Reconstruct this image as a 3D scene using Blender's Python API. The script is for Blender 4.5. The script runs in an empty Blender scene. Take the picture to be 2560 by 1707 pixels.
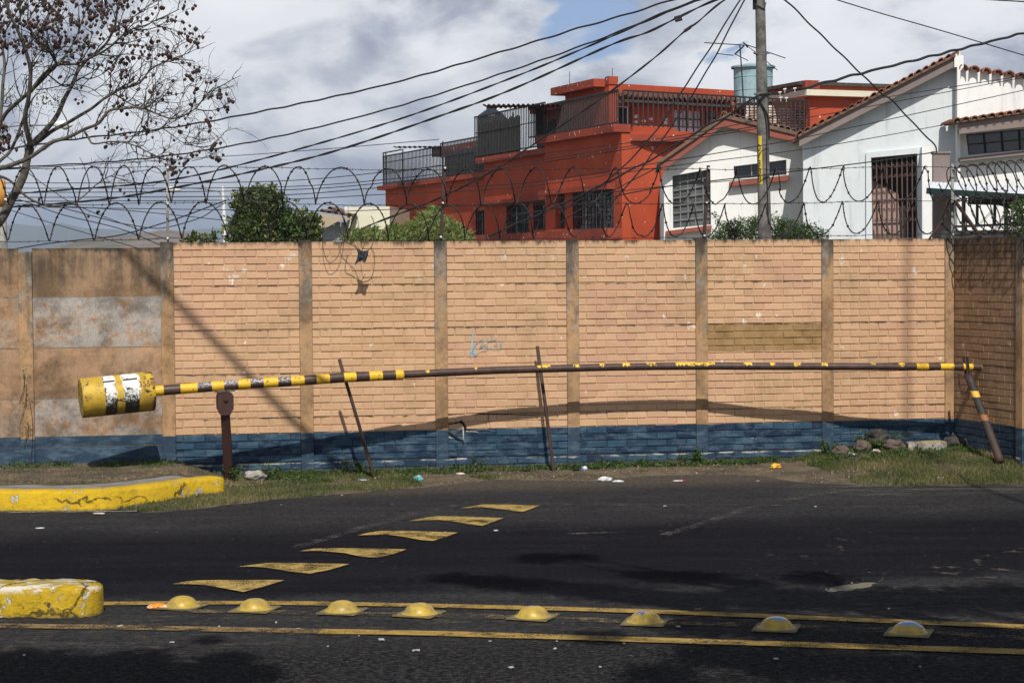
import bpy, math, random
import numpy as np
from mathutils import Vector, Matrix, noise as mn
R = random.Random(7)
sc = bpy.context.scene
# ------------------------------------------------------------------ camera
F = 5000.0; PITCH = math.radians(2.056); ROLL = math.radians(0.45); CH = 2.36
C0 = Vector((0, 0, CH))
fw = Vector((0, math.cos(PITCH), -math.sin(PITCH))); up0 = Vector((0, math.sin(PITCH), math.cos(PITCH))); r0 = Vector((1, 0, 0))
RT = r0*math.cos(ROLL) - up0*math.sin(ROLL); UP = r0*math.sin(ROLL) + up0*math.cos(ROLL)
cam = bpy.data.cameras.new('camera'); co = bpy.data.objects.new('camera', cam); sc.collection.objects.link(co)
m = Matrix((RT, UP, -fw)).transposed().to_4x4(); m.translation = C0; co.matrix_world = m
cam.sensor_width = 36; cam.lens = F/2560*36; cam.clip_end = 20000; cam.clip_start = .1
sc.camera = co
# ------------------------------------------------------------------ light
SUN = Vector((.083, -1, 1.2)).normalized()          # towards the sun
elev = math.asin(SUN.z)
sl = bpy.data.lights.new('sun', 'SUN'); sl.energy = 5.0; sl.angle = math.radians(.53); sl.color = (1, .95, .87)
so = bpy.data.objects.new('sun', sl); sc.collection.objects.link(so); so.rotation_euler = SUN.to_track_quat('Z', 'Y').to_euler(); so.location = (5, -10, 30)
vs = sc.view_settings; vs.view_transform = 'Standard'; vs.look = 'None'; vs.gamma = 1; vs.exposure = 0.0

class NT:
    def __init__(s, nt): s.nt = nt; s.N = nt.nodes; s.L = nt.links
    def new(s, t, **k):
        n = s.N.new(t)
        for a, b in k.items(): setattr(n, a, b)
        return n
    def put(s, sock, v):
        if v is None: return
        if isinstance(v, bpy.types.NodeSocket): s.L.new(v, sock)
        else:
            if sock.type == 'RGBA' and len(v) == 3: v = (*v, 1)
            sock.default_value = v
    def noise(s, vec, scale, detail=3, rough=.55, dist=0, out=0):
        n = s.new('ShaderNodeTexNoise'); s.put(n.inputs['Vector'], vec); n.inputs['Scale'].default_value = scale
        n.inputs['Detail'].default_value = detail; n.inputs['Roughness'].default_value = rough; n.inputs['Distortion'].default_value = dist
        return n.outputs[out]
    def voro(s, vec, scale, feature='F1', rnd=1, out=0):
        n = s.new('ShaderNodeTexVoronoi', feature=feature); s.put(n.inputs['Vector'], vec); n.inputs['Scale'].default_value = scale
        n.inputs['Randomness'].default_value = rnd
        return n.outputs[out]
    def ramp(s, f, stops, interp='LINEAR'):
        n = s.new('ShaderNodeValToRGB'); s.put(n.inputs[0], f); r = n.color_ramp; r.interpolation = interp
        while len(r.elements) < len(stops): r.elements.new(.5)
        for e, (p, c) in zip(r.elements, stops):
            e.position = p; c = (c, c, c) if not hasattr(c, '__len__') else c; e.color = (*c[:3], 1)
        return n.outputs[0]
    def step(s, f, a, b): # smooth 0..1 between a and b
        n = s.new('ShaderNodeMapRange', interpolation_type='SMOOTHSTEP'); s.put(n.inputs[0], f)
        n.inputs[1].default_value = a; n.inputs[2].default_value = b; return n.outputs[0]
    def mix(s, f, a, b, mode='MIX'):
        n = s.new('ShaderNodeMix', data_type='RGBA', blend_type=mode); s.put(n.inputs[0], f)
        s.put(n.inputs[6], a); s.put(n.inputs[7], b); return n.outputs[2]
    def m(s, op, a, b=None, c=None, clamp=False):
        n = s.new('ShaderNodeMath', operation=op, use_clamp=clamp); s.put(n.inputs[0], a)
        if b is not None: s.put(n.inputs[1], b)
        if c is not None: s.put(n.inputs[2], c)
        return n.outputs[0]
    def pos(s): return s.new('ShaderNodeNewGeometry').outputs['Position']
    def obj(s): return s.new('ShaderNodeTexCoord').outputs['Object']
    def nor(s): return s.new('ShaderNodeNewGeometry').outputs['Normal']
    def attr(s, n='var'): return s.new('ShaderNodeAttribute', attribute_name=n).outputs['Fac']
    def xyz(s, v):
        n = s.new('ShaderNodeSeparateXYZ'); s.put(n.inputs[0], v); return n.outputs
    def comb(s, x, y, z):
        n = s.new('ShaderNodeCombineXYZ'); s.put(n.inputs[0], x); s.put(n.inputs[1], y); s.put(n.inputs[2], z); return n.outputs[0]
    def scale(s, v, sc):
        n = s.new('ShaderNodeVectorMath', operation='MULTIPLY'); s.put(n.inputs[0], v); n.inputs[1].default_value = sc; return n.outputs[0]
    def dot(s, v, d):
        n = s.new('ShaderNodeVectorMath', operation='DOT_PRODUCT'); s.put(n.inputs[0], v); n.inputs[1].default_value = d; return n.outputs['Value']
    def bump(s, h, strength, dist=.01, nrm=None):
        n = s.new('ShaderNodeBump'); s.put(n.inputs['Height'], h); n.inputs['Strength'].default_value = strength; n.inputs['Distance'].default_value = dist
        if nrm: s.put(n.inputs['Normal'], nrm)
        return n.outputs[0]

# world: Nishita sky behind broken grey cloud
w = bpy.data.worlds.new('World'); sc.world = w; w.use_nodes = True
n = NT(w.node_tree); n.N.clear()
sky = n.new('ShaderNodeTexSky', sky_type='NISHITA'); sky.sun_disc = False; sky.sun_elevation = elev
sky.sun_rotation = math.atan2(SUN.x, SUN.y); sky.air_density = 1.0; sky.dust_density = 1.0
g = n.new('ShaderNodeTexCoord').outputs['Generated']
gx = n.xyz(g)
gv = n.comb(n.m('ADD', gx[0], -.02), gx[1], n.m('MULTIPLY', gx[2], 1.6))
big = n.noise(gv, 5.5, 2, .5, .3); med = n.noise(gv, 17, 7, .58, .5); billow = n.noise(gv, 8.5, 5, .5, .7)
h = n.m('ADD', n.m('MULTIPLY', big, .5), n.m('MULTIPLY', med, .5))
bx = n.m('SUBTRACT', gx[0], .035); bz = n.m('SUBTRACT', gx[2], .10); bb_ = n.m('SUBTRACT', 1.0, n.m('ADD', n.m('MULTIPLY', n.m('MULTIPLY', bx, bx), 55), n.m('MULTIPLY', n.m('MULTIPLY', bz, bz), 160)), clamp=True)
h = n.m('ADD', h, n.m('MULTIPLY', bb_, .10))
# greys and whites of the cloud
crisp = n.step(n.m('ADD', n.m('MULTIPLY', billow, .75), n.m('MULTIPLY', med, .25)), .44, .60)
cloud = n.mix(n.step(h, .42, .58), (3.4, 3.8, 4.9), (6.9, 7.2, 7.8))
cloud = n.mix(n.m('MULTIPLY', crisp, .8), cloud, (10.5, 10.6, 10.8))
# bluish low band near the horizon
low = n.step(gx[2], .075, -.01)
cloud = n.mix(n.m('MULTIPLY', low, .75), cloud, (3.3, 3.85, 5.4))
# openings of blue in the upper right-middle
cx = n.m('SUBTRACT', gx[0], .05); dx = n.m('MULTIPLY', n.m('MULTIPLY', cx, cx), 32)
cz = n.m('SUBTRACT', gx[2], .145); dz = n.m('MULTIPLY', n.m('MULTIPLY', cz, cz), 60)
hole = n.m('SUBTRACT', n.m('ADD', billow, .0), n.m('ADD', dx, dz)); hm = n.m('MULTIPLY', n.step(hole, .42, .46), 1.0)
skyc = n.mix(.75, sky.outputs[0], (2.9, 4.3, 7.4))
hm = n.m('MAXIMUM', hm, n.m('MULTIPLY', n.step(gx[2], .26, .5), .88))   # cloud bank ahead, mostly clear overhead
col = n.mix(hm, cloud, n.mix(n.step(gx[2], .2, .4), skyc, n.scale(sky.outputs[0], (.8, .8, .8))))
bg = n.new('ShaderNodeBackground'); bg.inputs[1].default_value = .1; n.put(bg.inputs[0], col)
wo = n.new('ShaderNodeOutputWorld'); n.L.new(bg.outputs[0], wo.inputs[0])

# ------------------------------------------------------------------ geometry helpers
def ray(px, py): return fw + RT*((px-1280)/F) + UP*((853.5-py)/F)
def at(px, py, Y):
    r = ray(px, py); return C0 + r*(Y/r.y)
def ground(px, py, z=0.0):
    r = ray(px, py); return C0 + r*((z-CH)/r.z)
W0 = Vector((-3.77, 22.49, 0)); WU = Vector((8.03, 1.44, 0)).normalized(); WN = Vector((WU.y, -WU.x, 0))
def Wp(s, d, z): return W0 + WU*s + WN*d + Vector((0, 0, z))
def sd(p): q = Vector((p[0], p[1], 0)) - W0; return q.dot(WU), q.dot(WN)
class Pl:
    """vertical plane through pixel column px at depth Y, heading (dx,dy)"""
    def __init__(s, px, Y, dx, dy, o=None):
        s.o = Vector(o) if o is not None else at(px, 670, Y); s.o.z = 0
        s.u = Vector((dx, dy, 0)).normalized(); s.n = Vector((s.u.y, -s.u.x, 0))
        if s.n.dot(-s.o) < 0: s.n = -s.n
    def pt(s, px, py, off=0):
        r = ray(px, py); t = (s.o + s.n*off - C0).dot(s.n)/r.dot(s.n); return C0 + r*t
    def sz(s, px, py, off=0):
        p = s.pt(px, py, off); return (p-s.o).dot(s.u), p.z
    def P(s, a, d, z): return s.o + s.u*a + s.n*d + Vector((0, 0, z))
    def rect(s, x0, y0, x1, y1):
        ym, xm = (y0+y1)/2, (x0+x1)/2
        a, b = s.sz(x0, ym)[0], s.sz(x1, ym)[0]
        return (min(a, b), max(a, b), s.sz(xm, y1)[1], s.sz(xm, y0)[1])
WL = Pl(0, 0, WU.x, WU.y, o=W0); 

class MB:
    def __init__(s): s.V = []; s.Fc = []; s.M = []; s.A = []
    def face(s, pts, mi=0, a=.5):
        i = len(s.V); s.V += [tuple(p) for p in pts]; s.Fc.append(tuple(range(i, i+len(pts)))); s.M.append(mi); s.A.append(a)
    def mesh(s, vs, fs, mi=0, a=.5):
        i = len(s.V); s.V += [tuple(p) for p in vs]
        for k, f in enumerate(fs): s.Fc.append(tuple(x+i for x in f)); s.M.append(mi); s.A.append(a[k] if isinstance(a, list) else a)
    def hexa(s, b, t, mi=0, a=.5): # bottom 4, top 4
        s.mesh(list(b)+list(t), [(3, 2, 1, 0), (4, 5, 6, 7), (0, 1, 5, 4), (1, 2, 6, 5), (2, 3, 7, 6), (3, 0, 4, 7)], mi, a)
    def pbox(s, pl, s0, s1, z0, z1, d0, d1, mi=0, a=.5):
        P = pl.P if isinstance(pl, Pl) else pl
        s.hexa([P(s0, d1, z0), P(s1, d1, z0), P(s1, d0, z0), P(s0, d0, z0)], [P(s0, d1, z1), P(s1, d1, z1), P(s1, d0, z1), P(s0, d0, z1)], mi, a)
    def box(s, c, dims, rz=0, mi=0, a=.5):
        x, y, z = [q/2 for q in dims]; c = Vector(c); m = Matrix.Rotation(rz, 3, 'Z')
        v = [c + m @ Vector(p) for p in ((-x, -y, -z), (x, -y, -z), (x, y, -z), (-x, y, -z), (-x, -y, z), (x, -y, z), (x, y, z), (-x, y, z))]
        s.hexa(v[:4], v[4:], mi, a)
    def bar(s, p, q, w, h=None, mi=0, a=.5):
        p, q = Vector(p), Vector(q); h = h or w; t = (q-p).normalized()
        u = t.cross(Vector((0, 0, 1))); u = u.normalized() if u.length > 1e-3 else Vector((1, 0, 0)); v = t.cross(u)
        c = [u*(w/2)+v*(h/2), -u*(w/2)+v*(h/2), -u*(w/2)-v*(h/2), u*(w/2)-v*(h/2)]
        s.hexa([p+k for k in c], [q+k for k in c], mi, a)
    def tube(s, path, r, k=6, mi=0, a=.5, cap=True):
        path = [Vector(p) for p in path]; n_ = len(path); rs = r if hasattr(r, '__len__') else [r]*n_
        t0 = (path[1]-path[0]).normalized(); u = t0.cross(Vector((.13, .2, 1))).normalized(); vs = []
        for i in range(n_):
            t = (path[min(i+1, n_-1)]-path[max(i-1, 0)]).normalized()
            u = (u - t*u.dot(t)).normalized(); v = t.cross(u)
            for j in range(k):
                an = 2*math.pi*j/k; vs.append(path[i] + (u*math.cos(an)+v*math.sin(an))*rs[i])
        fs = []; aa = []
        for i in range(n_-1):
            for j in range(k):
                fs.append((i*k+j, i*k+(j+1) % k, (i+1)*k+(j+1) % k, (i+1)*k+j)); aa.append(a[i] if isinstance(a, list) else a)
        if cap:
            fs += [tuple(range(k))[::-1], tuple((n_-1)*k+j for j in range(k))]; aa += [aa[0], aa[-1]]
        s.mesh(vs, fs, mi, aa)
    def prism(s, front, back, mi=0, a=.5):
        n_ = len(front); s.mesh(list(front)+list(back), [tuple(range(n_)), tuple(range(2*n_-1, n_-1, -1))] + [(i, i+n_, (i+1) % n_+n_, (i+1) % n_) for i in range(n_)], mi, a)
    def poly(s, pl, pts, th, off=0, mi=0, a=.5): # pixel polygon on plane, extruded backwards
        f = [pl.pt(x, y, off) for x, y in pts]; s.prism(f, [p - pl.n*th for p in f], mi, a)
    def build(s, name, mats, parent=None, smooth=False, fix=True):
        me = bpy.data.meshes.new(name)
        ro = rootloc(parent) if parent else Vector((0, 0, 0))
        V = np.array(s.V, dtype=np.float64).reshape(-1, 3) - np.array(ro)
        o = bpy.data.objects.new(name, me)
        if not parent:   # origin at the object's own base
            mnv, mxv = V.min(0), V.max(0); c = np.array([(mnv[0]+mxv[0])/2, (mnv[1]+mxv[1])/2, mnv[2]]); V = V-c; o.location = c
        me.from_pydata(V.tolist(), [], s.Fc)
        for mt in (mats if isinstance(mats, (list, tuple)) else [mats]): me.materials.append(mt)
        me.polygons.foreach_set('material_index', s.M)
        at_ = me.attributes.new('var', 'FLOAT', 'FACE'); at_.data.foreach_set('value', s.A)
        if smooth: me.polygons.foreach_set('use_smooth', [True]*len(s.Fc))
        if fix:
            import bmesh
            bm = bmesh.new(); bm.from_mesh(me); bmesh.ops.recalc_face_normals(bm, faces=bm.faces); bm.to_mesh(me); bm.free()
        me.update()
        sc.collection.objects.link(o)
        if parent: o.parent = parent
        return o
def rootloc(o):
    v = Vector(o.location)
    while o.parent: o = o.parent; v += o.location
    return v
def tag(o, label, cat=None, group=None, kind=None):
    if label: o['label'] = label
    if cat: o['category'] = cat
    if group: o['group'] = group
    if kind: o['kind'] = kind
    return o
def thing(name, label, cat, loc, group=None):
    o = bpy.data.objects.new(name, None); sc.collection.objects.link(o); o.location = loc; o.empty_display_size = .2
    return tag(o, label, cat, group)
def struct(o): o['kind'] = 'structure'; return o
def smooth_path(pts, sub=6):
    pts = [Vector(p) for p in pts]; out = []
    for i in range(len(pts)-1):
        p0 = pts[max(i-1, 0)]; p1 = pts[i]; p2 = pts[i+1]; p3 = pts[min(i+2, len(pts)-1)]
        for k in range(sub):
            t = k/sub; out.append(.5*((2*p1)+(p2-p0)*t+(2*p0-5*p1+4*p2-p3)*t*t+(3*p1-p0-3*p2+p3)*t**3))
    out.append(pts[-1]); return out
def interp(x, xs, ys): return float(np.interp(x, xs, ys))

# ------------------------------------------------------------------ materials
def newmat(name):
    mt = bpy.data.materials.new(name); mt.use_nodes = True; n = NT(mt.node_tree); n.N.clear()
    b = n.new('ShaderNodeBsdfPrincipled'); o = n.new('ShaderNodeOutputMaterial'); n.L.new(b.outputs[0], o.inputs[0]); n.b = b; n.out = o
    return mt, n
def fin(n, col, rough=.85, bump=None, metal=0, spec=.3):
    n.put(n.b.inputs['Base Color'], col); n.put(n.b.inputs['Roughness'], rough); n.put(n.b.inputs['Metallic'], metal)
    n.b.inputs['Specular IOR Level'].default_value = spec
    if bump is not None: n.put(n.b.inputs['Normal'], bump)
def pbr(name, col, col2=None, sc_=6, rough=.85, bs=60, bstr=.25, bd=.005, metal=0, spec=.3, varamt=.25, lo=.35, hi=.65, det=5):
    mt, n = newmat(name); p = n.pos(); f = n.noise(p, sc_, det, .6)
    c = n.mix(n.step(f, lo, hi), col, col2 or tuple(x*.75 for x in col))
    v = n.attr(); k = n.m('ADD', n.m('MULTIPLY', v, varamt*2), 1-varamt)
    c = n.mix(1, c, n.comb(k, k, k), 'MULTIPLY')
    fin(n, c, rough, n.bump(n.noise(p, bs, 4), bstr, bd), metal, spec); return mt

TAN = (.475, .300, .185)
def wallmat(name, kind):
    mt, n = newmat(name); p = n.pos(); x = n.xyz(p); z = x[2]
    s_ = n.m('SUBTRACT', n.dot(p, tuple(WU)), W0.dot(WU))
    big = n.noise(p, 1.3, 4); fine = n.noise(p, 45, 4, .7); med = n.noise(p, 9, 5, .65); spk = n.noise(p, 120, 2, .6)
    strk = n.noise(n.scale(p, (14, 14, 1.2)), 1, 5, .65)
    var = n.attr()
    if kind == 'brick':
        c = n.mix(n.step(n.noise(p, .55, 3), .42, .58), (.49, .298, .192), (.485, .315, .182))
        c = n.mix(n.step(var, .1, 1), c, (.55, .355, .215))
        c = n.mix(n.m('MULTIPLY', n.step(fine, .55, .8), .35), c, (.42, .22, .10))
        c = n.mix(n.m('MULTIPLY', n.step(spk, .62, .70), .7), c, (.14, .08, .045))
        c = n.mix(n.m('MULTIPLY', n.step(strk, .52, .75), .25), c, (.42, .27, .13))
        band = n.m('MULTIPLY', n.step(z, 2.15, 2.28), n.step(z, 2.62, 2.5))
        w_ = n.m('MULTIPLY', n.step(n.m('ADD', n.m('MULTIPLY', med, .7), n.m('MULTIPLY', n.noise(p, 2.2, 2), .45)), .68, .72), band)
        w_ = n.m('MULTIPLY', w_, n.step(fine, .40, .56)); c = n.mix(n.m('MULTIPLY', w_, .8), c, (.66, .64, .59))
        stain = n.step(n.m('ADD', n.m('MULTIPLY', n.noise(p, 1.1, 6, .7), .6), n.m('MULTIPLY', strk, .4)), .50, .66); c = n.mix(n.m('MULTIPLY', stain, .38), c, (.30, .19, .11))
        chips = n.m('MULTIPLY', n.step(n.m('ADD', n.m('MULTIPLY', n.noise(p, 7.5, 2, .4), .8), n.m('MULTIPLY', fine, .2)), .70, .715), .7)
        c = n.mix(chips, c, (.75, .73, .68))
        # ochre over-painted patch and its runs
        edge = n.m('MULTIPLY', n.noise(p, 12, 3), .03)
        z2 = n.m('ADD', z, n.m('SUBTRACT', edge, .015))
        pat = n.m('MULTIPLY', n.m('MULTIPLY', n.step(s_, 6.16, 6.18), n.step(s_, 7.59, 7.57)), n.m('MULTIPLY', n.step(z2, 1.372, 1.378), n.step(z2, 1.70, 1.69)))
        c = n.mix(n.m('MULTIPLY', pat, .92), c, n.mix(n.step(med, .35, .65), (.23, .145, .055), (.31, .20, .09)))
        c = n.mix(n.m('MULTIPLY', n.m('MULTIPLY', n.step(n.m('ABSOLUTE', n.m('SUBTRACT', z, 1.45)), .5, .1), n.step(n.m('ABSOLUTE', n.m('SUBTRACT', s_, 2.5)), .9, .3)), n.m('MULTIPLY', n.step(med, .5, .7), .35)), c, (.45, .23, .08))
    elif kind == 'side':  # return wall: brick tones darkened to paint in its shade, plus grime streaks
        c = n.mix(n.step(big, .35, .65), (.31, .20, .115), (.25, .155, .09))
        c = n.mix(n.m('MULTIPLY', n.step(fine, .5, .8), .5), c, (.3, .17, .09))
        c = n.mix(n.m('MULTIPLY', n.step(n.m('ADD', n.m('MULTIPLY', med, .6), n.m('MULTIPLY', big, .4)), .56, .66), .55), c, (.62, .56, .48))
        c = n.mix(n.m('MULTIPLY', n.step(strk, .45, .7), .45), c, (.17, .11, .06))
    elif kind == 'post':
        c = n.mix(n.step(big, .4, .6), (.44, .265, .135), (.38, .24, .13))
        c = n.mix(n.m('MULTIPLY', n.step(n.m('ADD', n.m('MULTIPLY', fine, .5), n.m('MULTIPLY', n.noise(p, 17, 5, .8), .5)), .47, .62), .6), c, (.19, .125, .07))
        gr = n.m('ADD', n.m('MULTIPLY', n.noise(n.scale(p, (9, 9, 2.5)), 1, 6, .7), .75), n.m('MULTIPLY', n.step(z, .8, 2.7), .16))
        c = n.mix(n.m('MULTIPLY', n.step(gr, .46, .56), .75), c, n.mix(n.step(med, .4, .6), (.30, .29, .26), (.15, .14, .12)))
        c = n.mix(n.m('MULTIPLY', n.step(n.m('ADD', n.m('MULTIPLY', z, .8), n.m('MULTIPLY', n.noise(n.scale(p, (6, 6, 1.6)), 1, 6, .75), 2.0)), 2.75, 3.3), .85), c, (.055, .05, .045))
    else: # plain weathered slabs
        grn = n.m('ADD', n.m('MULTIPLY', n.noise(p, 2.6, 4, .6), .45), n.m('MULTIPLY', n.noise(p, 16, 7, .82), .55))
        c = n.mix(n.step(big, .35, .65), (.40, .25, .145), (.33, .205, .12))
        c = n.mix(n.m('MULTIPLY', n.step(n.noise(p, 6, 7, .75), .45, .62), .6), c, (.25, .155, .09))
        grz = n.m('MULTIPLY', n.step(z, 2.10, 2.06), n.step(n.m('ADD', grn, n.m('MULTIPLY', n.noise(n.scale(p, (3, 3, 1)), 1.7, 1), .30)), .615, .68))
        slab = n.m('ADD', n.m('MULTIPLY', n.step(z, 1.53, 1.54), n.step(z, 2.10, 2.09)), n.m('MULTIPLY', n.step(z, .97, .96), .8)); slab = n.m('MULTIPLY', slab, n.m('ADD', .45, n.m('MULTIPLY', n.step(s_, -1.75, -1.6), .55)))
        grz2 = n.m('MULTIPLY', n.step(n.m('ADD', grn, n.m('MULTIPLY', slab, .085)), .50, .60), .85)
        c = n.mix(n.m('MULTIPLY', grz2, n.m('ADD', .15, n.m('MULTIPLY', n.m('MINIMUM', slab, 1.0), .75))), c, n.mix(fine, (.27, .27, .26), (.50, .49, .46)))
        c = n.mix(n.m('MULTIPLY', n.step(spk, .60, .66), .75), c, (.10, .075, .05))
        c = n.mix(n.m('MULTIPLY', n.m('MULTIPLY', n.step(z, 2.0, 2.5), n.step(strk, .38, .6)), .75), c, (.14, .11, .08))
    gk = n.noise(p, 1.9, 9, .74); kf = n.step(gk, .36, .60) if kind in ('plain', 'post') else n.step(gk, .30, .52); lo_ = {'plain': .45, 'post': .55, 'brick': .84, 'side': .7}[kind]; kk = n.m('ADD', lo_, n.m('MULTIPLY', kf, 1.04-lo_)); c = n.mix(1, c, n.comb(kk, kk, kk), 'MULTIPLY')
    # grime along the coping
    top = 2.62 if kind == 'plain' else 2.685
    gm = n.m('ADD', n.m('MULTIPLY', n.m('SUBTRACT', z, top), 7.0), n.m('MULTIPLY', n.noise(n.scale(p, (12, 12, 4)), 1, 4, .7), 1.5))
    c = n.mix(n.m('MULTIPLY', n.step(gm, .42, .95), .93 if kind != 'side' else .97), c, (.035, .03, .025))
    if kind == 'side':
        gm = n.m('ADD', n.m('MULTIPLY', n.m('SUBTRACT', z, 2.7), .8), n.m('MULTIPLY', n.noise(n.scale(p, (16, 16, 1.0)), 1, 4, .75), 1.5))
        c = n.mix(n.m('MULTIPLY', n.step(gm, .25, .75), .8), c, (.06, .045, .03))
    # blue dado
    zz = n.m('ADD', z, n.m('MULTIPLY', n.m('SUBTRACT', n.noise(p, 6, 2), .5), .012))
    bb = n.step(zz, .5215 if kind != 'plain' else .542, .5205 if kind != 'plain' else .541)
    blue = n.mix(n.step(n.m('ADD', n.m('MULTIPLY', var, .6), n.m('MULTIPLY', big, .4)), .25, .75), (.009, .022, .050), (.027, .064, .105)) if kind == 'brick' else n.mix(n.step(big, .35, .65), (.028, .050, .080), (.022, .043, .074))
    sfx = n.noise(n.scale(p, (5, 5, 14)), 1, 6, .7)
    blue = n.mix(n.m('MULTIPLY', n.step(sfx, .44, .68), .6), blue, (.10, .155, .20))
    loww = n.m('MULTIPLY', n.step(n.m('ADD', n.noise(n.scale(p, (4, 4, 22)), 1, 5, .7), n.m('MULTIPLY', n.step(n.m('ABSOLUTE', n.m('SUBTRACT', z, .178)), .022, .0), .22)), .67, .76), .7)
    blue = n.mix(loww, blue, (.55, .53, .45))
    blue = n.mix(n.m('MULTIPLY', n.step(z, .16, .02), .5), blue, (.07, .075, .075))
    if kind == 'side': blue = n.mix(.45, blue, (.008, .018, .035))  # dado colour darkened too for the shaded return wall
    blue = n.mix(n.m('MULTIPLY', n.step(spk, .67, .72), .5), blue, (.45, .45, .42))
    c = n.mix(bb, c, blue)
    hb = n.m('ADD', n.m('MULTIPLY', fine, .6), n.m('MULTIPLY', spk, .5))
    fin(n, c, .9, n.bump(hb, .35 if kind != 'plain' else .6, .006), spec=.2); return mt
M_brick = wallmat('painted_brick_slab', 'brick'); M_side = wallmat('shaded_grimy_brick_slab', 'side')
M_post = wallmat('stained_concrete_post', 'post'); M_plain = wallmat('weathered_slab', 'plain')

def asphalt():
    mt, n = newmat('asphalt'); p = n.pos(); x = n.xyz(p)
    big = n.noise(p, .35, 4, .6); med = n.noise(p, 2.2, 5, .7); fine = n.noise(p, 70, 3, .75); st = n.noise(n.scale(p, (.5, 3.5, 1)), 1, 4, .6)
    g2 = n.noise(p, 22, 4, .8)
    # newer, darker overlay strip in the carriageway between two wandering edges
    yy = n.m('ADD', x[1], n.m('MULTIPLY', n.m('SUBTRACT', n.noise(p, .9, 4), .5), 1.2))
    yy = n.m('SUBTRACT', yy, n.m('MULTIPLY', x[0], .12))
    new = n.m('MULTIPLY', n.step(yy, 14.4, 15.0), n.step(yy, 19.2, 17.6))
    c = n.mix(n.step(med, .3, .7), (.022, .022, .024), (.044, .043, .042))
    c = n.mix(n.step(n.m('ADD', n.m('MULTIPLY', med, .5), n.m('MULTIPLY', st, .5)), .4, .65), c, (.024, .024, .027))
    dark = n.mix(n.step(st, .35, .7), (.0060, .0060, .0095), (.0115, .0115, .0155))
    c = n.mix(n.m('MULTIPLY', new, .95), c, dark)
    # near, coarse broken surface with tan grit
    near = n.step(yy, 13.2, 12.2)
    c = n.mix(n.m('MULTIPLY', near, .8), c, n.mix(n.step(n.m('ADD', n.m('MULTIPLY', g2, .6), n.m('MULTIPLY', n.noise(p, 48, 3, .7), .4)), .44, .60), (.003, .0033, .0055), (.052, .050, .047)))
    mid = n.m('MULTIPLY', n.step(yy, 14.3, 13.9), n.step(yy, 12.4, 13.0))
    c = n.mix(n.m('MULTIPLY', n.m('MULTIPLY', mid, n.step(n.noise(n.scale(p, (2, 7, 1)), 1.5, 6, .7), .5, .68)), .6), c, (.10, .075, .048))
    c = n.mix(n.m('MULTIPLY', n.step(n.noise(n.scale(p, (1.2, 2, 1)), 1, 5, .7), .60, .75), n.m('MULTIPLY', near, .35)), c, (.075, .062, .048))
    # pale dusty rim along the verge
    s_ = n.m('SUBTRACT', n.dot(p, tuple(WN)), W0.dot(WN))
    rim = n.m('MULTIPLY', n.step(n.m('ADD', s_, n.m('MULTIPLY', n.m('SUBTRACT', st, .5), .8)), 4.0, 2.2), n.step(x[0], 2.2, 4.2))
    c = n.mix(n.m('MULTIPLY', n.m('MULTIPLY', rim, n.step(n.noise(n.scale(p, (1, 6, 1)), 1.2, 5, .7), .45, .62)), .5), c, (.17, .16, .14))
    dirt = n.m('MULTIPLY', n.step(n.m('ADD', s_, n.m('MULTIPLY', n.m('SUBTRACT', med, .5), 1.0)), 2.3, 1.2), .6)
    c = n.mix(dirt, c, (.10, .082, .064))
    # aggregate speckle
    vr = n.voro(p, 95); 
    sp = n.m('MULTIPLY', n.step(n.noise(p, 62, 3, .75), .60, .70), n.m('SUBTRACT', 1.0, n.m('MULTIPLY', new, .75)))
    c = n.mix(n.m('MULTIPLY', sp, .5), c, (.15, .147, .14))
    bits = n.step(n.noise(p, 26, 1, .3), .795, .81)
    c = n.mix(n.m('MULTIPLY', bits, .55), c, (.30, .27, .22))
    gr = n.noise(p, 17, 8, .92); gk = n.m('ADD', .45, n.m('MULTIPLY', n.step(gr, .40, .62), 1.15)); c = n.mix(1, c, n.comb(gk, gk, gk), 'MULTIPLY')
    # cracks on the right
    cr = n.voro(n.mix(.22, p, n.noise(p, 5, 5, .7, 0, 1)), 2.4, 'DISTANCE_TO_EDGE')
    reg = n.m('MULTIPLY', n.m('MULTIPLY', n.step(x[0], 1.6, 2.8), n.m('MULTIPLY', n.step(x[1], 14.2, 14.6), n.step(x[1], 18.0, 16.5))), n.step(n.noise(p, .8, 3), .50, .58))
    c = n.mix(n.m('MULTIPLY', n.m('MULTIPLY', n.step(cr, .03, .012), reg), n.m('MULTIPLY', n.step(n.noise(p, 5, 3), .50, .6), .55)), c, (.17, .14, .10))
    cr2 = n.voro(n.mix(.1, p, n.noise(p, 2, 4, .6, 0, 1)), .55, 'DISTANCE_TO_EDGE')
    c = n.mix(n.m('MULTIPLY', n.m('MULTIPLY', n.step(cr2, .014, .004), n.step(x[1], 17.2, 18)), n.m('MULTIPLY', n.step(n.noise(p, 1.4, 3), .42, .55), .0)), c, (.13, .125, .115))
    hgt = n.m('ADD', n.m('MULTIPLY', fine, .8), n.m('MULTIPLY', g2, n.m('ADD', .3, n.m('MULTIPLY', near, 1.6))))
    fin(n, c, .93, n.bump(hgt, .75, .02), spec=.04); return mt
M_asph = asphalt()

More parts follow.
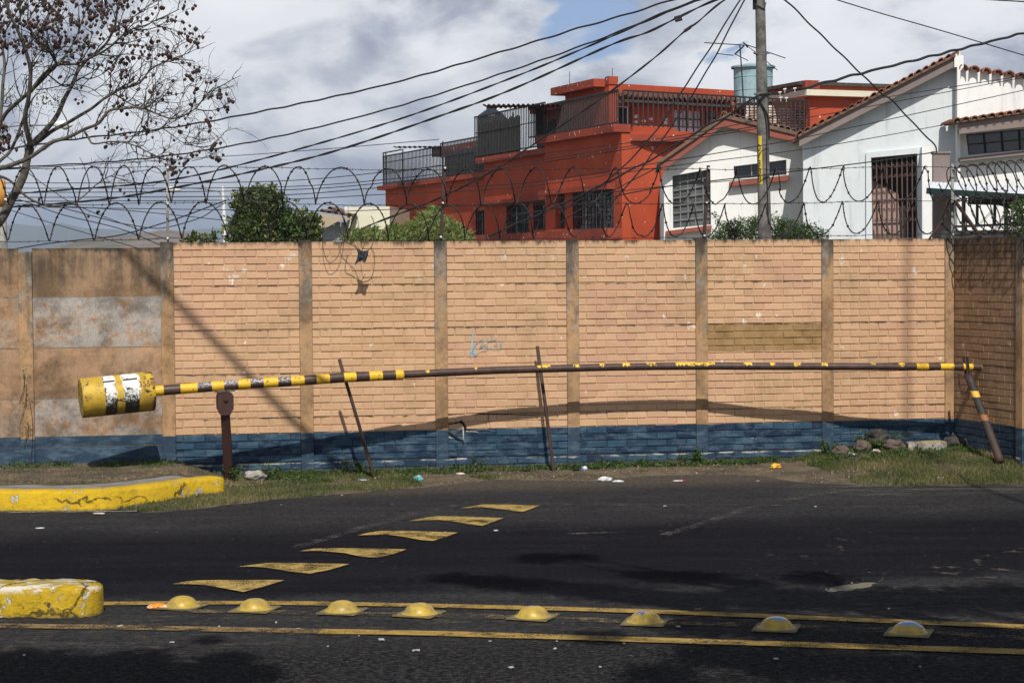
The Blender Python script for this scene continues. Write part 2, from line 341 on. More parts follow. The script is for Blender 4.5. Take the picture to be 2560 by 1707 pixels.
def paintmat(name, col, under=(.30, .29, .27), chip=.62, dirt=.3, rough=.6, cscale=9, white=0.0):
    mt, n = newmat(name); p = n.pos(); z = n.xyz(p)[2]
    big = n.noise(p, 3, 4); med = n.noise(p, cscale, 6, .68); fine = n.noise(p, 60, 4, .7)
    c = n.mix(n.step(big, .35, .65), col, tuple(v*.86 for v in col))
    c = n.mix(n.m('MULTIPLY', n.step(n.noise(p, 14, 5, .7), .45, .75), dirt), c, tuple(v*.45 for v in col))
    c = n.mix(n.m('MULTIPLY', n.step(fine, .6, .75), .35), c, (.10, .08, .03))
    ch = n.step(med, chip, chip+.02); c = n.mix(ch, c, n.mix(n.step(fine, .4, .6), under, tuple(min(1, v*1.9) for v in under)))
    if white: c = n.mix(n.m('MULTIPLY', n.m('MULTIPLY', n.step(z, .15, .20), n.step(n.noise(n.scale(p, (1, 3, 1)), 5, 5, .7), .5, .56)), white), c, (.62, .62, .60))
    c = n.mix(n.m('MULTIPLY', n.step(n.m('ADD', z, n.m('MULTIPLY', med, .08)), .075, .035), .75), c, (.07, .06, .035))
    vd = n.voro(n.mix(.3, p, n.noise(p, 4, 4, .6, 0, 1)), 1.3, 'DISTANCE_TO_EDGE'); c = n.mix(n.m('MULTIPLY', n.m('MULTIPLY', n.step(vd, .018, .004), n.step(n.noise(p, 2.5, 2), .42, .5)), .85), c, (.03, .025, .015))
    scf = n.step(n.noise(n.scale(p, (1, 1, 3)), 4.5, 7, .75), .54, .66); c = n.mix(n.m('MULTIPLY', scf, dirt*.9), c, (.16, .115, .03))
    fin(n, c, .85, n.bump(n.m('ADD', n.m('MULTIPLY', n.noise(p, 16, 5, .6), 1.2), n.m('SUBTRACT', fine, n.m('MULTIPLY', ch, 1.2))), .8, .018), spec=.15); return mt
M_kerb = paintmat('yellow_kerb_paint', (.60, .39, .02), chip=.60, dirt=.5)
M_kerb2 = paintmat('scuffed_yellow_paint', (.50, .33, .02), chip=.585, dirt=.75, white=.85)

def roadpaint(name, col, thr):
    mt, n = newmat(name); p = n.pos()
    f = n.m('ADD', n.m('MULTIPLY', n.noise(p, 75, 4, .75), .6), n.m('MULTIPLY', n.noise(p, 4, 4, .7), .4))
    tr = n.new('ShaderNodeBsdfTransparent'); mx = n.new('ShaderNodeMixShader')
    c = n.mix(n.step(n.noise(p, 9, 4), .35, .65), col, tuple(v*.7 for v in col))
    fin(n, c, .85, n.bump(n.noise(p, 90, 3), .5, .006), spec=.15)
    n.put(mx.inputs[0], n.step(f, thr, thr+.05)); n.L.new(n.b.outputs[0], mx.inputs[2]); n.L.new(tr.outputs[0], mx.inputs[1]); n.L.new(mx.outputs[0], n.out.inputs[0])
    return mt
M_mark = roadpaint('worn_yellow_marking', (.40, .275, .085), .45)
M_line = roadpaint('yellow_line_paint', (.35, .225, .06), .43)
M_lineold = roadpaint('faded_line_paint', (.26, .175, .075), .475)
M_lineold2 = roadpaint('nearly_gone_line_paint', (.20, .145, .075), .52)
M_wline = roadpaint('worn_white_line', (.42, .41, .38), .49)

def soil():
    mt, n = newmat('verge_soil'); p = n.pos(); a = n.noise(p, 2.2, 5, .65); b = n.noise(p, 30, 5, .75); s_ = n.noise(p, 90, 2)
    c = n.mix(n.step(a, .38, .62), (.060, .050, .040), (.125, .10, .068))
    c = n.mix(n.m('MULTIPLY', n.step(b, .45, .7), .6), c, (.20, .16, .11))
    c = n.mix(n.m('MULTIPLY', n.step(b, .42, .3), .7), c, (.05, .042, .03))
    c = n.mix(n.m('MULTIPLY', n.step(s_, .64, .7), .6), c, (.42, .38, .30))
    fin(n, c, .95, n.bump(b, .8, .03), spec=.1); return mt
M_soil = soil()
def rust(name, c1, c2, c3, rough=.7, spec=.35):
    mt, n = newmat(name); p = n.pos(); a = n.noise(p, 7, 5, .7); b = n.noise(p, 60, 4, .7); s_ = n.noise(n.scale(p, (22, 22, 3)), 1, 4, .7)
    c = n.mix(n.step(a, .4, .62), c1, c2); c = n.mix(n.m('MULTIPLY', n.step(b, .55, .75), .6), c, c3)
    c = n.mix(n.m('MULTIPLY', n.step(s_, .5, .75), .35), c, tuple(v*.5 for v in c1))
    fin(n, c, rough, n.bump(b, .4, .004), spec=spec); return mt
M_rust = rust('rusty_steel', (.040, .022, .018), (.060, .030, .022), (.13, .05, .022))
M_rustpost = rust('rusty_post_steel', (.055, .022, .018), (.045, .020, .016), (.17, .06, .03))
M_wire = rust('rusty_wire', (.016, .012, .012), (.028, .020, .018), (.07, .035, .022), .7)
M_wirelt = rust('galvanised_wire', (.16, .155, .15), (.09, .085, .08), (.22, .2, .18), .5)
M_black = pbr('black_rubber', (.012, .012, .013), (.02, .02, .021), rough=.6)
M_dark = pbr('dark_metal', (.018, .018, .020), (.035, .033, .034), rough=.55, sc_=12)
M_glass = pbr('dark_glass', (.020, .024, .028), (.035, .042, .05), rough=.12, sc_=1.5, spec=.6, bstr=.02)
M_white = pbr('white_plastic', (.72, .72, .70), (.6, .6, .58), rough=.5)
M_conc = pbr('concrete', (.34, .33, .30), (.17, .165, .15), sc_=5, bs=50, bstr=.5)
M_stone = pbr('pale_stone', (.36, .34, .30), (.20, .19, .17), sc_=14, bs=30, bstr=.9, bd=.02)
M_rock = pbr('brown_volcanic_rock', (.085, .062, .05), (.13, .10, .085), sc_=12, bs=28, bstr=1, bd=.03)
M_rockd = pbr('dark_volcanic_rock', (.030, .027, .025), (.06, .052, .046), sc_=12, bs=28, bstr=1, bd=.03)
M_insul = pbr('white_insulator', (.78, .78, .75), rough=.3)
def leafmat(name, c1, c2, c3=None):
    mt, n = newmat(name); v = n.attr(); c = n.ramp(v, [(0, c1), (.6, c2), (1, c3 or c2)])
    tl = n.new('ShaderNodeBsdfTranslucent'); n.put(tl.inputs[0], n.mix(.3, c, (.2, .25, .02)))
    fin(n, c, .6, spec=.25); mx = n.new('ShaderNodeMixShader'); mx.inputs[0].default_value = .22
    n.L.new(n.b.outputs[0], mx.inputs[1]); n.L.new(tl.outputs[0], mx.inputs[2]); n.L.new(mx.outputs[0], n.out.inputs[0]); return mt
M_grass = leafmat('grass_blades', (.035, .060, .016), (.12, .125, .045), (.33, .26, .14))
M_dryg = leafmat('dry_grass_blades', (.07, .085, .03), (.24, .18, .10), (.36, .27, .16))
M_weed = leafmat('weed_leaves', (.022, .045, .012), (.05, .095, .022), (.10, .15, .04))
M_leafd = leafmat('dark_tree_leaves', (.022, .042, .012), (.055, .09, .022), (.20, .22, .055))
M_leafl = leafmat('light_feathery_leaves', (.05, .085, .018), (.11, .155, .035), (.22, .21, .07))
M_hedge = leafmat('hedge_leaves', (.02, .045, .012), (.055, .10, .025), (.12, .17, .05))

def txt(body, size, mat_, parent, place, name, label=None, ext=.0008):
    """lettering as mesh; place maps (x,y,z) of the flat text to the world"""
    cu = bpy.data.curves.new('t', 'FONT'); cu.body = body; cu.size = size; cu.extrude = ext; cu.align_x = 'CENTER'; cu.align_y = 'CENTER'; cu.resolution_u = 3
    o = bpy.data.objects.new('t', cu); sc.collection.objects.link(o); dg = bpy.context.evaluated_depsgraph_get()
    me = bpy.data.meshes.new_from_object(o.evaluated_get(dg)); bpy.data.objects.remove(o)
    mb = MB(); mb.mesh([place(v.co) for v in me.vertices], [tuple(p.vertices) for p in me.polygons]); bpy.data.meshes.remove(me)
    return mb.build(name, mat_, parent, fix=False)
# ================================================================== GROUND
mb = MB()
# ground: one sheet to the horizon
xs = [-9000, -3000, -800, -200, -60, -20, -8, -4, 0, 4, 8, 20, 60, 200, 800, 3000, 9000]
ys = [-9000, -2000, -300, -40, 0, 6, 10, 14, 18, 22, 26, 40, 80, 300, 1500, 4000, 9500]
vs = [(x, y, -.03) for y in ys for x in xs]; nx = len(xs)
mb.mesh(vs, [(j*nx+i, j*nx+i+1, (j+1)*nx+i+1, (j+1)*nx+i) for j in range(len(ys)-1) for i in range(nx-1)])
M_gnd = pbr('dry_earth', (.12, .11, .08), (.17, .15, .10), sc_=.01, bs=1)
struct(mb.build('ground', M_gnd))
# road: gently uneven asphalt, with a shallow pothole
PH = ground(2128, 1460)
def roadz(x, y):
    z = .006*mn.noise(Vector((x*.5, y*.5, 0)))
    e = ((x-PH.x-.0*(y-PH.y))/.27); f_ = ((y-PH.y) - .9*(x-PH.x))/.22
    r = math.sqrt(e*e+f_*f_) + .35*mn.noise(Vector((x*9, y*9, 3)))
    if r < 1: z -= .055*min(1, (1-r)*3)
    return z
mb = MB()
gx_ = [-30, -20, -12] + [-8+.5*i for i in range(33)] + [12, 20, 30]; gy_ = [-12, -6, 0, 4] + [8+.5*i for i in range(30)] + [23.2]
hx = sorted(set([x for x in gx_ if not PH.x-.8 < x < PH.x+.8] + [PH.x-.8+.04*i for i in range(41)])); hy = sorted(set([y for y in gy_ if not PH.y-.8 < y < PH.y+.8] + [PH.y-.8+.04*i for i in range(41)]))
def keep(x, y): return True
nx = len(hx)
mb.mesh([(x, y, roadz(x, y)) for y in hy for x in hx], [(j*nx+i, j*nx+i+1, (j+1)*nx+i+1, (j+1)*nx+i) for j in range(len(hy)-1) for i in range(nx-1)])
struct(mb.build('road', M_asph, smooth=True, fix=False))
# pale gravel at the bottom of the pothole
M_grit = pbr('pothole_gravel', (.30, .285, .25), (.12, .115, .10), sc_=25, bs=60, bstr=1, bd=.02)
mb = MB()
for i in range(420):
    a = R.uniform(0, 6.283); rr = math.sqrt(R.random())*.86
    x = PH.x + .25*rr*math.cos(a); y = PH.y + .9*(x-PH.x) + .2*rr*math.sin(a); s_ = R.uniform(.006, .016); c = Vector((x, y, roadz(x, y)+s_*.4))
    v = [c+Vector((s_*math.cos(k*2.1+a), s_*math.sin(k*2.1+a), -s_*.5)) for k in range(3)] + [c+Vector((0, 0, s_*.7))]
    mb.mesh(v, [(0, 1, 3), (1, 2, 3), (2, 0, 3)])
tag(mb.build('pothole_gravel', M_grit), 'loose pale gravel lying in the pothole in the asphalt', 'gravel', kind='stuff')
# ------------------------------------------------------- painted markings
def strip(name, pts, wdt, mat_, z=.010, gap=None, parent=None):
    pts = [ground(x, y) for x, y in pts]; pts = smooth_path(pts, 14); mb = MB(); L = []
    for i, p in enumerate(pts):
        t = (pts[min(i+1, len(pts)-1)]-pts[max(i-1, 0)]).normalized(); nn = Vector((-t.y, t.x, 0)); wv = wdt*(1+.12*mn.noise(p*3))
        L.append((p+nn*wv/2, p-nn*wv/2))
    for i in range(len(L)-1):
        q = [L[i][0], L[i+1][0], L[i+1][1], L[i][1]]; mb.face([(v.x, v.y, roadz(v.x, v.y)+z) for v in q])
    return struct(mb.build(name, mat_))
strip('yellow_lane_line', [(250, 1510), (640, 1509), (1090, 1516), (1640, 1531), (2180, 1552), (2620, 1571)], .15, M_line)
strip('faded_lane_line', [(430, 1528), (900, 1536), (1200, 1542), (1640, 1556), (2100, 1571), (2620, 1600)], .15, M_lineold2)
strip('near_lane_line', [(-60, 1568), (0, 1567), (300, 1571), (540, 1576), (800, 1581)], .17, M_lineold)
strip('near_lane_line', [(800, 1581), (1090, 1585), (1640, 1601), (2160, 1618), (2620, 1634)], .17, M_line)
strip('white_edge_line', [(-60, 1284), (0, 1283), (200, 1281), (345, 1279)], .05, M_wline)
for k, P_ in enumerate([
    [(75, 569), (140, 556), (220, 548), (330, 546), (735, 547), (620, 583), (490, 617), (380, 596), (270, 576), (180, 570)],
    [(450, 468), (520, 459), (640, 446), (760, 446), (1115, 454), (1000, 488), (880, 511), (760, 497), (640, 475), (540, 467)],
    [(815, 378), (900, 363), (1000, 358), (1140, 360), (1450, 366), (1380, 392), (1275, 418), (1180, 410), (1080, 388), (930, 375)],
    [(1160, 283), (1230, 265), (1300, 256), (1430, 255), (1752, 265), (1680, 292), (1605, 315), (1530, 309), (1420, 288), (1330, 277)],
    [(1460, 198), (1540, 182), (1620, 170), (1740, 170), (2020, 181), (1960, 204), (1895, 227), (1820, 218), (1740, 203), (1640, 191)],
    [(1770, 124), (1830, 112), (1900, 101), (1990, 100), (2235, 107), (2180, 128), (2132, 145), (2080, 139), (2010, 129), (1900, 117)]]):
    pp = [ground(400+x/2.352, 1220+y/2.352) for x, y in P_]; mb = MB(); mb.face([(p.x, p.y, roadz(p.x, p.y)+.011) for p in pp])
    struct(mb.build('fin_shaped_road_marking', M_mark, fix=False))
M_joint = roadpaint('dusty_asphalt_joint', (.095, .09, .082), .512)
for pts_, w_ in (([(740, 1369), (820, 1345), (910, 1318), (1010, 1293), (1090, 1272), (1180, 1256)], .13), ([(1660, 1338), (1760, 1308), (1870, 1272), (1960, 1252), (2060, 1234), (2200, 1226)], .12), ([(1420, 1335), (1560, 1330), (1690, 1326)], .10), ([(1180, 1258), (1500, 1262), (1800, 1262), (2300, 1268)], .09)): strip('asphalt_joint', pts_, w_, M_joint, z=.006)
# ================================================================== ISLAND AND KERBS
kpx = [(-420, 1229), (-150, 1228), (0, 1227), (100, 1227), (250, 1225), (340, 1217), (420, 1208), (500, 1197), (548, 1192.5)]
ktop = [ground(x, y, .2) for x, y in kpx]; ktop = smooth_path([Vector((p.x, p.y, 0)) for p in ktop], 10)
def kerb(name, line, wd, hgt, mats, round_end=True):
    mb = MB(); prof = [(-.015, 0), (0, .04), (.006, hgt-.035), (.03, hgt-.008), (.06, hgt), (wd-.03, hgt+.002), (wd, hgt-.02), (wd, -.02)]
    rings = []
    for i, p in enumerate(line):
        t = (line[min(i+1, len(line)-1)]-line[max(i-1, 0)]).normalized(); nn = Vector((-t.y, t.x, 0)) # pointing away from camera when t is +x
        rings.append((p, nn, t))
    if round_end:
        p, nn, t = rings[-1]; ctr = p + nn*wd/2
        for a in np.linspace(12, 80, 7):
            ar = math.radians(a); rings.append((p + t*wd*.5*math.sin(ar) + nn*(wd/2*(1-math.cos(ar))), nn, t, math.cos(ar)))
    vs = []; k = len(prof)
    for r_ in rings:
        p, nn = r_[0], r_[1]; sc_ = r_[3] if len(r_) > 3 else 1
        for (a, z) in prof:
            j = .009*mn.noise(Vector((p.x*7, p.y*7, z*9+a*5))) + (.012 if wd > .3 else .004)*mn.noise(Vector((p.x*17, p.y*17, z*22+a*9))); vs.append(p + nn*((a if len(r_) < 4 else a*sc_)+j) + Vector((0, 0, z*(1 - (.18*(1-sc_)))+j*.7)))
    fs = [(i*k+j, i*k+j+1, (i+1)*k+j+1, (i+1)*k+j) for i in range(len(rings)-1) for j in range(k-1)]
    fs += [tuple(range((len(rings)-1)*k, len(rings)*k)), tuple(range(k-1, -1, -1))]
    mb.mesh(vs, fs); return mb.build(name, mats, smooth=True)
kb = kerb('kerb', ktop, .24, .2, M_kerb)
tag(kb, 'long curving yellow painted kerb in front of the grassy sidewalk', 'kerb'); 
p0 = ground(-380, 1467, .21); p1 = ground(172, 1467, .21)
line = [Vector((p0.x+(p1.x-p0.x)*t, p0.y+(p1.y-p0.y)*t, 0)) for t in np.linspace(0, 1, 90)]
k2 = kerb('kerb_block', line, .37, .21, M_kerb2)
tag(k2, 'thick chipped yellow kerb block with rounded end in the near roadway', 'kerb')
# sidewalk fill behind the kerb (structure)
def islandz(s, d, dk):
    t = d/max(dk, .3); z = .19 + .03*math.sin(min(1, max(0, 1-t))*1.5)*.6 + .012*mn.noise(Vector((s*2.2, d*2.2, 0)))
    q = min(1, max(0, (s+.15)/.8)); q = q*q*(3-2*q)*min(1, max(0, (dk-d-.12)/.3)); return z*(1-q)+.02*q
kin = []
for i, p in enumerate(ktop):
    t = (ktop[min(i+1, len(ktop)-1)]-ktop[max(i-1, 0)]).normalized(); q = p + Vector((-t.y, t.x, 0))*.21; kin.append(sd(q))
ks = [a for a, b in kin]; kd = [b for a, b in kin]
send = ks[-1]+.05
mb = MB(); NS, ND = 130, 22; vs = []
for i in range(NS+1):
    s_ = ks[0] + (send-ks[0])*i/NS; dk = interp(s_, ks, kd)
    for j in range(ND+1):
        d_ = -.06 + (dk+.06)*j/ND; vs.append(Wp(s_, d_, islandz(s_, d_, dk) if j < ND else .193))
for i in range(NS+1): pass
mb.mesh(vs, [(i*(ND+1)+j, (i+1)*(ND+1)+j, (i+1)*(ND+1)+j+1, i*(ND+1)+j+1) for i in range(NS) for j in range(ND)])
M_walk = pbr('worn_concrete_walk', (.13, .125, .12), (.20, .19, .175), sc_=4, bs=60, bstr=.5)
struct(mb.build('sidewalk', [M_walk], smooth=True, fix=False))
# soil bed on top of the walk
mb = MB(); vs = []
def walkd(s_): return interp(s_, [-6, -1.5, -.4, .15, .5], [.72, .72, .62, .35, .02]) * 1.0
def soild(s_): return max(.05, interp(s_, ks, kd) - interp(s_, [-6, -1.2, -.2, .4, .9], [.42, .40, .50, .45, .35]) + .05*mn.noise(Vector((s_*3, 0, 0))))
for i in range(NS+1):
    s_ = ks[0] + (send-ks[0])*i/NS; dk = interp(s_, ks, kd); de = soild(s_)
    for j in range(ND+1):
        d_ = -.05 + (de+.05)*j/ND; vs.append(Wp(s_, d_, islandz(s_, d_, dk) + .022*min(1, (1-j/ND)*6) + .004 + .02*mn.noise(Vector((s_*6, d_*6, 1)))*(j < ND)))
mb.mesh(vs, [(i*(ND+1)+j, (i+1)*(ND+1)+j, (i+1)*(ND+1)+j+1, i*(ND+1)+j+1) for i in range(NS) for j in range(ND)])
struct(mb.build('dry_soil_bed', M_soil, smooth=True, fix=False))
# verge along the wall
epx = [(250, 1262), (300, 1272), (345, 1278), (400, 1276), (480, 1270), (560, 1260), (700, 1246), (860, 1231), (980, 1222), (1090, 1212), (1180, 1203), (1250, 1196), (1400, 1199), (1500, 1200), (1620, 1187), (1800, 1184), (1900, 1186), (1960, 1198), (2050, 1207), (2200, 1212), (2400, 1211), (2600, 1207), (2800, 1203)]
es = [sd(ground(x, y, .01)) for x, y in epx]; ess = [a for a, b in es]; esd = [b for a, b in es]
S0, S1 = ess[0], 12.2
def base_h(s_): return interp(s_, [0, 1.2, 3, 6.5, 7.3, 7.9, 9, 12], [.03, .03, .03, .04, .08, .17, .19, .14])
def vergez(s_, d_):
    de = interp(s_, ess, esd)*(1+.06*mn.noise(Vector((s_*2.5, 0, 5)))); t = min(1, max(0, d_/de)); e = 1-t
    sm = e*e*(3-2*e)
    return .008 + (base_h(s_)-.008)*(sm**.8) + (.014 + .02*(s_ > 7))*mn.noise(Vector((s_*4, d_*4, 0)))*min(1, e*5) + .012*min(1, e*8)
mb = MB(); vs = []; NS2, ND2 = 230, 26
for i in range(NS2+1):
    s_ = S0+(S1-S0)*i/NS2; de = interp(s_, ess, esd)*(1+.06*mn.noise(Vector((s_*2.5, 0, 5)))) + .03*mn.noise(Vector((s_*11, 0, 0)))
    d0 = -.06
    for j in range(ND2+1):
        d_ = d0+(de-d0)*j/ND2; vs.append(Wp(s_, d_, vergez(s_, d_) if j < ND2 else .0))
mb.mesh(vs, [(i*(ND2+1)+j, (i+1)*(ND2+1)+j, (i+1)*(ND2+1)+j+1, i*(ND2+1)+j+1) for i in range(NS2) for j in range(ND2)])
struct(mb.build('verge', M_soil, smooth=True, fix=False))

# ================================================================== WALLS
BAY = 1.55; PS = [-.1+BAY*k for k in range(7)]; PWD = .145
SEAMS = [2.695, 2.19, 1.69, 1.19, .69, .19, -.31]
M_gapb = pbr('dark_joint', (.03, .022, .016), (.06, .045, .03))
def brick_panel(name, Pf, a0, a1, parent, mats, flip=0, hole=None):
    mb = MB(); rr = random.Random(int(a0*100)+int(flip*10))
    mb.pbox(Pf, a0-.02, a1+.02, -.31, 2.69, -.06, 0, 0, .4)
    prot, jh, jv, pit = .0095, .0110, .0105, .2405
    row = 0; seams = []
    for k in range(6):
        zt = SEAMS[k]; seams.append(zt); hs = [(zt-SEAMS[k+1])/6]*6; hs[0] += .006; hs[-1] -= .006
        if k == 0: hs = [.097]+[(.505-.097)/5]*5
        z = zt; droop = [rr.uniform(-.003, .003) for _ in range(2)]
        for r_ in range(6):
            zu, zl = z-(0 if r_ else .004), z-hs[r_]+jh + (.004 if r_ == 5 else 0); z -= hs[r_]
            if zu < -.1: continue
            off = (.205 if (row+flip) % 2 else .085); row += 1
            xs_ = [a0]; q = a0+off
            while q < a1-.03: xs_.append(q); q += pit
            xs_.append(a1)
            for i in range(len(xs_)-1):
                x0 = xs_[i]+(jv/2 if i else 0); x1 = xs_[i+1]-(jv/2 if i < len(xs_)-2 else 0)
                if hole and hole(x0, x1, zl, zu): continue
                j = [rr.uniform(-.0024, .0024) for _ in range(6)]; pr = prot+rr.uniform(-.003, .003); c = .0028
                A0, A1, Z0, Z1 = x0, x1, zl+j[0], zu+j[1]*.5
                b = [Pf(A0, 0, Z0), Pf(A1, 0, Z0+j[2]*.6), Pf(A1, 0, Z1), Pf(A0, 0, Z1)]; t = [Pf(A0+c, pr, Z0+c+.001), Pf(A1-c, pr, Z0+c+.001+j[2]), Pf(A1-c, pr, Z1-c), Pf(A0+c, pr, Z1-c)]
                mb.mesh(b+t, [(4, 5, 6, 7), (0, 1, 5, 4), (1, 2, 6, 5), (2, 3, 7, 6), (3, 0, 4, 7)], 0, rr.random())
    po = mb.build(name, mats, parent); mb = MB()
    for zt in seams[1:]:
        if zt < .1: continue
        k = 60; q = [(a0+(a1-a0)*i/k, max(.0006, .0022+.0045*mn.noise(Vector((a0*3+i*.31, zt*7, 0)))+.002*mn.noise(Vector((i*1.1, zt*9, a0))))) for i in range(k+1)]
        for i in range(k): mb.mesh([Pf(q[i][0], .0118, zt+.002-q[i][1]), Pf(q[i+1][0], .0118, zt+.002-q[i+1][1]), Pf(q[i+1][0], .0118, zt+.002+q[i+1][1]), Pf(q[i][0], .0118, zt+.002+q[i][1])], [(0, 1, 2, 3)])
    mb.build('slab_joint', M_gapb, po, fix=False); return po
def wall_post(Pf, a, w_, parent, mats, top=2.705, d=.028, b=-.12):
    mb = MB(); c = .006
    ring = lambda z, e: [Pf(a-w_/2+e, d-0, z), Pf(a-w_/2, d-c-e, z)]
    mb.hexa([Pf(a-w_/2, d, -.1), Pf(a+w_/2, d, -.1), Pf(a+w_/2, b, -.1), Pf(a-w_/2, b, -.1)], [Pf(a-w_/2, d, top), Pf(a+w_/2, d, top), Pf(a+w_/2, b, top), Pf(a-w_/2, b, top)])
    o = mb.build('post', mats, parent)
    bv = o.modifiers.new('b', 'BEVEL'); bv.width = .007; bv.segments = 2; return o
# main brick-patterned wall
bw = thing('precast_brick_wall', 'long tan precast wall in brick relief with a blue painted base', 'wall', Wp(4.55, 0, 0))
hole3 = lambda x0, x1, z0, z1: (x0 < 3.35 and x0 > 3.2 and z0 > .51 and z1 < .61)
for k in range(6):
    o = brick_panel('brick_panel', Wp, PS[k]+PWD/2, PS[k+1]-PWD/2, bw, M_brick, flip=0)
    if k == 2: o['label'] = 'cracked panel with a broken corner and faint blue scribble'
    if k == 4: o['label'] = 'panel with a band of dark ochre overpaint'
for k in range(7): wall_post(Wp, PS[k], PWD, bw, M_post, top=2.70+.012*math.sin(k*2.1))
# crack in the third panel (raised black strips paint the shade in the gaps; pale broken edges)
M_gap = pbr('crack_shade', (.006, .006, .006)); M_brk = pbr('broken_mortar', (.55, .53, .47), (.40, .38, .33), sc_=60)
def Z4(x, y, off): return WL.pt(1060+x/3.5636, 800+y/3.5636, off)
mb = MB()
def crack(pts, ws, off=.0135, mi=0, jit=2.5):
    pts = smooth_path([Vector((x, y, 0)) for x, y in pts], 5); rr = random.Random(3); n_ = len(pts)
    for i, p in enumerate(pts): p.x += rr.uniform(-jit, jit); p.y += rr.uniform(-jit, jit)
    wv = [interp(i/(n_-1), np.linspace(0, 1, len(ws)), ws)*rr.uniform(.6, 1.3) for i in range(n_)]
    for i in range(n_-1):
        t = (pts[i+1]-pts[i]).normalized(); q = Vector((-t.y, t.x, 0)); a, b = pts[i], pts[i+1]; nn = WL.n*.0035
        f_ = [Z4(*(a+q*wv[i]/2).xy, off), Z4(*(b+q*wv[i+1]/2).xy, off), Z4(*(b-q*wv[i+1]/2).xy, off), Z4(*(a-q*wv[i]/2).xy, off)]
        mb.prism(f_, [v-nn for v in f_], mi)
crack([(216, 926), (255, 920), (300, 912), (330, 905)], [10, 12, 9])
crack([(322, 905), (345, 918), (362, 945), (372, 978)], [26, 24, 20, 26])
crack([(330, 880), (338, 905), (350, 925)], [3, 9, 6])
crack([(372, 976), (430, 984), (500, 984), (590, 985)], [9, 5, 4, 3])
crack([(218, 1002), (262, 1030), (300, 1062), (350, 1080)], [13, 20, 26, 14])
crack([(356, 1085), (340, 1130), (310, 1185), (288, 1232)], [4, 4, 3])
crack([(470, 831), (600, 838), (760, 839), (900, 843), (1080, 843)], [7, 9, 5, 4, 3])
crack([(573, 835), (575, 890), (590, 945), (585, 990)], [4, 3, 2])
crack([(218, 1220), (250, 1226), (290, 1232)], [6, 5])
mb.build('crack', M_gap, bw, fix=True)
mb = MB()
crack([(312, 922), (330, 935), (345, 960), (350, 990), (350, 1060)], [4, 7, 8, 10, 5], off=.0150)
crack([(375, 990), (430, 992), (480, 995)], [8, 5, 4], off=.0150)
crack([(222, 1040), (250, 1052)], [12, 5], off=.0150)
mb.build('broken_edge', M_brk, bw)
# faint blue spray scribble
M_spray = roadpaint('pale_blue_spray', (.26, .48, .58), .35); M_spray2 = roadpaint('faint_grey_blue_spray', (.27, .35, .37), .415)
def spray(strokes, m_, nm):
    global mb; mb = MB()
    for st, w_ in strokes:
        pts = smooth_path([Vector((x, y, 0)) for x, y in st], 6)
        for i in range(len(pts)-1):
            t = (pts[i+1]-pts[i]).normalized(); q = Vector((-t.y, t.x, 0))*w_/2; a, b = pts[i], pts[i+1]
            mb.face([WL.pt(1140+v.x/14.257, 810+v.y/14.257, .0155) for v in (a+q, b+q, b-q, a-q)])
    o = mb.build(nm, m_, bw, fix=False); return o
spray([([(600, 280), (590, 500), (565, 750), (545, 980), (515, 1190)], 48), ([(520, 1130), (500, 1050), (560, 1010), (640, 1060), (680, 1140)], 34), ([(680, 760), (680, 900), (670, 1130)], 46)], M_spray, 'blue_scribble')
spray([([(560, 1020), (640, 820), (720, 720), (830, 610), (960, 560), (900, 760), (840, 870)], 32), ([(840, 880), (980, 780), (1030, 720), (1060, 830)], 32), ([(1130, 540), (1110, 700), (1120, 860), (1200, 880), (1280, 840)], 36), ([(1270, 380), (1275, 500), (1270, 620)], 36), ([(1120, 610), (1300, 600), (1450, 540)], 34),
       ([(1340, 760), (1470, 740)], 28), ([(1590, 560), (1600, 740), (1580, 880)], 55), ([(1140, 880), (1350, 900), (1600, 900)], 30), ([(700, 1130), (850, 1010), (1020, 950), (1160, 925)], 20)], M_spray2, 'grey_scribble')
# plain weathered wall to the left
pw = thing('weathered_slab_wall', 'rough weathered plain slab wall with grey peeled patches left of the brick relief wall', 'wall', Wp(-2.5, 0, 0))
PL_ = [-1.65, -3.2, -4.75]; ZS = [2.636, 2.093, 1.53, .966, .42, -.2]
edges = [PS[0]-PWD/2] + PL_
for k in range(3):
    a1 = edges[k]-(0 if k == 0 else .075); a0 = edges[k+1]+.075
    for i in range(5):
        mb = MB(); off = R.uniform(-.006, .006); n1, n2 = 14, 7; dz = .008
        zt, zb = ZS[i]-(dz if i else 0), ZS[i+1]; tilt = R.uniform(-.004, .004)
        vs = []
        for a_ in range(n1+1):
            for b_ in range(n2+1):
                s_ = a0+(a1-a0)*a_/n1; z_ = zb+(zt-zb)*b_/n2 + (tilt*(a_/n1-.5) if 0 < b_ else 0)
                e = .012 if (a_ in (0, n1) or b_ in (0, n2)) else 0
                vs.append(Wp(s_, off-e*.6+.003*mn.noise(Vector((s_*5, z_*5, 0))), z_ + (.012*mn.noise(Vector((s_*4, 0, 9))) if (i == 0 and b_ == n2) else 0)))
        mb.mesh(vs, [(p*(n2+1)+q, (p+1)*(n2+1)+q, (p+1)*(n2+1)+q+1, p*(n2+1)+q+1) for p in range(n1) for q in range(n2)])
        mb.pbox(Wp, a0, a1, zb, zt-.001, -.07, off-.012)
        mb.build('slab', M_plain, pw, fix=False)
for a in PL_: wall_post(Wp, a, .15, pw, M_post, top=2.60)
# return wall on the right, coming towards the camera
cs = Wp(PS[6], 0, 0); SWL = Pl(0, 0, .284, -.959, o=cs + Vector((.045, -.02, 0)))
rw = thing('return_wall', 'shaded grimy brick relief wall turning the right corner toward the road', 'wall', SWL.P(1.5, 0, 0))
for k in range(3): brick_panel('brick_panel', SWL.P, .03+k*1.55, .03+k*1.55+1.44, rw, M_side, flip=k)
for k in range(3): wall_post(SWL.P, 1.53+k*1.55, .15, rw, M_post, top=2.71)

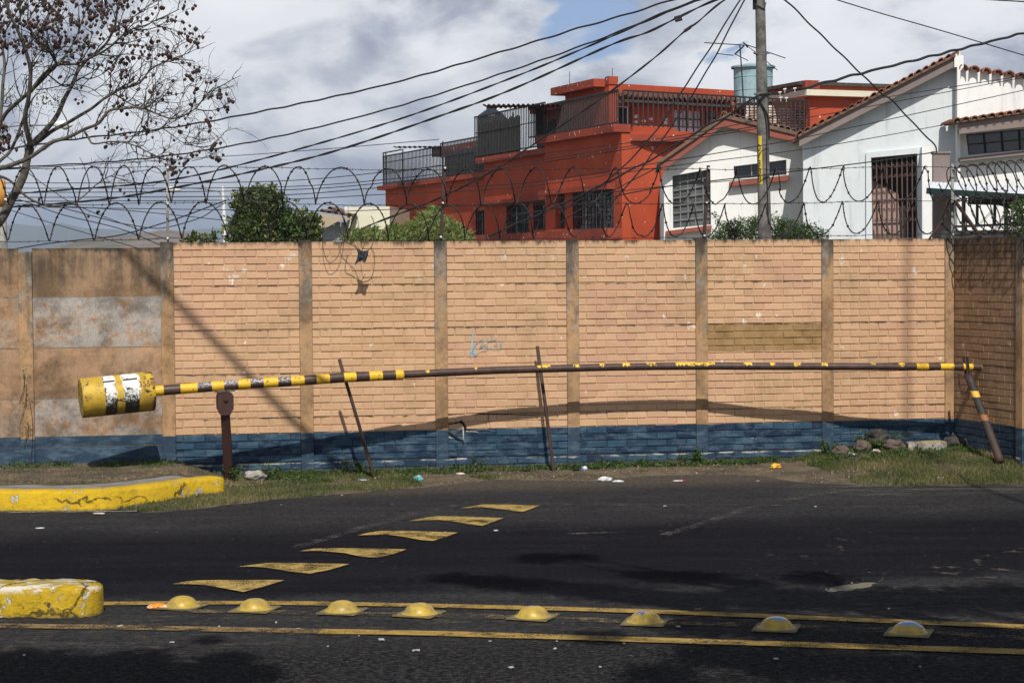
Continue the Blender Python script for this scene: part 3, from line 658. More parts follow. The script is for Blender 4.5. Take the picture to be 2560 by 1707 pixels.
# ================================================================== BARRIER
g_ = [(382, 977.5), (470, 971), (563, 963.5), (600, 960.5), (726, 953.2), (853, 944), (979, 938), (1105, 931.6), (1240, 925.5), (1400, 921), (1530, 917.5), (1652, 915.8), (1790, 915), (1905, 915.6), (2040, 916), (2168, 916.4), (2366, 917), (2474, 917.6)]
dx_ = [382, 470, 600, 700, 852, 979, 1105, 1240, 1400, 1652, 1780, 1905, 2040, 2168, 2366, 2474]; dd_ = [.80, .785, .745, .71, .65, .59, .54, .47, .43, .405, .42, .485, .52, .59, .64, .67]
ARMP = []
for px in np.arange(382, 2475, 3.0):
    py = interp(px, [a for a, b in g_], [b for a, b in g_]); dd = interp(px, dx_, dd_); ARMP.append((px, WL.pt(px, py, dd)))
# smooth
arm = [p for _, p in ARMP]
for _ in range(14): arm = [arm[0]] + [(arm[i-1]+arm[i]*2+arm[i+1])/4 for i in range(1, len(arm)-1)] + [arm[-1]]
apx = [q for q, _ in ARMP]
bands = [(382, 408, 1), (408, 451, 0), (451, 491, 1), (491, 528, .5), (528, 558, 1), (558, 594, .5), (594, 624, 1), (624, 658, .5), (658, 693, 1), (693, 726, .5), (726, 758, 1), (758, 790, 0), (790, 823, 1), (823, 857, 0), (857, 887, 1), (887, 922, 0), (922, 953, 1), (953, 986, 0), (986, 1008, .8), (2288, 2318, 1), (2349, 2381, .9), (2407, 2431, 1), (2450, 2458, .8)]
chipx = [(1067, 5), (1187, 4), (1345, 4), (1362, 11), (1438, 8), (1503, 7), (1562, 9), (1625, 12), (1700, 14), (1730, 18), (1765, 20), (1867, 10), (1928, 7), (1991, 9), (2059, 7), (2181, 7), (2252, 8)]
def armmat():
    mt, n = newmat('striped_arm_paint'); p = n.pos(); v = n.attr(); nr = n.xyz(n.nor()); a = n.noise(p, 30, 5, .7); b = n.noise(p, 9, 4, .6); z = n.xyz(p)[2]
    rustc = n.mix(n.step(b, .4, .65), (.042, .024, .020), (.070, .036, .026)); rustc = n.mix(n.m('MULTIPLY', n.step(a, .5, .7), .35), rustc, (.11, .055, .04))
    yel = n.mix(n.step(b, .4, .7), (.72, .43, .02), (.60, .36, .02))
    # 1 = yellow, .5 = worn black showing white, .2 = chips, 0 = bare
    isy = n.step(n.m('SUBTRACT', v, n.m('MULTIPLY', n.m('SUBTRACT', a, .5), .6)), .66, .68)
    flake = n.m('SUBTRACT', 1.0, n.m('MULTIPLY', n.step(n.noise(p, 24, 5, .7), .60, .63), 1))
    c = n.mix(n.m('MULTIPLY', isy, flake), rustc, yel)
    ishalf = n.m('MULTIPLY', n.step(v, .4, .45), n.step(v, .6, .55))
    c = n.mix(n.m('MULTIPLY', n.m('MULTIPLY', ishalf, n.step(nr[2], -.2, .4)), n.step(n.noise(p, 45, 5, .75), .47, .56)), c, (.40, .39, .38))
    isch = n.m('MULTIPLY', n.step(v, .15, .2), n.step(v, .35, .3))
    c = n.mix(n.m('MULTIPLY', isch, n.m('MULTIPLY', n.step(nr[2], -.05, .2), n.step(n.m('ADD', n.noise(p, 34, 4, .7), n.m('MULTIPLY', nr[2], .17)), .585, .60))), c, (.72, .46, .02))
    fin(n, c, .5, n.bump(n.m('ADD', a, n.m('MULTIPLY', isy, .25)), .35, .005), spec=.4); return mt
M_arm = armmat()
bg_ = thing('road_barrier', 'yellow and black striped rusty barrier boom with a drum counterweight on a pivot post', 'barrier', ground(573, 1217))
mb = MB(); rad = []; at_ = []
for i, px in enumerate(apx):
    r_ = .055 if px < 995 else (.043 if px < 2255 else .041)
    if 986 < px < 1008: r_ = .058+.003*math.sin(px*2)
    if 2248 < px < 2262: r_ = .047
    rad.append(r_); v = 0
    for a, b, c in bands:
        if a <= px < b: v = c
    for a, w_ in chipx:
        if abs(px-a) < w_: v = max(v, .25)
    at_.append(v)
arm2, rad2, at2 = [], [], []   # refine and keep the bands crisp
mb.tube(arm, rad, 20, 0, at_); o = mb.build('boom_arm', M_arm, bg_, smooth=True)
# drum
ax = (WL.pt(385, 977, .80) - WL.pt(205, 996, .95)).normalized(); aend = arm[0]
ax = (arm[8]-arm[0]).normalized()*.2 + ax*.8; ax.normalize()
DL, DR = .775, .213
d1 = arm[0] - Vector((0, 0, .0)); d0c = d1-ax*DL
sidev = ax.cross(Vector((0, 0, 1))).normalized(); upv = sidev.cross(ax).normalized()   # sidev towards camera (-y)
def drumpt(u_, ang, r_=DR): # ang 0 = toward camera, 90 = up
    return d0c + ax*u_ + (sidev*math.cos(ang)+upv*math.sin(ang))*r_
def drummat():
    mt, n = newmat('peeling_drum_paint'); p = n.pos()
    u_ = n.m('SUBTRACT', n.dot(p, tuple(ax)), d0c.dot(ax)); hh = n.m('DIVIDE', n.m('SUBTRACT', n.dot(p, tuple(upv)), d0c.dot(upv)), DR)
    u_ = n.m('DIVIDE', u_, DL); w1 = n.m('ADD', u_, n.m('MULTIPLY', n.m('SUBTRACT', n.noise(p, 30, 4), .5), .03))
    a = n.noise(p, 10, 5, .65); f_ = n.noise(p, 55, 5, .75); d_ = n.noise(p, 5, 3)
    yel = n.mix(n.step(d_, .35, .65), (.54, .35, .03), (.40, .26, .03)); c = n.mix(n.m('MULTIPLY', n.step(n.m('ADD', n.m('MULTIPLY', f_, .5), n.m('MULTIPLY', a, .5)), .48, .62), .6), yel, (.22, .14, .03))
    b1 = n.m('MULTIPLY', n.step(w1, .30, .31), n.step(w1, .465, .455)); b2 = n.m('MULTIPLY', n.step(w1, .565, .575), n.step(w1, .775, .765))
    bd = n.m('ADD', b1, b2)
    blk = n.mix(n.step(f_, .4, .7), (.012, .011, .010), (.05, .045, .04))
    c = n.mix(bd, c, blk)
    hz = n.m('ADD', hh, n.m('MULTIPLY', n.m('SUBTRACT', n.m('ADD', n.m('MULTIPLY', f_, .5), n.m('MULTIPLY', n.noise(p, 18, 5, .8), .5)), .5), 2.2))
    w2 = n.m('ADD', u_, n.m('MULTIPLY', n.m('SUBTRACT', n.noise(p, 16, 7, .75), .5), .17)); q1 = n.m('MULTIPLY', n.step(w2, .30, .31), n.step(w2, .465, .455)); q2 = n.m('MULTIPLY', n.step(w2, .555, .565), n.step(w2, .795, .785)); wh = n.m('MULTIPLY', n.m('ADD', q1, q2, clamp=True), n.step(hz, -.42, -.18))
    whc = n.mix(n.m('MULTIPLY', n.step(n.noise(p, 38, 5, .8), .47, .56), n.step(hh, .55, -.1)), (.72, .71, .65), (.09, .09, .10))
    whc = n.mix(n.m('MULTIPLY', n.step(n.noise(p, 17, 4, .7), .60, .63), .9), whc, (.04, .025, .02))
    c = n.mix(wh, c, whc)
    seam = n.m('MULTIPLY', bd, n.step(n.m('ABSOLUTE', n.m('SUBTRACT', n.m('ADD', hh, n.m('MULTIPLY', u_, -.02)), .74)), .05, .035)); c = n.mix(seam, c, (.05, .045, .04))
    # rusty scabs and white nicks
    c = n.mix(n.step(n.m('ADD', n.noise(p, 13, 4, .65), n.m('MULTIPLY', n.step(n.m('ABSOLUTE', n.m('SUBTRACT', u_, .5)), .3, .5), .09)), .625, .64), c, (.045, .028, .022))
    c = n.mix(n.m('MULTIPLY', n.step(n.noise(p, 26, 3, .5), .70, .715), .9), c, (.72, .70, .64))
    c = n.mix(n.m('MULTIPLY', n.m('MULTIPLY', n.step(u_, .93, .985), n.step(hh, -.1, -.45)), n.step(f_, .25, .45)), c, (.035, .02, .018))
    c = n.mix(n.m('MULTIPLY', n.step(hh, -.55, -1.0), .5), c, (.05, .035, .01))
    fin(n, c, .5, n.bump(n.m('ADD', f_, n.m('MULTIPLY', wh, .4)), .35, .006), spec=.35); return mt
M_drum = drummat()
mb = MB(); K = 56; rings = [(0, DR-.012), (.004, DR-.003), (.012, DR), (.05, DR), (DL*.5, DR-.001), (DL-.012, DR), (DL-.003, DR-.003), (DL, DR-.012)]
vs = [drumpt(u_, 2*math.pi*k/K, r_) for u_, r_ in rings for k in range(K)]
mb.mesh(vs, [(i*K+j, i*K+(j+1) % K, (i+1)*K+(j+1) % K, (i+1)*K+j) for i in range(len(rings)-1) for j in range(K)] + [tuple(range(K)), tuple((len(rings)-1)*K+j for j in range(K))])
dr = mb.build('counterweight_drum', M_drum, bg_)
for p_ in dr.data.polygons: p_.use_smooth = len(p_.vertices) == 4
M_red = pbr('faded_red_lettering', (.16, .03, .015), rough=.7); M_blk = pbr('black_lettering', (.02, .02, .025), rough=.7)
def dplace(u0, a0):
    return lambda c: drumpt(u0 + c.x, math.radians(a0) + c.y/DR, DR+.0015 + (.001 if c.z > 0 else 0))
txt('3558', .088, M_red, dr, dplace(DL*.885, 27), 'number_3558')
txt('3', .055, M_red, dr, dplace(DL*.875, 50), 'number_3')
txt('010', .075, M_blk, dr, dplace(DL*.675, -9), 'number_010')
mb = MB()   # frame lines of the old stencil round the 010 and smudged marks beside it
for (u0, a0, u1, a1) in ((.61, -22, .735, -22), (.735, -22, .735, 4), (.40, -17, .47, -21), (.44, -12, .58, -16)):
    pth = [drumpt(DL*(u0+(u1-u0)*t), math.radians(a0+(a1-a0)*t), DR+.0015) for t in np.linspace(0, 1, 8)]; mb.tube(pth, .003, 4)
for i in range(16):
    u_ = DL*R.uniform(.36, .56); a_ = R.uniform(-20, -6); pth = [drumpt(u_+k*.006*R.uniform(.4, 1.4), math.radians(a_+R.uniform(-3, 3)), DR+.0012) for k in range(4)]; mb.tube(pth, .0028, 4)
mb.build('stencil_marks', M_blk, dr)
# bracket, flange, bolt, post
ip = int((563-382)/3); pc = arm[ip]; av = (arm[ip+3]-arm[ip-3]).normalized(); sv = Vector((av.y, -av.x, 0)).normalized()
mb = MB(); q = pc - Vector((0, 0, .058)); mb.bar(q-av*.105, q+av*.105, .13, .018); mb.build('flange', M_arm, bg_)
pb = ground(573, 1217, -.03); ptop = pc - Vector((0, 0, .07))
hx_ = Vector((av.x, av.y, 0)).normalized()
mb = MB(); oc = [(-.072, -.005), (-.088, -.04), (-.088, -.18), (-.05, -.25), (.05, -.25), (.088, -.18), (.088, -.04), (.066, -.005)]
for sgn in (.06, -.06):
    f_ = [ptop + hx_*a + Vector((0, 0, b)) + sv*sgn for a, b in oc]; mb.prism(f_, [v - sv*.012 for v in f_])
o = mb.build('pivot_bracket', M_rustpost, bg_); 
mb = MB(); c0 = ptop - Vector((0, 0, .08)) ; mb.tube([c0+sv*.085, c0-sv*.085], .017, 10); mb.tube([c0+sv*.075, c0+sv*.063], .024, 6); mb.build('pivot_bolt', M_rust, bg_)
mb = MB(); tp = ptop-Vector((0, 0, .20)); 
mb.bar(pb, tp, .096, .096); o = mb.build('pivot_post', M_rustpost, bg_); bv = o.modifiers.new('b', 'BEVEL'); bv.width = .012; bv.segments = 2
# end cap of the arm with a small pulley-like hook
ea = arm[-1]; ed = (arm[-1]-arm[-6]).normalized()
mb = MB(); mb.tube([ea, ea+ed*.05, ea+ed*.08+Vector((0, 0, .02))], [.045, .05, .03], 10); mb.tube([ea+ed*.02+Vector((0, 0, .05)), ea+ed*.10+Vector((0, 0, .055)), ea+ed*.15+Vector((0, 0, .03)), ea+ed*.13+Vector((0, 0, -.01))], .012, 6)
mb.tube([ea+ed*.06+Vector((0, 0, .05)), ea+ed*.1+Vector((0, 0, .10)), ea+ed*.16+Vector((0, 0, .07)), ea+ed*.19+Vector((0, 0, .02))], .004, 5)
mb.build('end_hook', M_dark, bg_, smooth=True)
# leaning support at the far right
sb = ground(2497, 1142, .19); i2 = min(len(arm)-1, int((2418-382)/3)); stp = arm[i2] - Vector((0, 0, .06)); stp = stp + Vector((.01, -.02, -.02))
sup = thing('boom_rest', 'leaning rusty pipe support with yellow band holding up the barrier tip', 'support', sb)
def supmat():
    mt, n = newmat('banded_support_paint'); p = n.pos(); t = n.m('SUBTRACT', n.xyz(p)[2], sb.z); t = n.m('DIVIDE', t, stp.z-sb.z); a = n.noise(p, 30, 5, .7); t2 = n.m('ADD', t, n.m('MULTIPLY', n.m('SUBTRACT', a, .5), .02))
    c = n.mix(n.step(n.noise(p, 9, 4), .4, .65), (.028, .023, .022), (.050, .034, .030))
    c = n.mix(n.m('MULTIPLY', n.step(t2, .715, .72), n.step(t2, .795, .79)), c, (.60, .38, .07))
    c = n.mix(n.m('MULTIPLY', n.m('MULTIPLY', n.step(t2, .43, .44), n.step(t2, .515, .50)), .85), c, (.30, .12, .045))
    c = n.mix(n.m('MULTIPLY', n.step(t2, .30, .05), .5), c, (.085, .042, .028))
    fin(n, c, .65, n.bump(a, .3, .004), spec=.35); return mt
M_sup = supmat()
mb = MB(); pth = [sb-(stp-sb)*.06] + [sb+(stp-sb)*t for t in (0, .3, .6, .9, .985)]; mb.tube(pth, .047, 16); mb.build('support_pipe', M_sup, sup, smooth=True)
mb = MB(); u3 = Vector((1, 0, 0)); top_ = arm[i2]
for sg in (-1, 1):
    off = Vector((.17, -.985, 0))*(.052*sg); a = stp-Vector((0, 0, .03)); mb.bar(a+off, top_+off+Vector((-.012, 0, .12)), .035, .012)
mb.bar(stp+Vector((-.14, 0, .005)), stp+Vector((.03, 0, -.06)), .05, .012); mb.build('fork_bracket', M_dark, sup)
mb = MB(); prev = None
ch = [stp+Vector((-.11, -.04, 0)), stp+Vector((-.105, -.045, -.14)), stp+Vector((-.07, -.05, -.23)), stp+Vector((-.03, -.05, -.22)), stp+Vector((-.0, -.055, -.15))]
cp = smooth_path(ch, 5)
for i in range(len(cp)-1):
    a, b = cp[i], cp[i+1]; mid = (a+b)/2; t = (b-a).normalized(); sdv = Vector((0, 1, 0)) if i % 2 else Vector((1, 0, 0)); L_ = (b-a).length*.62
    loop = [mid + t*(L_*math.cos(k*math.pi/4)) + sdv*(.010*math.sin(k*math.pi/4)) for k in range(9)]; mb.tube(loop, .003, 4, cap=False)
mb.build('chain', M_dark, sup)
# leaning rods
for (pt, pb_, dt, db, r_, lab) in (((848, 898), (938, 1201), .53, .47, .0195, 'thin rusty rod leaning behind the striped part of the barrier boom'), ((1343, 865.5), (1385, 1182), .17, .33, .0205, 'thin rusty rod leaning upright beside the bare middle of the barrier boom')):
    a = WL.pt(*pt, dt); b = WL.pt(*pb_, db); mb = MB(); mb.tube([b-(a-b)*.05, b, (a+b)/2+Vector((.003, 0, 0)), a], r_, 10); tag(mb.build('rusty_rod', M_rust, smooth=True), lab, 'metal rod', 'rods leaning by the barrier')
# ================================================================== ROAD STUD DOMES
def domemat():
    mt, n = newmat('worn_yellow_dome'); p = n.pos(); o_ = n.obj(); z = n.xyz(o_)[2]; v = n.new('ShaderNodeObjectInfo').outputs['Random']
    a = n.noise(p, 14, 5, .65); f_ = n.noise(p, 60, 4, .7)
    c = n.mix(n.step(a, .35, .65), (.46, .31, .035), (.28, .20, .06)); c = n.mix(n.m('MULTIPLY', n.step(f_, .5, .7), .3), c, (.15, .13, .06))
    wear = n.step(n.m('ADD', n.m('ADD', z, n.m('MULTIPLY', n.m('SUBTRACT', a, .5), .09)), n.m('MULTIPLY', n.m('SUBTRACT', n.xyz(p)[0], .6), .0065)), .0705, .073)
    c = n.mix(wear, c, (.40, .46, .60)); n.put(n.b.inputs['Coat Weight'], 0)  # bare worn metal, its blue tint painted in for the reflected sky
    fin(n, c, n.mix(wear, (.38,)*3, (.18,)*3), n.bump(f_, .12, .003), n.m('MULTIPLY', wear, .85), .4); return mt
M_dome = domemat(); M_plate = pbr('yellowed_plate', (.20, .155, .05), (.11, .095, .05), sc_=12, rough=.6)
def make_dome(loc):
    t = thing('road_stud', 'x', 'road stud', loc, 'dome studs along the yellow line'); c0 = Vector(loc)
    mb = MB(); K = 28; prof = [(.138, .004), (.120, .008), (.109, .017), (.101, .032), (.088, .049), (.069, .063), (.047, .0725), (.023, .077), (0.001, .078)]
    mb.mesh([c0+Vector((r_*math.cos(2*math.pi*k/K), r_*math.sin(2*math.pi*k/K), z)) for r_, z in prof for k in range(K)], [(i*K+j, i*K+(j+1) % K, (i+1)*K+(j+1) % K, (i+1)*K+j) for i in range(len(prof)-1) for j in range(K)])
    mb.build('dome', M_dome, t, smooth=True)
    mb = MB(); mb.box(c0+Vector((0, 0, .0035)), (.285, .285, .007)); o = mb.build('base_plate', M_plate, t); bv = o.modifiers.new('b', 'BEVEL'); bv.width = .02; bv.affect = 'VERTICES'
    for sx in (-1, 1):
        for sy in (-1, 1):
            mb = MB(); mb.tube([c0+Vector((sx*.124, sy*.124, .004)), c0+Vector((sx*.124, sy*.124, .014))], .009, 6); mb.build('bolt', M_wirelt, t)
    return t
dpx = [(456, 1519), (637, 1526), (856, 1531), (1049, 1537), (1333, 1544.5), (1613, 1557), (1941, 1571.5), (2272, 1584)]
dlab = ['first yellow dome stud, beside the broken orange reflector', 'second yellow dome stud from the left, evenly painted', 'third yellow dome stud from the left, small dark chip on top', 'fourth yellow dome stud from the left, bluish bare patch on top', 'fifth dome stud from the left, wider gap before it', 'sixth dome stud from the left, with flattened scrap at its right edge', 'seventh dome stud, second from the right, shiny bare top', 'rightmost dome stud with jagged shiny bare metal top']
d0_ = make_dome((0, 0, 0)); kids = list(d0_.children)
for i, (px, py) in enumerate(dpx):
    g0 = ground(px, py); lo = (g0.x, g0.y, roadz(g0.x, g0.y)+.009)
    if i == 0: d_ = d0_
    else:
        d_ = d0_.copy(); sc.collection.objects.link(d_)
        for ch_ in kids: c_ = ch_.copy(); sc.collection.objects.link(c_); c_.parent = d_
    d_.location = lo; d_.rotation_euler = (0, 0, math.radians(-17+R.uniform(-4, 4))); d_['label'] = dlab[i]
# ================================================================== RAZOR WIRE
SC_L, SC_R = -5.3, PS[6]+.0
def coil_z(s_, zc): return zc + interp(s_, [-5, -.5, 1.5, 3.8, 9.2], [-.06, 0, -.02, -.03, 0]) + .012*math.sin(s_*1.7)
def coil(Pf, a0, a1, zc, rad_, pitch, skew, seed, name, lab, d_off=0.0, barb=.085, grp='coils of razor wire above the walls'):
    rr = random.Random(seed); mb = MB(); path = []; t = rr.uniform(0, 6.28); a = a0; r_ = rad_; pv = pitch
    while a < a1:
        sk = skew(a) if callable(skew) else skew
        path.append(Pf(a + sk*math.sin(t)*pv*.16, d_off + math.sin(t+.5)*r_*.8, coil_z(a, zc) + math.cos(t)*r_)); dt = 2*math.pi/22; t += dt; a += pv*dt/(2*math.pi)
        if rr.random() < .06: pv = pitch*rr.uniform(.75, 1.3); r_ = rad_*rr.uniform(.94, 1.04)
    path = smooth_path(path, 2)
    mb.tube(path, .0075, 5)
    acc = 0
    for i in range(1, len(path)):
        acc += (path[i]-path[i-1]).length
        if acc > barb:
            acc = 0; t_ = (path[i]-path[i-1]).normalized(); u_ = t_.cross(Vector((rr.uniform(-1, 1), rr.uniform(-1, 1), rr.uniform(-1, 1)))).normalized(); p = path[i]; h = .018
            mb.mesh([p-t_*.018, p+u_*h-t_*.006, p+t_*.018, p-u_*h-t_*.006, p+u_*h*.6+t_*.014, p-u_*h*.6+t_*.014], [(0, 1, 4, 2), (0, 2, 5, 3)])
    return tag(mb.build(name, M_wire), lab, 'razor wire', grp)
skf = lambda a: interp(a, [-5, 3, 4.4, 5.4, 9], [.8, .8, 0, -1.3, -1.5])
coil(Wp, SC_L, SC_R+.05, 3.345, .205, .43, skf, 1, 'razor_wire_coil', 'upper stretched coil of razor wire above the main wall')
coil(Wp, SC_L, SC_R+.05, 2.945, .20, .44, skf, 2, 'razor_wire_coil', 'lower stretched coil of razor wire just above the main wall top')
coil(SWL.P, -.1, 4.2, 3.345, .21, .20, 0, 3, 'razor_wire_coil', 'upper round-looped coil of razor wire above the right return wall')
coil(SWL.P, -.1, 4.2, 2.945, .21, .22, 0, 4, 'razor_wire_coil', 'lower round-looped coil of razor wire above the right return wall')
def strand(Pf, a0, a1, z, lab, seed, knots=True, r_=.0035):
    rr = random.Random(seed); mb = MB(); pth = []
    for i in range(int((a1-a0)/.1)+1):
        a = a0+i*.1; pth.append(Pf(a, 0.0+.004*math.sin(a*3+seed), coil_z(a, z)-.014*abs(math.sin((a-PS[0])*math.pi/3.1)) + .004*math.sin(a*9+seed)))
    mb.tube(pth, r_, 4)
    if knots:
        a = a0+.1
        while a < a1-.05:
            q = Vector(pth[min(len(pth)-1, int((a-a0)/.1))]); 
            for k in range(2):
                v = Vector((rr.uniform(-1, 1), rr.uniform(-1, 1), rr.uniform(-1, 1))).normalized()*.022; mb.tube([q-v, q+v], .0022, 4)
            a += rr.uniform(.11, .15)
    return tag(mb.build('barbed_wire_strand', M_wire), lab, 'barbed wire', 'strands of barbed wire above the walls')
for z, nm in ((3.55, 'top'), (3.145, 'middle'), (2.745, 'bottom')):
    strand(Wp, SC_L, PS[6], z, nm + ' barbed wire strand above the main wall', int(z*10))
    strand(SWL.P, 0, 4.2, z+.0, nm + ' barbed wire strand above the right return wall', int(z*10)+1)
for i, (ptp, pbt, lab, lt) in enumerate(((((419, 414)), (419, 600), 'grey upright wire post on the left end of the brick wall', 1), ((1112, 414), (1101, 596), 'rusty leaning wire post rising in front of the red building', 0), ((1771, 414), (1759, 595), 'rusty leaning wire post rising in front of the white gabled house', 0), ((2381, 410), (2381, 600), 'grey wire post at the wall corner', 1))):
    a = WL.pt(*ptp, -.02); b = WL.pt(*pbt, -.02); t = thing('wire_post', lab, 'post', b, 'posts carrying the razor wire')
    mb = MB(); mb.bar(b-Vector((0, 0, .08)), a, .034, .034); mb.build('upright', M_conc if lt else M_rust, t)
    for z in (3.53, 3.13, 2.74):
        q = b+(a-b)*((z-b.z)/(a.z-b.z)); mb = MB(); mb.tube([q+WN*.018, q+WN*.03, q+WN*.05], [.011, .015, .010], 8); mb.build('insulator', M_insul, t)
# corner braces
mb = MB(); a = SWL.P(.02, 0, 3.14); mb.bar(a, SWL.P(.62, 0, 2.70), .03, .03); tag(mb.build('brace_bar', M_rust), 'light rusty brace slanting down from the corner post along the return wall', 'brace')
mb = MB(); mb.bar(a, WL.pt(2322, 600, 0), .024, .024); tag(mb.build('brace_bar', M_rust), 'dark brace slanting down left from the corner post to the wall top', 'brace')
# torn black rag caught in sagging wire over the second bay
mb = MB(); lp = [(868, 560), (862, 600), (880, 612), (905, 628), (925, 622), (934, 600), (936, 562), (928, 540)]
mb.tube(smooth_path([WL.pt(x, y, .30) for x, y in lp], 6), .0045, 5); mb.tube(smooth_path([WL.pt(x, y, .2+.1*i/4) for i, (x, y) in enumerate([(845, 560), (855, 585), (885, 610), (900, 632), (912, 610)])], 6), .004, 5)
mb.tube(smooth_path([WL.pt(x, y, .25) for x, y in [(893, 540), (900, 585), (906, 625)]], 6), .003, 5)
mb.tube(smooth_path([WL.pt(x, y, .12) for x, y in [(806, 556), (808, 620), (822, 656), (845, 640), (858, 590), (862, 545)]], 6), .0035, 5)
tag(mb.build('sagging_wire_loops', M_wire), 'loose tangled wire loops sagging over the wall top above the rag', 'razor wire')
mb = MB()
def rag(pts, off, amp, th=.006):
    f_ = [WL.pt(x, y, off+amp*math.sin(i*1.7)) for i, (x, y) in enumerate(pts)]; mb.prism(f_, [p-WL.n*th for p in f_])
def zz(x, y): return (600+x/2.375, 580+y/2.375)
rag([zz(*q) for q in [(690, 92), (712, 110), (730, 118), (722, 150), (716, 176), (700, 180), (686, 198), (682, 188), (694, 160), (700, 130)]], .30, .012)
rag([zz(*q) for q in [(726, 120), (764, 110), (760, 140), (752, 160), (744, 184), (728, 176), (716, 172), (722, 145)]], .315, .015)
rag([zz(*q) for q in [(700, 120), (740, 128), (738, 150), (706, 160)]], .335, .012)
tag(mb.build('torn_rag', pbr('black_rag', (.02, .021, .026), (.07, .075, .09), sc_=22, bs=40, bstr=1, bd=.02)), 'torn black rag hanging from the wire in front of the brick wall', 'rag')
# ================================================================== BACKGROUND
from mathutils.geometry import tessellate_polygon
def plaster(name, c1, c2, chipc=(.75, .73, .68), chip=.70, streak=.3, sc_=.5):
    mt, n = newmat(name); p = n.pos(); z = n.xyz(p)[2]; a = n.noise(p, sc_, 4); b = n.noise(p, 5, 5, .65); s_ = n.noise(n.scale(p, (4, 4, .35)), 1, 5, .7)
    c = n.mix(n.step(a, .35, .65), c1, c2); c = n.mix(n.m('MULTIPLY', n.step(b, .45, .75), .25), c, tuple(v*.7 for v in c1))
    c = n.mix(n.m('MULTIPLY', n.step(s_, .5, .8), streak), c, tuple(v*.35 for v in c1))
    c = n.mix(n.m('MULTIPLY', n.step(n.noise(p, 6.5, 3, .55), chip, chip+.012), .85), c, chipc)
    v = n.attr(); k = n.m('ADD', n.m('MULTIPLY', v, .3), .85); c = n.mix(1, c, n.comb(k, k, k), 'MULTIPLY')
    fin(n, c, .9, n.bump(n.noise(p, 30, 4), .25, .01), spec=.15); return mt
M_red_ = plaster('red_plaster', (.43, .080, .035), (.36, .064, .030)); M_redtrim = plaster('red_ledge', (.33, .066, .036), (.22, .048, .032), chip=.665, streak=.6)
M_wh = plaster('white_plaster', (.78, .78, .75), (.72, .73, .72), (.5, .5, .5), .74, .45); M_wh_shade = plaster('shaded_white_plaster', (.63, .67, .68), (.58, .62, .64), (.62, .62, .6), .74, .4)  # bluish copy of the white paints in the gable face's weaker light
M_brown = plaster('brown_fascia', (.30, .095, .065), (.24, .08, .06), (.4, .3, .25), .78, .3); M_taupe = plaster('taupe_plaster', (.24, .19, .175), (.20, .165, .155), (.4, .38, .35), .78, .3)
M_cream = plaster('cream_plaster', (.66, .64, .50), (.60, .58, .46), chip=.8, streak=.15); M_tan = plaster('tan_plaster', (.42, .34, .24), (.36, .30, .22), chip=.8)
M_tile = pbr('clay_roof_tile', (.30, .105, .05), (.13, .055, .035), sc_=9, bs=40, bstr=.4, varamt=.4); M_tiledk = pbr('weathered_roof_tile', (.20, .11, .075), (.10, .08, .06), sc_=7, bs=40, bstr=.5, varamt=.35)
M_iron = pbr('black_iron', (.014, .014, .016), (.03, .028, .028), sc_=8, rough=.6); M_sheet = pbr('rusty_corrugated_sheet', (.10, .05, .035), (.055, .035, .03), sc_=5)
M_gsheet = pbr('grey_weathered_sheet', (.04, .038, .036), (.075, .062, .052), sc_=7, rough=.7); M_brgrille = pbr('brown_iron', (.11, .065, .055), (.08, .05, .045), rough=.5)
M_curt = pbr('pale_curtain', (.42, .44, .46), (.2, .21, .23), sc_=3, varamt=.3); M_teal = pbr('pale_blue_tank_paint', (.20, .34, .37), (.30, .43, .46), sc_=2.5, bs=10); M_tankd = pbr('black_tank_plastic', (.018, .022, .030), (.024, .03, .04), rough=.4)
M_inner = pbr('dark_interior', (.02, .017, .016), (.035, .03, .028), rough=.9); M_wpanel = pbr('white_panel', (.62, .66, .68), (.5, .54, .57), sc_=1.5)
M_silver = pbr('bright_metal_roof', (.72, .75, .78), (.6, .63, .66), sc_=2, rough=.45, metal=0)
def holed(mb, pl, outer, holes, off=0, th=.25, mi=0):
    """front sheet with openings (pixel outlines), with reveals th deep and outer edges"""
    loops = [[pl.pt(x, y, off) for x, y in outer]] + [[pl.pt(x, y, off) for x, y in h_] for h_ in holes]
    flat = [v for l in loops for v in l]; tri = tessellate_polygon(loops); mb.mesh(flat, [tuple(t) for t in tri], mi)
    for l in loops:
        bk = [v-pl.n*th for v in l]; n_ = len(l); mb.mesh(l+bk, [(i, (i+1) % n_, (i+1) % n_+n_, i+n_) for i in range(n_)], mi)
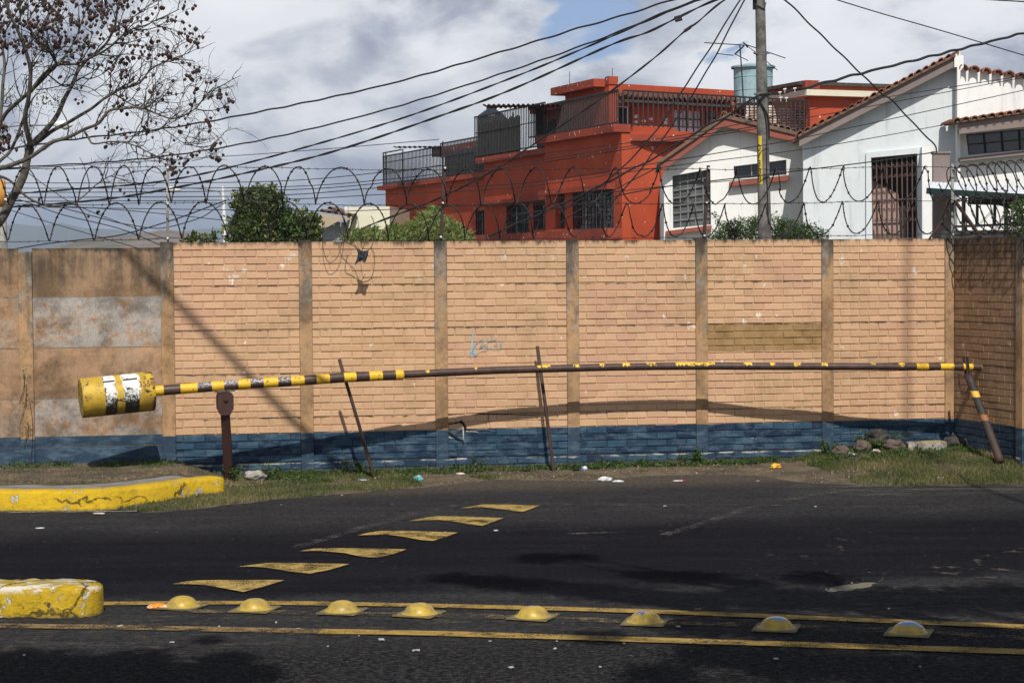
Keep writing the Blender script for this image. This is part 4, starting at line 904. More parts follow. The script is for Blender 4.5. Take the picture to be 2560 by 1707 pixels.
def windo(parent, pl, q, off, th, cols, rows, mats=(None, None), bars=None, name='window', fw_=.05, fm=None, lab=None):
    """glazed opening: pane recessed, frame bars, optional security bars. q = 4 px corners TL,TR,BR,BL"""
    P_ = [pl.pt(x, y, off-th*.8) for x, y in q]; mb = MB(); mb.prism(P_, [p-pl.n*.03 for p in P_]); w_ = mb.build(name, mats[0] or M_glass, parent)
    if lab: w_['label'] = lab
    L = lambda u, v, o: (P_[0]*(1-u)*(1-v)+P_[1]*u*(1-v)+P_[2]*u*v+P_[3]*(1-u)*v) + pl.n*o
    mb = MB()
    for i in range(cols+1): mb.bar(L(i/cols, 0, .03), L(i/cols, 1, .03), fw_, .03)
    for j in range(rows+1): mb.bar(L(0, j/rows, .045), L(1, j/rows, .045), fw_*.8, .03)
    mb.build('frame', fm or mats[1] or M_white, w_)
    if bars:
        mb = MB()
        for i in range(bars+1): mb.bar(L(i/bars, -.02, th*1.05+.02), L(i/bars, 1.02, th*1.05+.02), .028, .028)
        for v in (.05, .5, .95): mb.bar(L(0, v, th*1.05), L(1, v, th*1.05), .035, .02)
        for i in range(bars):
            u = (i+.5)/bars
            for v in (.2, .75): mb.tube([L(u+.35/bars*math.cos(k), v+.05*math.sin(k), th*1.1+.02) for k in np.linspace(0, 5.5, 7)], .009, 4)
        mb.build('security_bars', M_iron, w_)
    return w_
def rail(parent, pl, s0, s1, z0, z1, off, gap, name='railing', w_=.035, mats=None, mid=None):
    mb = MB(); k = int((s1-s0)/gap)
    for i in range(k+1):
        s_ = s0+(s1-s0)*i/k; mb.bar(pl.P(s_, off, z0), pl.P(s_, off, z1), w_, w_)
    mb.bar(pl.P(s0, off, z1), pl.P(s1, off, z1), .05, .05); mb.bar(pl.P(s0, off, z0+.05), pl.P(s1, off, z0+.05), .04, .04)
    for v in (mid or []): mb.bar(pl.P(s0, off, z0+(z1-z0)*v), pl.P(s1, off, z0+(z1-z0)*v), .035, .03)
    return mb.build(name, mats or M_iron, parent)
def corr(parent, pl, s0, s1, z0, d0, z1, d1, name, mat_, pitch=.13, amp=.02):
    """corrugated sheet spanning s0..s1 between (d0,z0) and (d1,z1)"""
    mb = MB(); k = int((s1-s0)/pitch*4); vs = []
    for i in range(k+1):
        s_ = s0+(s1-s0)*i/k; a = amp*math.sin(i*math.pi/2)
        vs += [pl.P(s_, d0, z0+a), pl.P(s_, d1, z1+a), pl.P(s_, d0, z0+a-.015), pl.P(s_, d1, z1+a-.015)]
    fs = []
    for i in range(k):
        b = i*4; fs += [(b, b+4, b+5, b+1), (b+2, b+3, b+7, b+6), (b, b+2, b+6, b+4), (b+1, b+5, b+7, b+3)]
    mb.mesh(vs, fs); return mb.build(name, mat_, parent)
def wallrects(mb, pl, s0, s1, z0, z1, holes, off, th):
    xs_ = sorted(set([s0, s1]+[h_[k] for h_ in holes for k in (0, 1)])); zs_ = sorted(set([z0, z1]+[h_[k] for h_ in holes for k in (2, 3)]))
    for i in range(len(xs_)-1):
        for j in range(len(zs_)-1):
            cx, cz = (xs_[i]+xs_[i+1])/2, (zs_[j]+zs_[j+1])/2
            if any(h_[0] < cx < h_[1] and h_[2] < cz < h_[3] for h_ in holes): continue
            mb.pbox(pl, xs_[i], xs_[i+1], zs_[j], zs_[j+1], off-th, off)
# ---------------------------------------------------------------- red building
LR = Pl(1556, 62, -.368, .93); cor = LR.o.copy(); FR = Pl(0, 0, .82, .57, o=cor)
rb = thing('red_house', 'tall red stepped house with iron railed roof terraces behind the wall', 'house', cor)
def qpx(pl, h_, off): # world rect -> px-free corner list helper for windo via closure
    return h_
def swin(pl, h_, off, th, bars, lab=None, pane=None):
    s0, s1, z0, z1 = h_; mb = MB(); mb.pbox(pl, s0-.02, s1+.02, z0-.02, z1+.02, off-th-.05, off-th+.02); w_ = mb.build('window', pane or M_glass, rb)
    if lab: w_['label'] = lab
    mb = MB()
    for i in range(7):
        a = s0+(s1-s0)*R.uniform(.02, .85); b = a+(s1-s0)*.1; mb.pbox(pl, a, b, z0+.02, z1-.1, off-th+.03, off-th+.05, 0, R.random())
    mb.build('curtain', M_curt, w_)
    mb = MB(); k = bars
    for i in range(k+1): s_ = s0+(s1-s0)*i/k; mb.bar(pl.P(s_, off-.02, z0), pl.P(s_, off-.02, z1), .05, .03)
    for v in (.03, .35, .68, .97): mb.bar(pl.P(s0, off+.0, z0+(z1-z0)*v), pl.P(s1, off+.0, z0+(z1-z0)*v), .045, .03)
    for i in range(k):
        for v in (.2, .52, .84):
            c = s0+(s1-s0)*(i+.5)/k; mb.tube([pl.P(c+(s1-s0)/k*.45*math.cos(q), off-.02, z0+(z1-z0)*v+.10*math.sin(q)) for q in np.linspace(0, 5.6, 7)], .012, 4)
    mb.build('security_bars', M_iron, w_)
V3s = LR.sz(1363, 500)[0]; V2s = LR.sz(1211, 500, -.35)[0]; V1s = LR.sz(964, 500, -.7)[0]
ZP3 = 6.62; ZP2 = 6.32; ZP1 = 5.85
def shear(h_): return h_
h3a = LR.rect(1388, 480, 1412, 572); h3b = LR.rect(1432, 478, 1534, 574)
mb = MB(); wallrects(mb, LR, .0, V3s, -.2, ZP3, [h3a, h3b], 0, .3)
h2a = LR.rect(1244, 509, 1299, 583); h2b = LR.rect(1310, 505, 1352, 574)
wallrects(mb, LR, V3s, V2s, -.2, ZP2, [h2a, h2b], -.35, .3)
h1a = LR.rect(1146, 524, 1200, 598); h1b = LR.rect(1007, 552, 1038, 567)
wallrects(mb, LR, V2s, V1s, -.2, ZP1, [h1a, h1b], -.7, .3)
mb.pbox(FR, .31, 14, -.2, ZP3, -.3, 0)
mb.build('wall', M_red_, rb)
for i, (h_, off, b) in enumerate(((h3b, 0, 11), (h2a, -.35, 8), (h2b, -.35, 6), (h1a, -.7, 9))): swin(LR, h_, off, .22, b)
mb = MB(); mb.pbox(LR, h3a[0], h3a[1], h3a[2], h3a[3], -.25, -.2); o = mb.build('door', M_inner, rb)
mb = MB(); mb.pbox(LR, h1b[0], h1b[1], h1b[2], h1b[3], -.95, -.9); o = mb.build('window', M_inner, rb); o['label'] = 'small dark opening low on the far left'
mb = MB(); e = .30
mb.pbox(LR, -.05, V3s+.1, ZP3-.04, ZP3+.20, -.28, e); mb.pbox(LR, V3s+.1, V2s+.1, ZP2-.04, ZP2+.16, -.6, e-.35); mb.pbox(LR, V2s+.1, V1s+.25, ZP1-.04, ZP1+.14, -.95, e-.7)
mb.pbox(LR, h3b[0]-.1, V3s-.05, h3b[3]+.0, h3b[3]+.16, 0, .28); mb.pbox(LR, V3s+.05, V2s-.1, h2a[3]+.02, h2a[3]+.16, -.34, -.05); mb.pbox(LR, .0, V3s-.1, 3.28, h3b[2]-.0, 0, .5); mb.pbox(LR, V3s+.1, V2s, 2.95, h2b[2]-.1, -.35, .1)
mb.build('ledge', M_redtrim, rb)
# terrace floors
mb = MB(); mb.pbox(LR, .0, V3s, ZP3-.3, ZP3-.1, -9, -.3); mb.pbox(LR, V3s, V2s, ZP2-.3, ZP2-.1, -9, -.65); mb.pbox(LR, V2s, V1s, ZP1-.3, ZP1-.1, -9, -1.0); mb.build('roof_slab', M_redtrim, rb)
# railings
rail(rb, LR, .02, V3s+1.2, ZP3+.21, 7.87, .1, .135, mid=[.95]); rail(rb, FR, .1, 7.9, ZP3+.16, 7.87, -.05, .20, w_=.045)
sA = LR.sz(1108, 420, -.7)[0]
rail(rb, LR, sA, V1s, ZP1+.15, 7.25, -.6, .17, mid=[.78, .4]); rail(rb, LR, V2s, sA, ZP1+.15, 7.35, -.6, .16, mid=[.6])
sB = LR.sz(1305, 330, -.3)[0]
# sheet-clad parts of the terrace fence
corrs = MB()
def vsheet(pl, s0, s1, z0, z1, off, name, mat_, lab=None):
    mb = MB(); k = int((s1-s0)/.12)
    for i in range(k):
        a = s0+(s1-s0)*i/k; b = s0+(s1-s0)*(i+.86)/k; mb.pbox(pl, a, b, z0, z1+.04*math.sin(i*1.3), off-.03, off+.015*(i % 2), 0, R.random())
    o = mb.build(name, mat_, rb)
    if lab: o['label'] = lab
vsheet(LR, sB, V2s+.3, ZP2+.16, 7.75, -.2, 'fence_panel', M_gsheet, 'grey weathered vertical sheet panel'); vsheet(LR, V3s+1.0, sB-.15, ZP2+.16, 7.5, -.8, 'fence_panel', M_iron)
vsheet(LR, V2s+.4, sA, ZP1+.14, 7.0, -.8, 'fence_panel', M_tankd)
mb = MB(); mb.pbox(LR, V2s+.4, sA+3, 7.0, 7.35, -1.6, -1.3); mb.build('parapet', M_redtrim, rb)
rail(rb, LR, V3s+.2, V2s+.3, ZP2+.2, 8.0, -.1, .15, mid=[.6])
# scrappy roofs over the terraces
GR = Pl(1300, 66, 1, -.05); s0, s1, _, zt = GR.rect(1207, 259, 1404, 400); corr(rb, GR, s0, s1, zt-.03, 0, zt+.12, -3.0, 'corrugated_roof', M_sheet, .16, .035)
GR2 = Pl(1040, 80, 1, 0); s0, s1, _, zt = GR2.rect(983, 366, 1101, 500); corr(rb, GR2, s0, s1, zt, 0, zt+.1, -2.5, 'corrugated_roof', M_dark, .2, .02)
mb = MB()
for s_ in (V3s+.4, (V3s+V2s)/2, V2s+.2): mb.bar(LR.P(s_, -.2, 7.6), LR.P(s_, -.2, 7.9), .05)
for s_ in (sA, V1s-2.4, V1s-.1): mb.bar(LR.P(s_, -.7, 6), LR.P(s_, -.7, 7.45), .05)
mb.bar(LR.P(V1s, -.6, 7.4), LR.P(V1s-2.5, -.6, 7.4), .05); mb.bar(LR.P(V1s-.05, -.6, 5.9), LR.P(V1s-.05, -.6, 7.4), .05)
mb.build('roof_frame', M_iron, rb)
# penthouse
LP_ = Pl(1525, 66, -.368, .93); FP = Pl(0, 0, .82, .57, o=LP_.o.copy())
mb = MB(); sC = LP_.sz(1413, 260)[0]
wp = LP_.sz(1413, 260)[0]
mb.pbox(LP_, 0, sC, 6.4, 8.42, -.3, 0); 
d1_ = FP.rect(1528, 266, 1582, 340); w1_ = FP.rect(1686, 276, 1758, 330); w2_ = FP.rect(1762, 277, 1795, 322); sE = FP.sz(1835, 280)[0]
wallrects(mb, FP, .31, sE, 6.4, 8.46, [d1_, w1_, w2_], 0, .25)
mb.pbox(LP_, sC, sC+3.2, 6.4, 8.0, -.8, -.4)
mb.build('penthouse_wall', M_red_, rb)
mb = MB(); mb.pbox(LP_, -.04, .28, 8.42, 8.68, -.32, .02); mb.pbox(LP_, .28, sC+.3, 8.36, 8.62, -.3, .42); mb.pbox(LP_, sC+.3, sC+3.5, 7.98, 8.16, -.8, -.1); mb.build('parapet', M_redtrim, rb)
mb = MB(); mb.pbox(FP, d1_[0], d1_[1], d1_[2], d1_[3], -.4, -.3); mb.build('doorway', M_inner, rb)
for h_, m_, lab in ((w1_, M_wpanel, 'white panelled window on the terrace'), (w2_, M_curt, None)):
    mb = MB(); mb.pbox(FP, h_[0], h_[1], h_[2], h_[3], -.2, -.14); w_ = mb.build('window', m_, rb)
    if lab: w_['label'] = lab
    mb = MB()
    for i in range(5): s_ = h_[0]+(h_[1]-h_[0])*i/4; mb.bar(FP.P(s_, -.12, h_[2]), FP.P(s_, -.12, h_[3]), .04)
    zm = h_[2]+(h_[3]-h_[2])*.6; mb.bar(FP.P(h_[0], -.12, zm), FP.P(h_[1], -.12, zm), .04); mb.build('frame', M_iron, w_)
corr(rb, FP, .3, sE-.2, 8.04, .5, 8.16, .05, 'awning', M_sheet, .22, .05)
mb = MB(); mb.bar(FP.P(.3, .42, 7.86), FP.P(sE-.2, .42, 7.86), .12, .08); mb.bar(FP.P(.3, .1, 7.86), FP.P(sE-.2, .1, 7.86), .1, .1); mb.build('awning_beam', M_gsheet, rb)
mb = MB()
for (a, z, w_, h_) in ((d1_[1]+.1, 7.32, .5, .2), (d1_[1]+.75, 7.3, .9, .16), (.18, 6.9, .15, .9)):
    for i in range(4): q = a+w_*R.random(); zz_ = z+h_*(R.random()-.5); f_ = [FP.P(q+.11*math.cos(k), .003+.0006*i, zz_+.05*math.sin(k)) for k in (0, 1.1, 2, 3.3, 4.4, 5.4)]; mb.face(f_)
mb.build('peeled_patch', M_white, rb)
# rear volume with tank
LB = Pl(2026, 67, -.368, .93); FB = Pl(0, 0, .93, .37, o=LB.o.copy()); sD = LB.sz(1833, 250)[0]
mb = MB(); mb.pbox(FB, 0, 6.5, 3, 8.42, -.3, 0); mb.pbox(LB, .0, sD+3, 3, 6.6, -.3, 0); mb.pbox(LB, .0, sD+5, 6.6, 8.3, -3.6, -3.3); mb.pbox(LB, sD+.2, sD+.9, 6.6, 8.3, -.6, -.2)
mb.build('rear_wall', M_red_, rb)
mb = MB(); mb.pbox(FB, -.5, 6.6, 8.42, 8.53, -3, .15); mb.build('roof_edge', M_gsheet, rb)
mb = MB(); mb.pbox(LB, -.3, sD+2, 8.28, 8.56, -.2, .35); mb.pbox(LB, sD-1.5, sD+9, 8.58, 9.0, -3.4, -3.0); mb.build('parapet', M_redtrim, rb)
mb = MB(); mb.pbox(LB, -.3, sD+2.2, 8.06, 8.26, -3.2, .30); mb.build('soffit', M_cream, rb)
mb = MB(); mb.pbox(LB, .0, sD+1, 6.6, 8.05, -3.2, -3.1); mb.build('porch_interior', M_inner, rb)
mb = MB(); FLt = Pl(1868, 68.5, 1, .05); s0, s1, z0, z1 = FLt.rect(1866, 262, 2012, 322)
for i in range(9):
    za = z0+(z1-z0)*i/9; k = 0; s_ = s0
    while s_ < s1: L_ = R.uniform(.15, .4); mb.pbox(FLt, s_, min(s1, s_+L_), za, za+.062, -.02, 0, 0, R.random()); s_ += L_+.01
o = mb.build('shutter', pbr('patchy_white_slats', (.66, .65, .6), (.30, .2, .13), sc_=2.2, varamt=.4), rb); o['label'] = 'patchy white slatted shutter'
# masts
mb = MB(); a = FP.P(3.0, -.1, 8.4); 
for px, py in ((1424, 212), (1531, 205)): q = LP_.pt(px, py, -.2); mb.tube([q-Vector((0, 0, .1)), q+Vector((0, 0, .45))], .012, 4)
mb.build('rebar_stub', M_rust, rb)
# tanks
def lathe(name, c, prof, mat_, K=28, parent=None):
    mb = MB(); c = Vector(c)
    mb.mesh([c+Vector((r_*math.cos(2*math.pi*k/K), r_*math.sin(2*math.pi*k/K), z)) for r_, z in prof for k in range(K)], [(i*K+j, i*K+(j+1) % K, (i+1)*K+(j+1) % K, (i+1)*K+j) for i in range(len(prof)-1) for j in range(K)])
    return mb.build(name, mat_, parent, smooth=False)
c = at(1883, 230, 69.5); c.z = 8.02; t = thing('water_tank', 'pale blue round water tank on the red house roof', 'water tank', c)
lathe('tank_body', c, [(0, 0), (.66, 0), (.67, .45), (.685, .46), (.67, .47), (.675, .9), (.69, .91), (.675, .92), (.68, 1.24)], M_teal, parent=t)
lathe('tank_lid', c, [(.76, 1.22), (.77, 1.28), (.70, 1.32), (.3, 1.38), (.001, 1.40)], M_teal, parent=t)
c = at(1229, 332, 79.5); c.z = 7.12; t = thing('water_tank', 'black plastic water tank behind the rusty terrace roof', 'water tank', c)
lathe('tank_body', c, [(0, 0), (.56, 0), (.56, .4), (.55, .41), (.56, .42), (.56, .8), (.55, .81), (.56, .82), (.56, 1.28), (.52, 1.36)], M_tankd, parent=t)
lathe('tank_lid', c, [(.52, 1.36), (.2, 1.58), (.2, 1.68), (.001, 1.69)], M_tankd, parent=t)
# antenna
aP = lambda x, y: at(1640+x/3.015, 100+y/3.015, 63)
t = thing('roof_antenna', 'thin bare TV antenna standing in front of the blue tank', 'antenna', aP(657, 500)); mb = MB(); mb.tube([aP(660, 520), aP(652, 330), aP(632, 42)], .022, 5); mb.build('mast', M_wire, t)
mb = MB()
for a, b, w_ in (((595, 108), (675, 35), .03), ((365, 22), (675, 30), .016), ((675, 35), (988, 128), .016), ((455, 104), (595, 108), .014), ((595, 108), (705, 147), .014), ((675, 35), (928, 220), .014), ((660, 22), (700, 45), .03)):
    A, B = aP(*a), aP(*b); B = B+Vector((0, .4, 0)); mb.tube([A, B], w_, 4)
mb.build('antenna_rods', M_wire, t)
# ---------------------------------------------------------------- white gabled house
GA = Pl(1829, 54, 1, -.06)
Z5 = lambda x, y: (1640+x/3.015, 100+y/3.015)
ga = thing('white_gabled_house', 'small white house with brown gable fascia and barred window behind the pole', 'house', at(1829, 900, 54))
W1 = [(1681, 440), (1776, 423), (1777.5, 562), (1682.5, 571)]; W2 = [(1834, 416), (1966, 399.5), (1966.5, 438), (1836, 449)]
mb = MB(); holed(mb, GA, [(1660, 700), (1660, 415), (1813, 303), (2008, 350), (2008, 700)], [W1, W2], 0, .3)
sL, sR = GA.sz(1661, 600)[0], GA.sz(2007, 600)[0]
mb.pbox(GA, sL, sL+.25, -.2, GA.sz(1661, 422)[1]-.1, -9, -.3); mb.pbox(GA, sR-.25, sR, -.2, GA.sz(2007, 360)[1]-.2, -9, -.3)
mb.build('wall', M_wh, ga)
w_ = windo(ga, GA, W1, 0, .28, 5, 7, (pbr('greenish_grey_glass', (.04, .048, .05), (.12, .13, .13), sc_=1.2, rough=.2), pbr('grey_window_frame', (.20, .20, .20))), fw_=.028)
windo(ga, GA, W2, 0, .28, 3, 1, (M_glass, M_conc), fw_=.035)
mb = MB(); mb.poly(GA, [(1664, 578), (1779, 563), (1779, 573.5), (1664, 588)], .3, .2); mb.build('window_sill', M_brown, ga); mb = MB(); mb.poly(GA, [(1824, 455), (1971, 438), (1971, 451.5), (1824, 466.5)], .3, .2); mb.build('window_sill', M_brown, ga)
OH = .38
mb = MB(); mb.poly(GA, [(1646, 407), (1766, 317), (1812.5, 290), (2000, 334), (2000, 357), (1816, 318.5), (1797, 323), (1657, 427)], .12, OH); mb.build('fascia', M_brown, ga)
def roofslab(pl, a, b, off, depth, th, mat_, nm, par):
    A, B = pl.pt(*a, off), pl.pt(*b, off); mb = MB(); u = Vector((0, 0, -th)); mb.prism([A, B, B+u, A+u], [v-pl.n*depth for v in (A, B, B+u, A+u)]); return mb.build(nm, mat_, par)
roofslab(GA, (1644, 403), (1812.5, 286), OH+.05, 5, .10, M_tiledk, 'roof_slope', ga); roofslab(GA, (1812.5, 286), (2001, 331), OH+.05, 5, .10, M_tiledk, 'roof_slope', ga)
def raketiles(pl, a, b, off, r_, par, mat_, depth=3.0, gap=None, rows=6, z_=0.0):
    A, B = pl.pt(*a, off), pl.pt(*b, off); L_ = (B-A).length; gap = gap or r_*2.0; k = int(L_/gap); mb = MB()
    for i in range(k+1):
        c = A+(B-A)*(i/k)+Vector((0, 0, z_)); v = R.random()
        for j in range(rows):
            q0 = c-pl.n*(depth*j/rows)+Vector((0, 0, R.uniform(-.01, .01))); q1 = c-pl.n*(depth*(j+1.05)/rows); u = (B-A).normalized(); ring = []
            for (q, rr) in ((q0, r_*1.05), (q1, r_*.88)):
                for t in np.linspace(-.15, math.pi+.15, 7): ring.append(q+u*math.cos(t)*rr+Vector((0, 0, 1))*math.sin(t)*rr)
            inn = []
            for (q, rr) in ((q0, r_*.8), (q1, r_*.65)):
                for t in np.linspace(-.15, math.pi+.15, 7): inn.append(q+u*math.cos(t)*rr+Vector((0, 0, 1))*math.sin(t)*rr)
            m_ = len(ring)//2; fs = [(t, t+1, t+1+m_, t+m_) for t in range(m_-1)] + [(14+t, 14+t+m_, 14+t+1+m_, 14+t+1) for t in range(m_-1)] + [(t, 14+t, 14+t+1, t+1) for t in range(m_-1)]
            mb.mesh(ring+inn, fs, 0, min(1, max(0, v+R.uniform(-.25, .25))))
    return mb.build('roof_tiles', mat_, par)
raketiles(GA, (1812, 287), (2002, 332), OH+.02, .085, ga, M_tiledk, 4, .17); raketiles(GA, (1740, 336), (1812, 287), OH+.02, .06, ga, M_tile, 4, .16)
# ---------------------------------------------------------------- tall white house
GB = Pl(2200, 51, 1, -.10); hb = thing('tall_white_house', 'tall white house with long rising tiled roof edge and brown barred gate', 'house', at(2200, 900, 51))
GT = [(2178, 394.5), (2293, 384), (2294, 660), (2182, 660)]
mb = MB(); holed(mb, GB, [(2008, 700), (2008, 345), (2040, 330), (2391, 148), (2396, 148), (2396, 700)], [GT], 0, .3); mb.build('gable_wall', M_wh_shade, hb)
mb = MB(); mb.poly(GB, [(1998, 338), (2040, 318), (2389, 138), (2391, 165), (2040, 345.5), (1998, 367)], .1, .36); mb.build('fascia', M_taupe, hb)
mb = MB(); mb.poly(GB, [(2386, 131), (2392, 128), (2399, 129), (2401, 138), (2409, 140), (2409, 168), (2401, 178), (2401, 700), (2393, 700), (2393, 168), (2386, 168)], .5, .42); mb.build('corner_pier', M_wh, hb)
roofslab(GB, (1996, 337), (2389, 135), .45, 5, .06, M_tiledk, 'roof_slope', hb)
raketiles(GB, (1999, 336.5), (2389, 136), .47, .095, hb, M_tile, 1.5, .205, 3)
mb = MB(); mb.poly(GB, [(2165, 382), (2305, 368.5), (2305, 700), (2294.5, 700), (2293.5, 384), (2177.5, 394.5), (2181, 700), (2166, 700)], .1, .1); mb.build('gate_surround', M_wh_shade, hb)
mb = MB(); mb.poly(GB, [(2305, 367), (2334, 366), (2334, 700), (2306, 700)], .4, .5); mb.build('gate_pillar', M_wh, hb)
gq = [GB.pt(*q, -.05) for q in ((2178, 395), (2293, 384), (2294, 600), (2182, 600))]; GLr = lambda u, v, o=0: (gq[0]*(1-u)*(1-v)+gq[1]*u*(1-v)+gq[2]*u*v+gq[3]*(1-u)*v)+GB.n*o
mb = MB()
for i in range(10): mb.bar(GLr(i/9, 0), GLr(i/9, 1), .032)
for v in (.01, .52, .98): mb.bar(GLr(0, v), GLr(1, v), .03)
for i in range(9):
    for v0 in (.10, .62): 
        for s_, dv in ((1, 0), (-1, .16)):
            mb.tube([GLr((i+.5)/9+s_*.032*math.cos(k), v0+dv+.016*math.sin(k*1.2)+s_*.02, .03) for k in np.linspace(0, 5, 7)], .012, 4)
    if i % 3 == 1: mb.tube([GLr((i+.2)/9+.03*math.sin(k), .55+.2*k/6, .03) for k in range(7)], .014, 4)
gt_ = mb.build('gate', M_brgrille, hb)
mb = MB(); P_ = [GLr(-.1, -.05, -.9), GLr(1.25, -.05, -.9), GLr(1.25, 1.2, -.9), GLr(-.1, 1.2, -.9)]; mb.prism(P_, [p-GB.n*.05 for p in P_]); mb.build('gate_interior', M_inner, hb)
P_ = [GLr(0, .25, -.5), GLr(.62, .45, -.5), GLr(.66, 1.2, -.5), GLr(0, 1.2, -.5)]; mb = MB(); mb.prism(P_, [p-GB.n*.1 for p in P_]); mb.build('inner_door', pbr('pinkish_door', (.36, .25, .21), (.30, .21, .18)), hb)
# right-hand bright wing
GC = Pl(2396, 50.6, 1, .06)
mb = MB(); WS = [(2415, 336), (2680, 311), (2680, 364), (2421, 388)]; holed(mb, GC, [(2399, 700), (2399, 160), (2420, 172), (2700, 212), (2700, 700)], [WS], 0, .3); mb.build('side_wall', M_wh, hb)
raketiles(GC, (2410, 172), (2700, 213), .22, .12, hb, M_tile, 2.5, .29, 3)
roofslab(GC, (2391, 303), (2720, 256), 1.0, 1.1, .05, M_tiledk, 'canopy', hb)
raketiles(GC, (2393, 305), (2720, 258), 1.05, .10, hb, M_tile, 1.2, .22, 2)
mb = MB(); mb.poly(GC, [(2398, 310), (2720, 270), (2720, 300), (2398, 335)], .12, .88); mb.build('canopy_fascia', M_taupe, hb)
windo(hb, GC, WS, 0, .2, 6, 2, (M_glass, M_gsheet), fw_=.06)
mb = MB(); mb.poly(GC, [(2400, 395), (2720, 360), (2720, 371), (2400, 404)], .3, .35); mb.build('window_sill', M_taupe, hb)
# front porch structure: square column, metal canopy, iron gate
GD = Pl(2350, 44, 1, -.15)
colm = thing('concrete_column', 'square taupe concrete column with cable on its top beside the white house', 'column', at(2352, 900, 44))
mb = MB(); s0, s1, _, zt = GD.rect(2333, 384, 2358, 700); mb.pbox(GD, s0, s1, -.2, zt, -.4, 0); mb.pbox(GD, s1, s1+.14, -.2, zt-.0, -.4, -.003); mb.build('shaft', M_taupe, colm)
mb = MB(); mb.pbox(GD, s0-.03, s1+.17, zt+.002, zt+.05, -.42, .03); mb.build('cap', M_taupe, colm)
can = thing('metal_canopy', 'bright corrugated metal porch canopy on a dark frame right of the column', 'canopy', GD.pt(2450, 640)); GE = Pl(2420, 41, 1, -.25)
mb = MB(); A, B = GE.pt(2316, 470), GE.pt(2620, 489); bk = 3.5
for i in range(60):
    a = A+(B-A)*i/60; b = A+(B-A)*(i+1)/60; h0 = Vector((0, 0, .02*(i % 2))); h1 = Vector((0, 0, .02*((i+1) % 2))); up_ = -GE.n*bk+Vector((0, 0, .28)); mb.prism([a+h0, b+h1, b+up_+h1, a+up_+h0], [v-Vector((0, 0, .02)) for v in (a+h0, b+h1, b+up_+h1, a+up_+h0)])
mb.build('roof_sheet', M_silver, can)
mb = MB(); mb.bar(A-Vector((0, 0, .06)), B-Vector((0, 0, .06)), .10, .12); mb.build('edge_beam', pbr('dark_green_edge', (.01, .03, .03)), can)
mb = MB()
for px in (2378, 2409, 2515): mb.bar(GE.pt(px, 475, -.4), GE.pt(px, 700, -.4), .07)
mb.bar(GE.pt(2384, 478, -.4), GE.pt(2620, 545, -.4), .06); mb.bar(GE.pt(2384, 567, -.4), GE.pt(2620, 557, -.4), .05); mb.bar(GE.pt(2420, 500, -.4), GE.pt(2620, 505, -.4), .18)
for px in (2443, 2487): mb.bar(GE.pt(px, 500, -.4), GE.pt(px, 565, -.4), .05)
mb.build('iron_frame', M_iron, can)
mb = MB(); s0, s1, _, zt = GE.rect(2350, 573, 2700, 700); mb.pbox(GE, s0, s1, 0, zt, -1.2, -.9); mb.build('low_wall', M_conc, can)
# ---------------------------------------------------------------- cream house far left
GF = Pl(900, 76, 1, -.1); ch_ = thing('cream_house', 'distant cream house with tiled gable left of the red house', 'house', at(900, 900, 76))
mb = MB(); s0, s1, z0, z1 = GF.rect(869, 517, 975, 700); mb.pbox(GF, s0, s1, 0, z1, -5, 0); mb.build('wall', M_cream, ch_)
mb = MB(); s0, s1, z0, z1 = GF.rect(812, 556, 872, 700); mb.pbox(GF, s0, s1, 0, z1, -4, .5); mb.build('side_wall', pbr('grey_plaster', (.28, .31, .32), (.22, .24, .25)), ch_)
mb = MB(); mb.poly(GF, [(798, 545), (806, 533), (812, 536), (872, 545), (878, 549), (845, 553), (815, 570), (795, 572)], .2, 1.0); mb.build('fascia', M_tan, ch_)
raketiles(GF, (806, 533), (874, 543), 1.05, .11, ch_, M_tiledk, 2.5, .24, 3, .05); raketiles(GF, (826, 527), (866, 538), .1, .11, ch_, M_tiledk, 2.5, .24, 3, .05)
mb = MB(); mb.bar(GF.pt(866, 517, .1), GF.pt(866, 540, .1), .12); mb.build('pipe', M_white, ch_)
# ---------------------------------------------------------------- hills
def hill(name, prof, Y, mat_, dep, seed):
    mb = MB(); n_ = 70; px0, px1 = prof[0][0], prof[-1][0]; vs = []; rows = 12
    for j in range(rows+1):
        t = j/rows
        for i in range(n_+1):
            px = px0+(px1-px0)*i/n_; py = interp(px, [a for a, b in prof], [b for a, b in prof]); top = at(px, py, Y+dep); z = top.z*(math.sin(t*math.pi/2))**.8
            z *= 1+.10*(1-t)*mn.noise(Vector((top.x*.01, t*3, seed))); vs.append((top.x*((Y+dep*t)/(Y+dep)), Y+dep*t, z+2*mn.noise(Vector((i*.4, j*.7, seed)))*Y/3000*(0 < j)))
    mb.mesh(vs, [(j*(n_+1)+i, j*(n_+1)+i+1, (j+1)*(n_+1)+i+1, (j+1)*(n_+1)+i) for j in range(rows) for i in range(n_)]); return struct(mb.build(name, mat_, smooth=True, fix=False))
M_hill = pbr('dry_scrub_hillside', (.20, .15, .12), (.10, .09, .065), sc_=.035, bs=.2, bstr=1, bd=2); M_mtn = pbr('far_forest_slope', (.05, .06, .045), (.08, .085, .06), sc_=.004, bs=.02)
hill('hillside', [(60, 640), (130, 622), (200, 602), (250, 594), (300, 590), (380, 582), (420, 577), (470, 585), (520, 600), (600, 618), (760, 640)], 750, M_hill, 350, 1)
hill('mountains', [(-900, 560), (-400, 540), (-100, 575), (0, 574), (30, 561), (80, 566), (125, 571), (160, 557), (185, 557), (215, 574), (250, 577), (290, 571), (330, 580), (420, 585), (480, 578), (540, 571), (620, 575), (760, 590), (1200, 600), (2000, 580), (3200, 590)], 4200, M_mtn, 1400, 2)

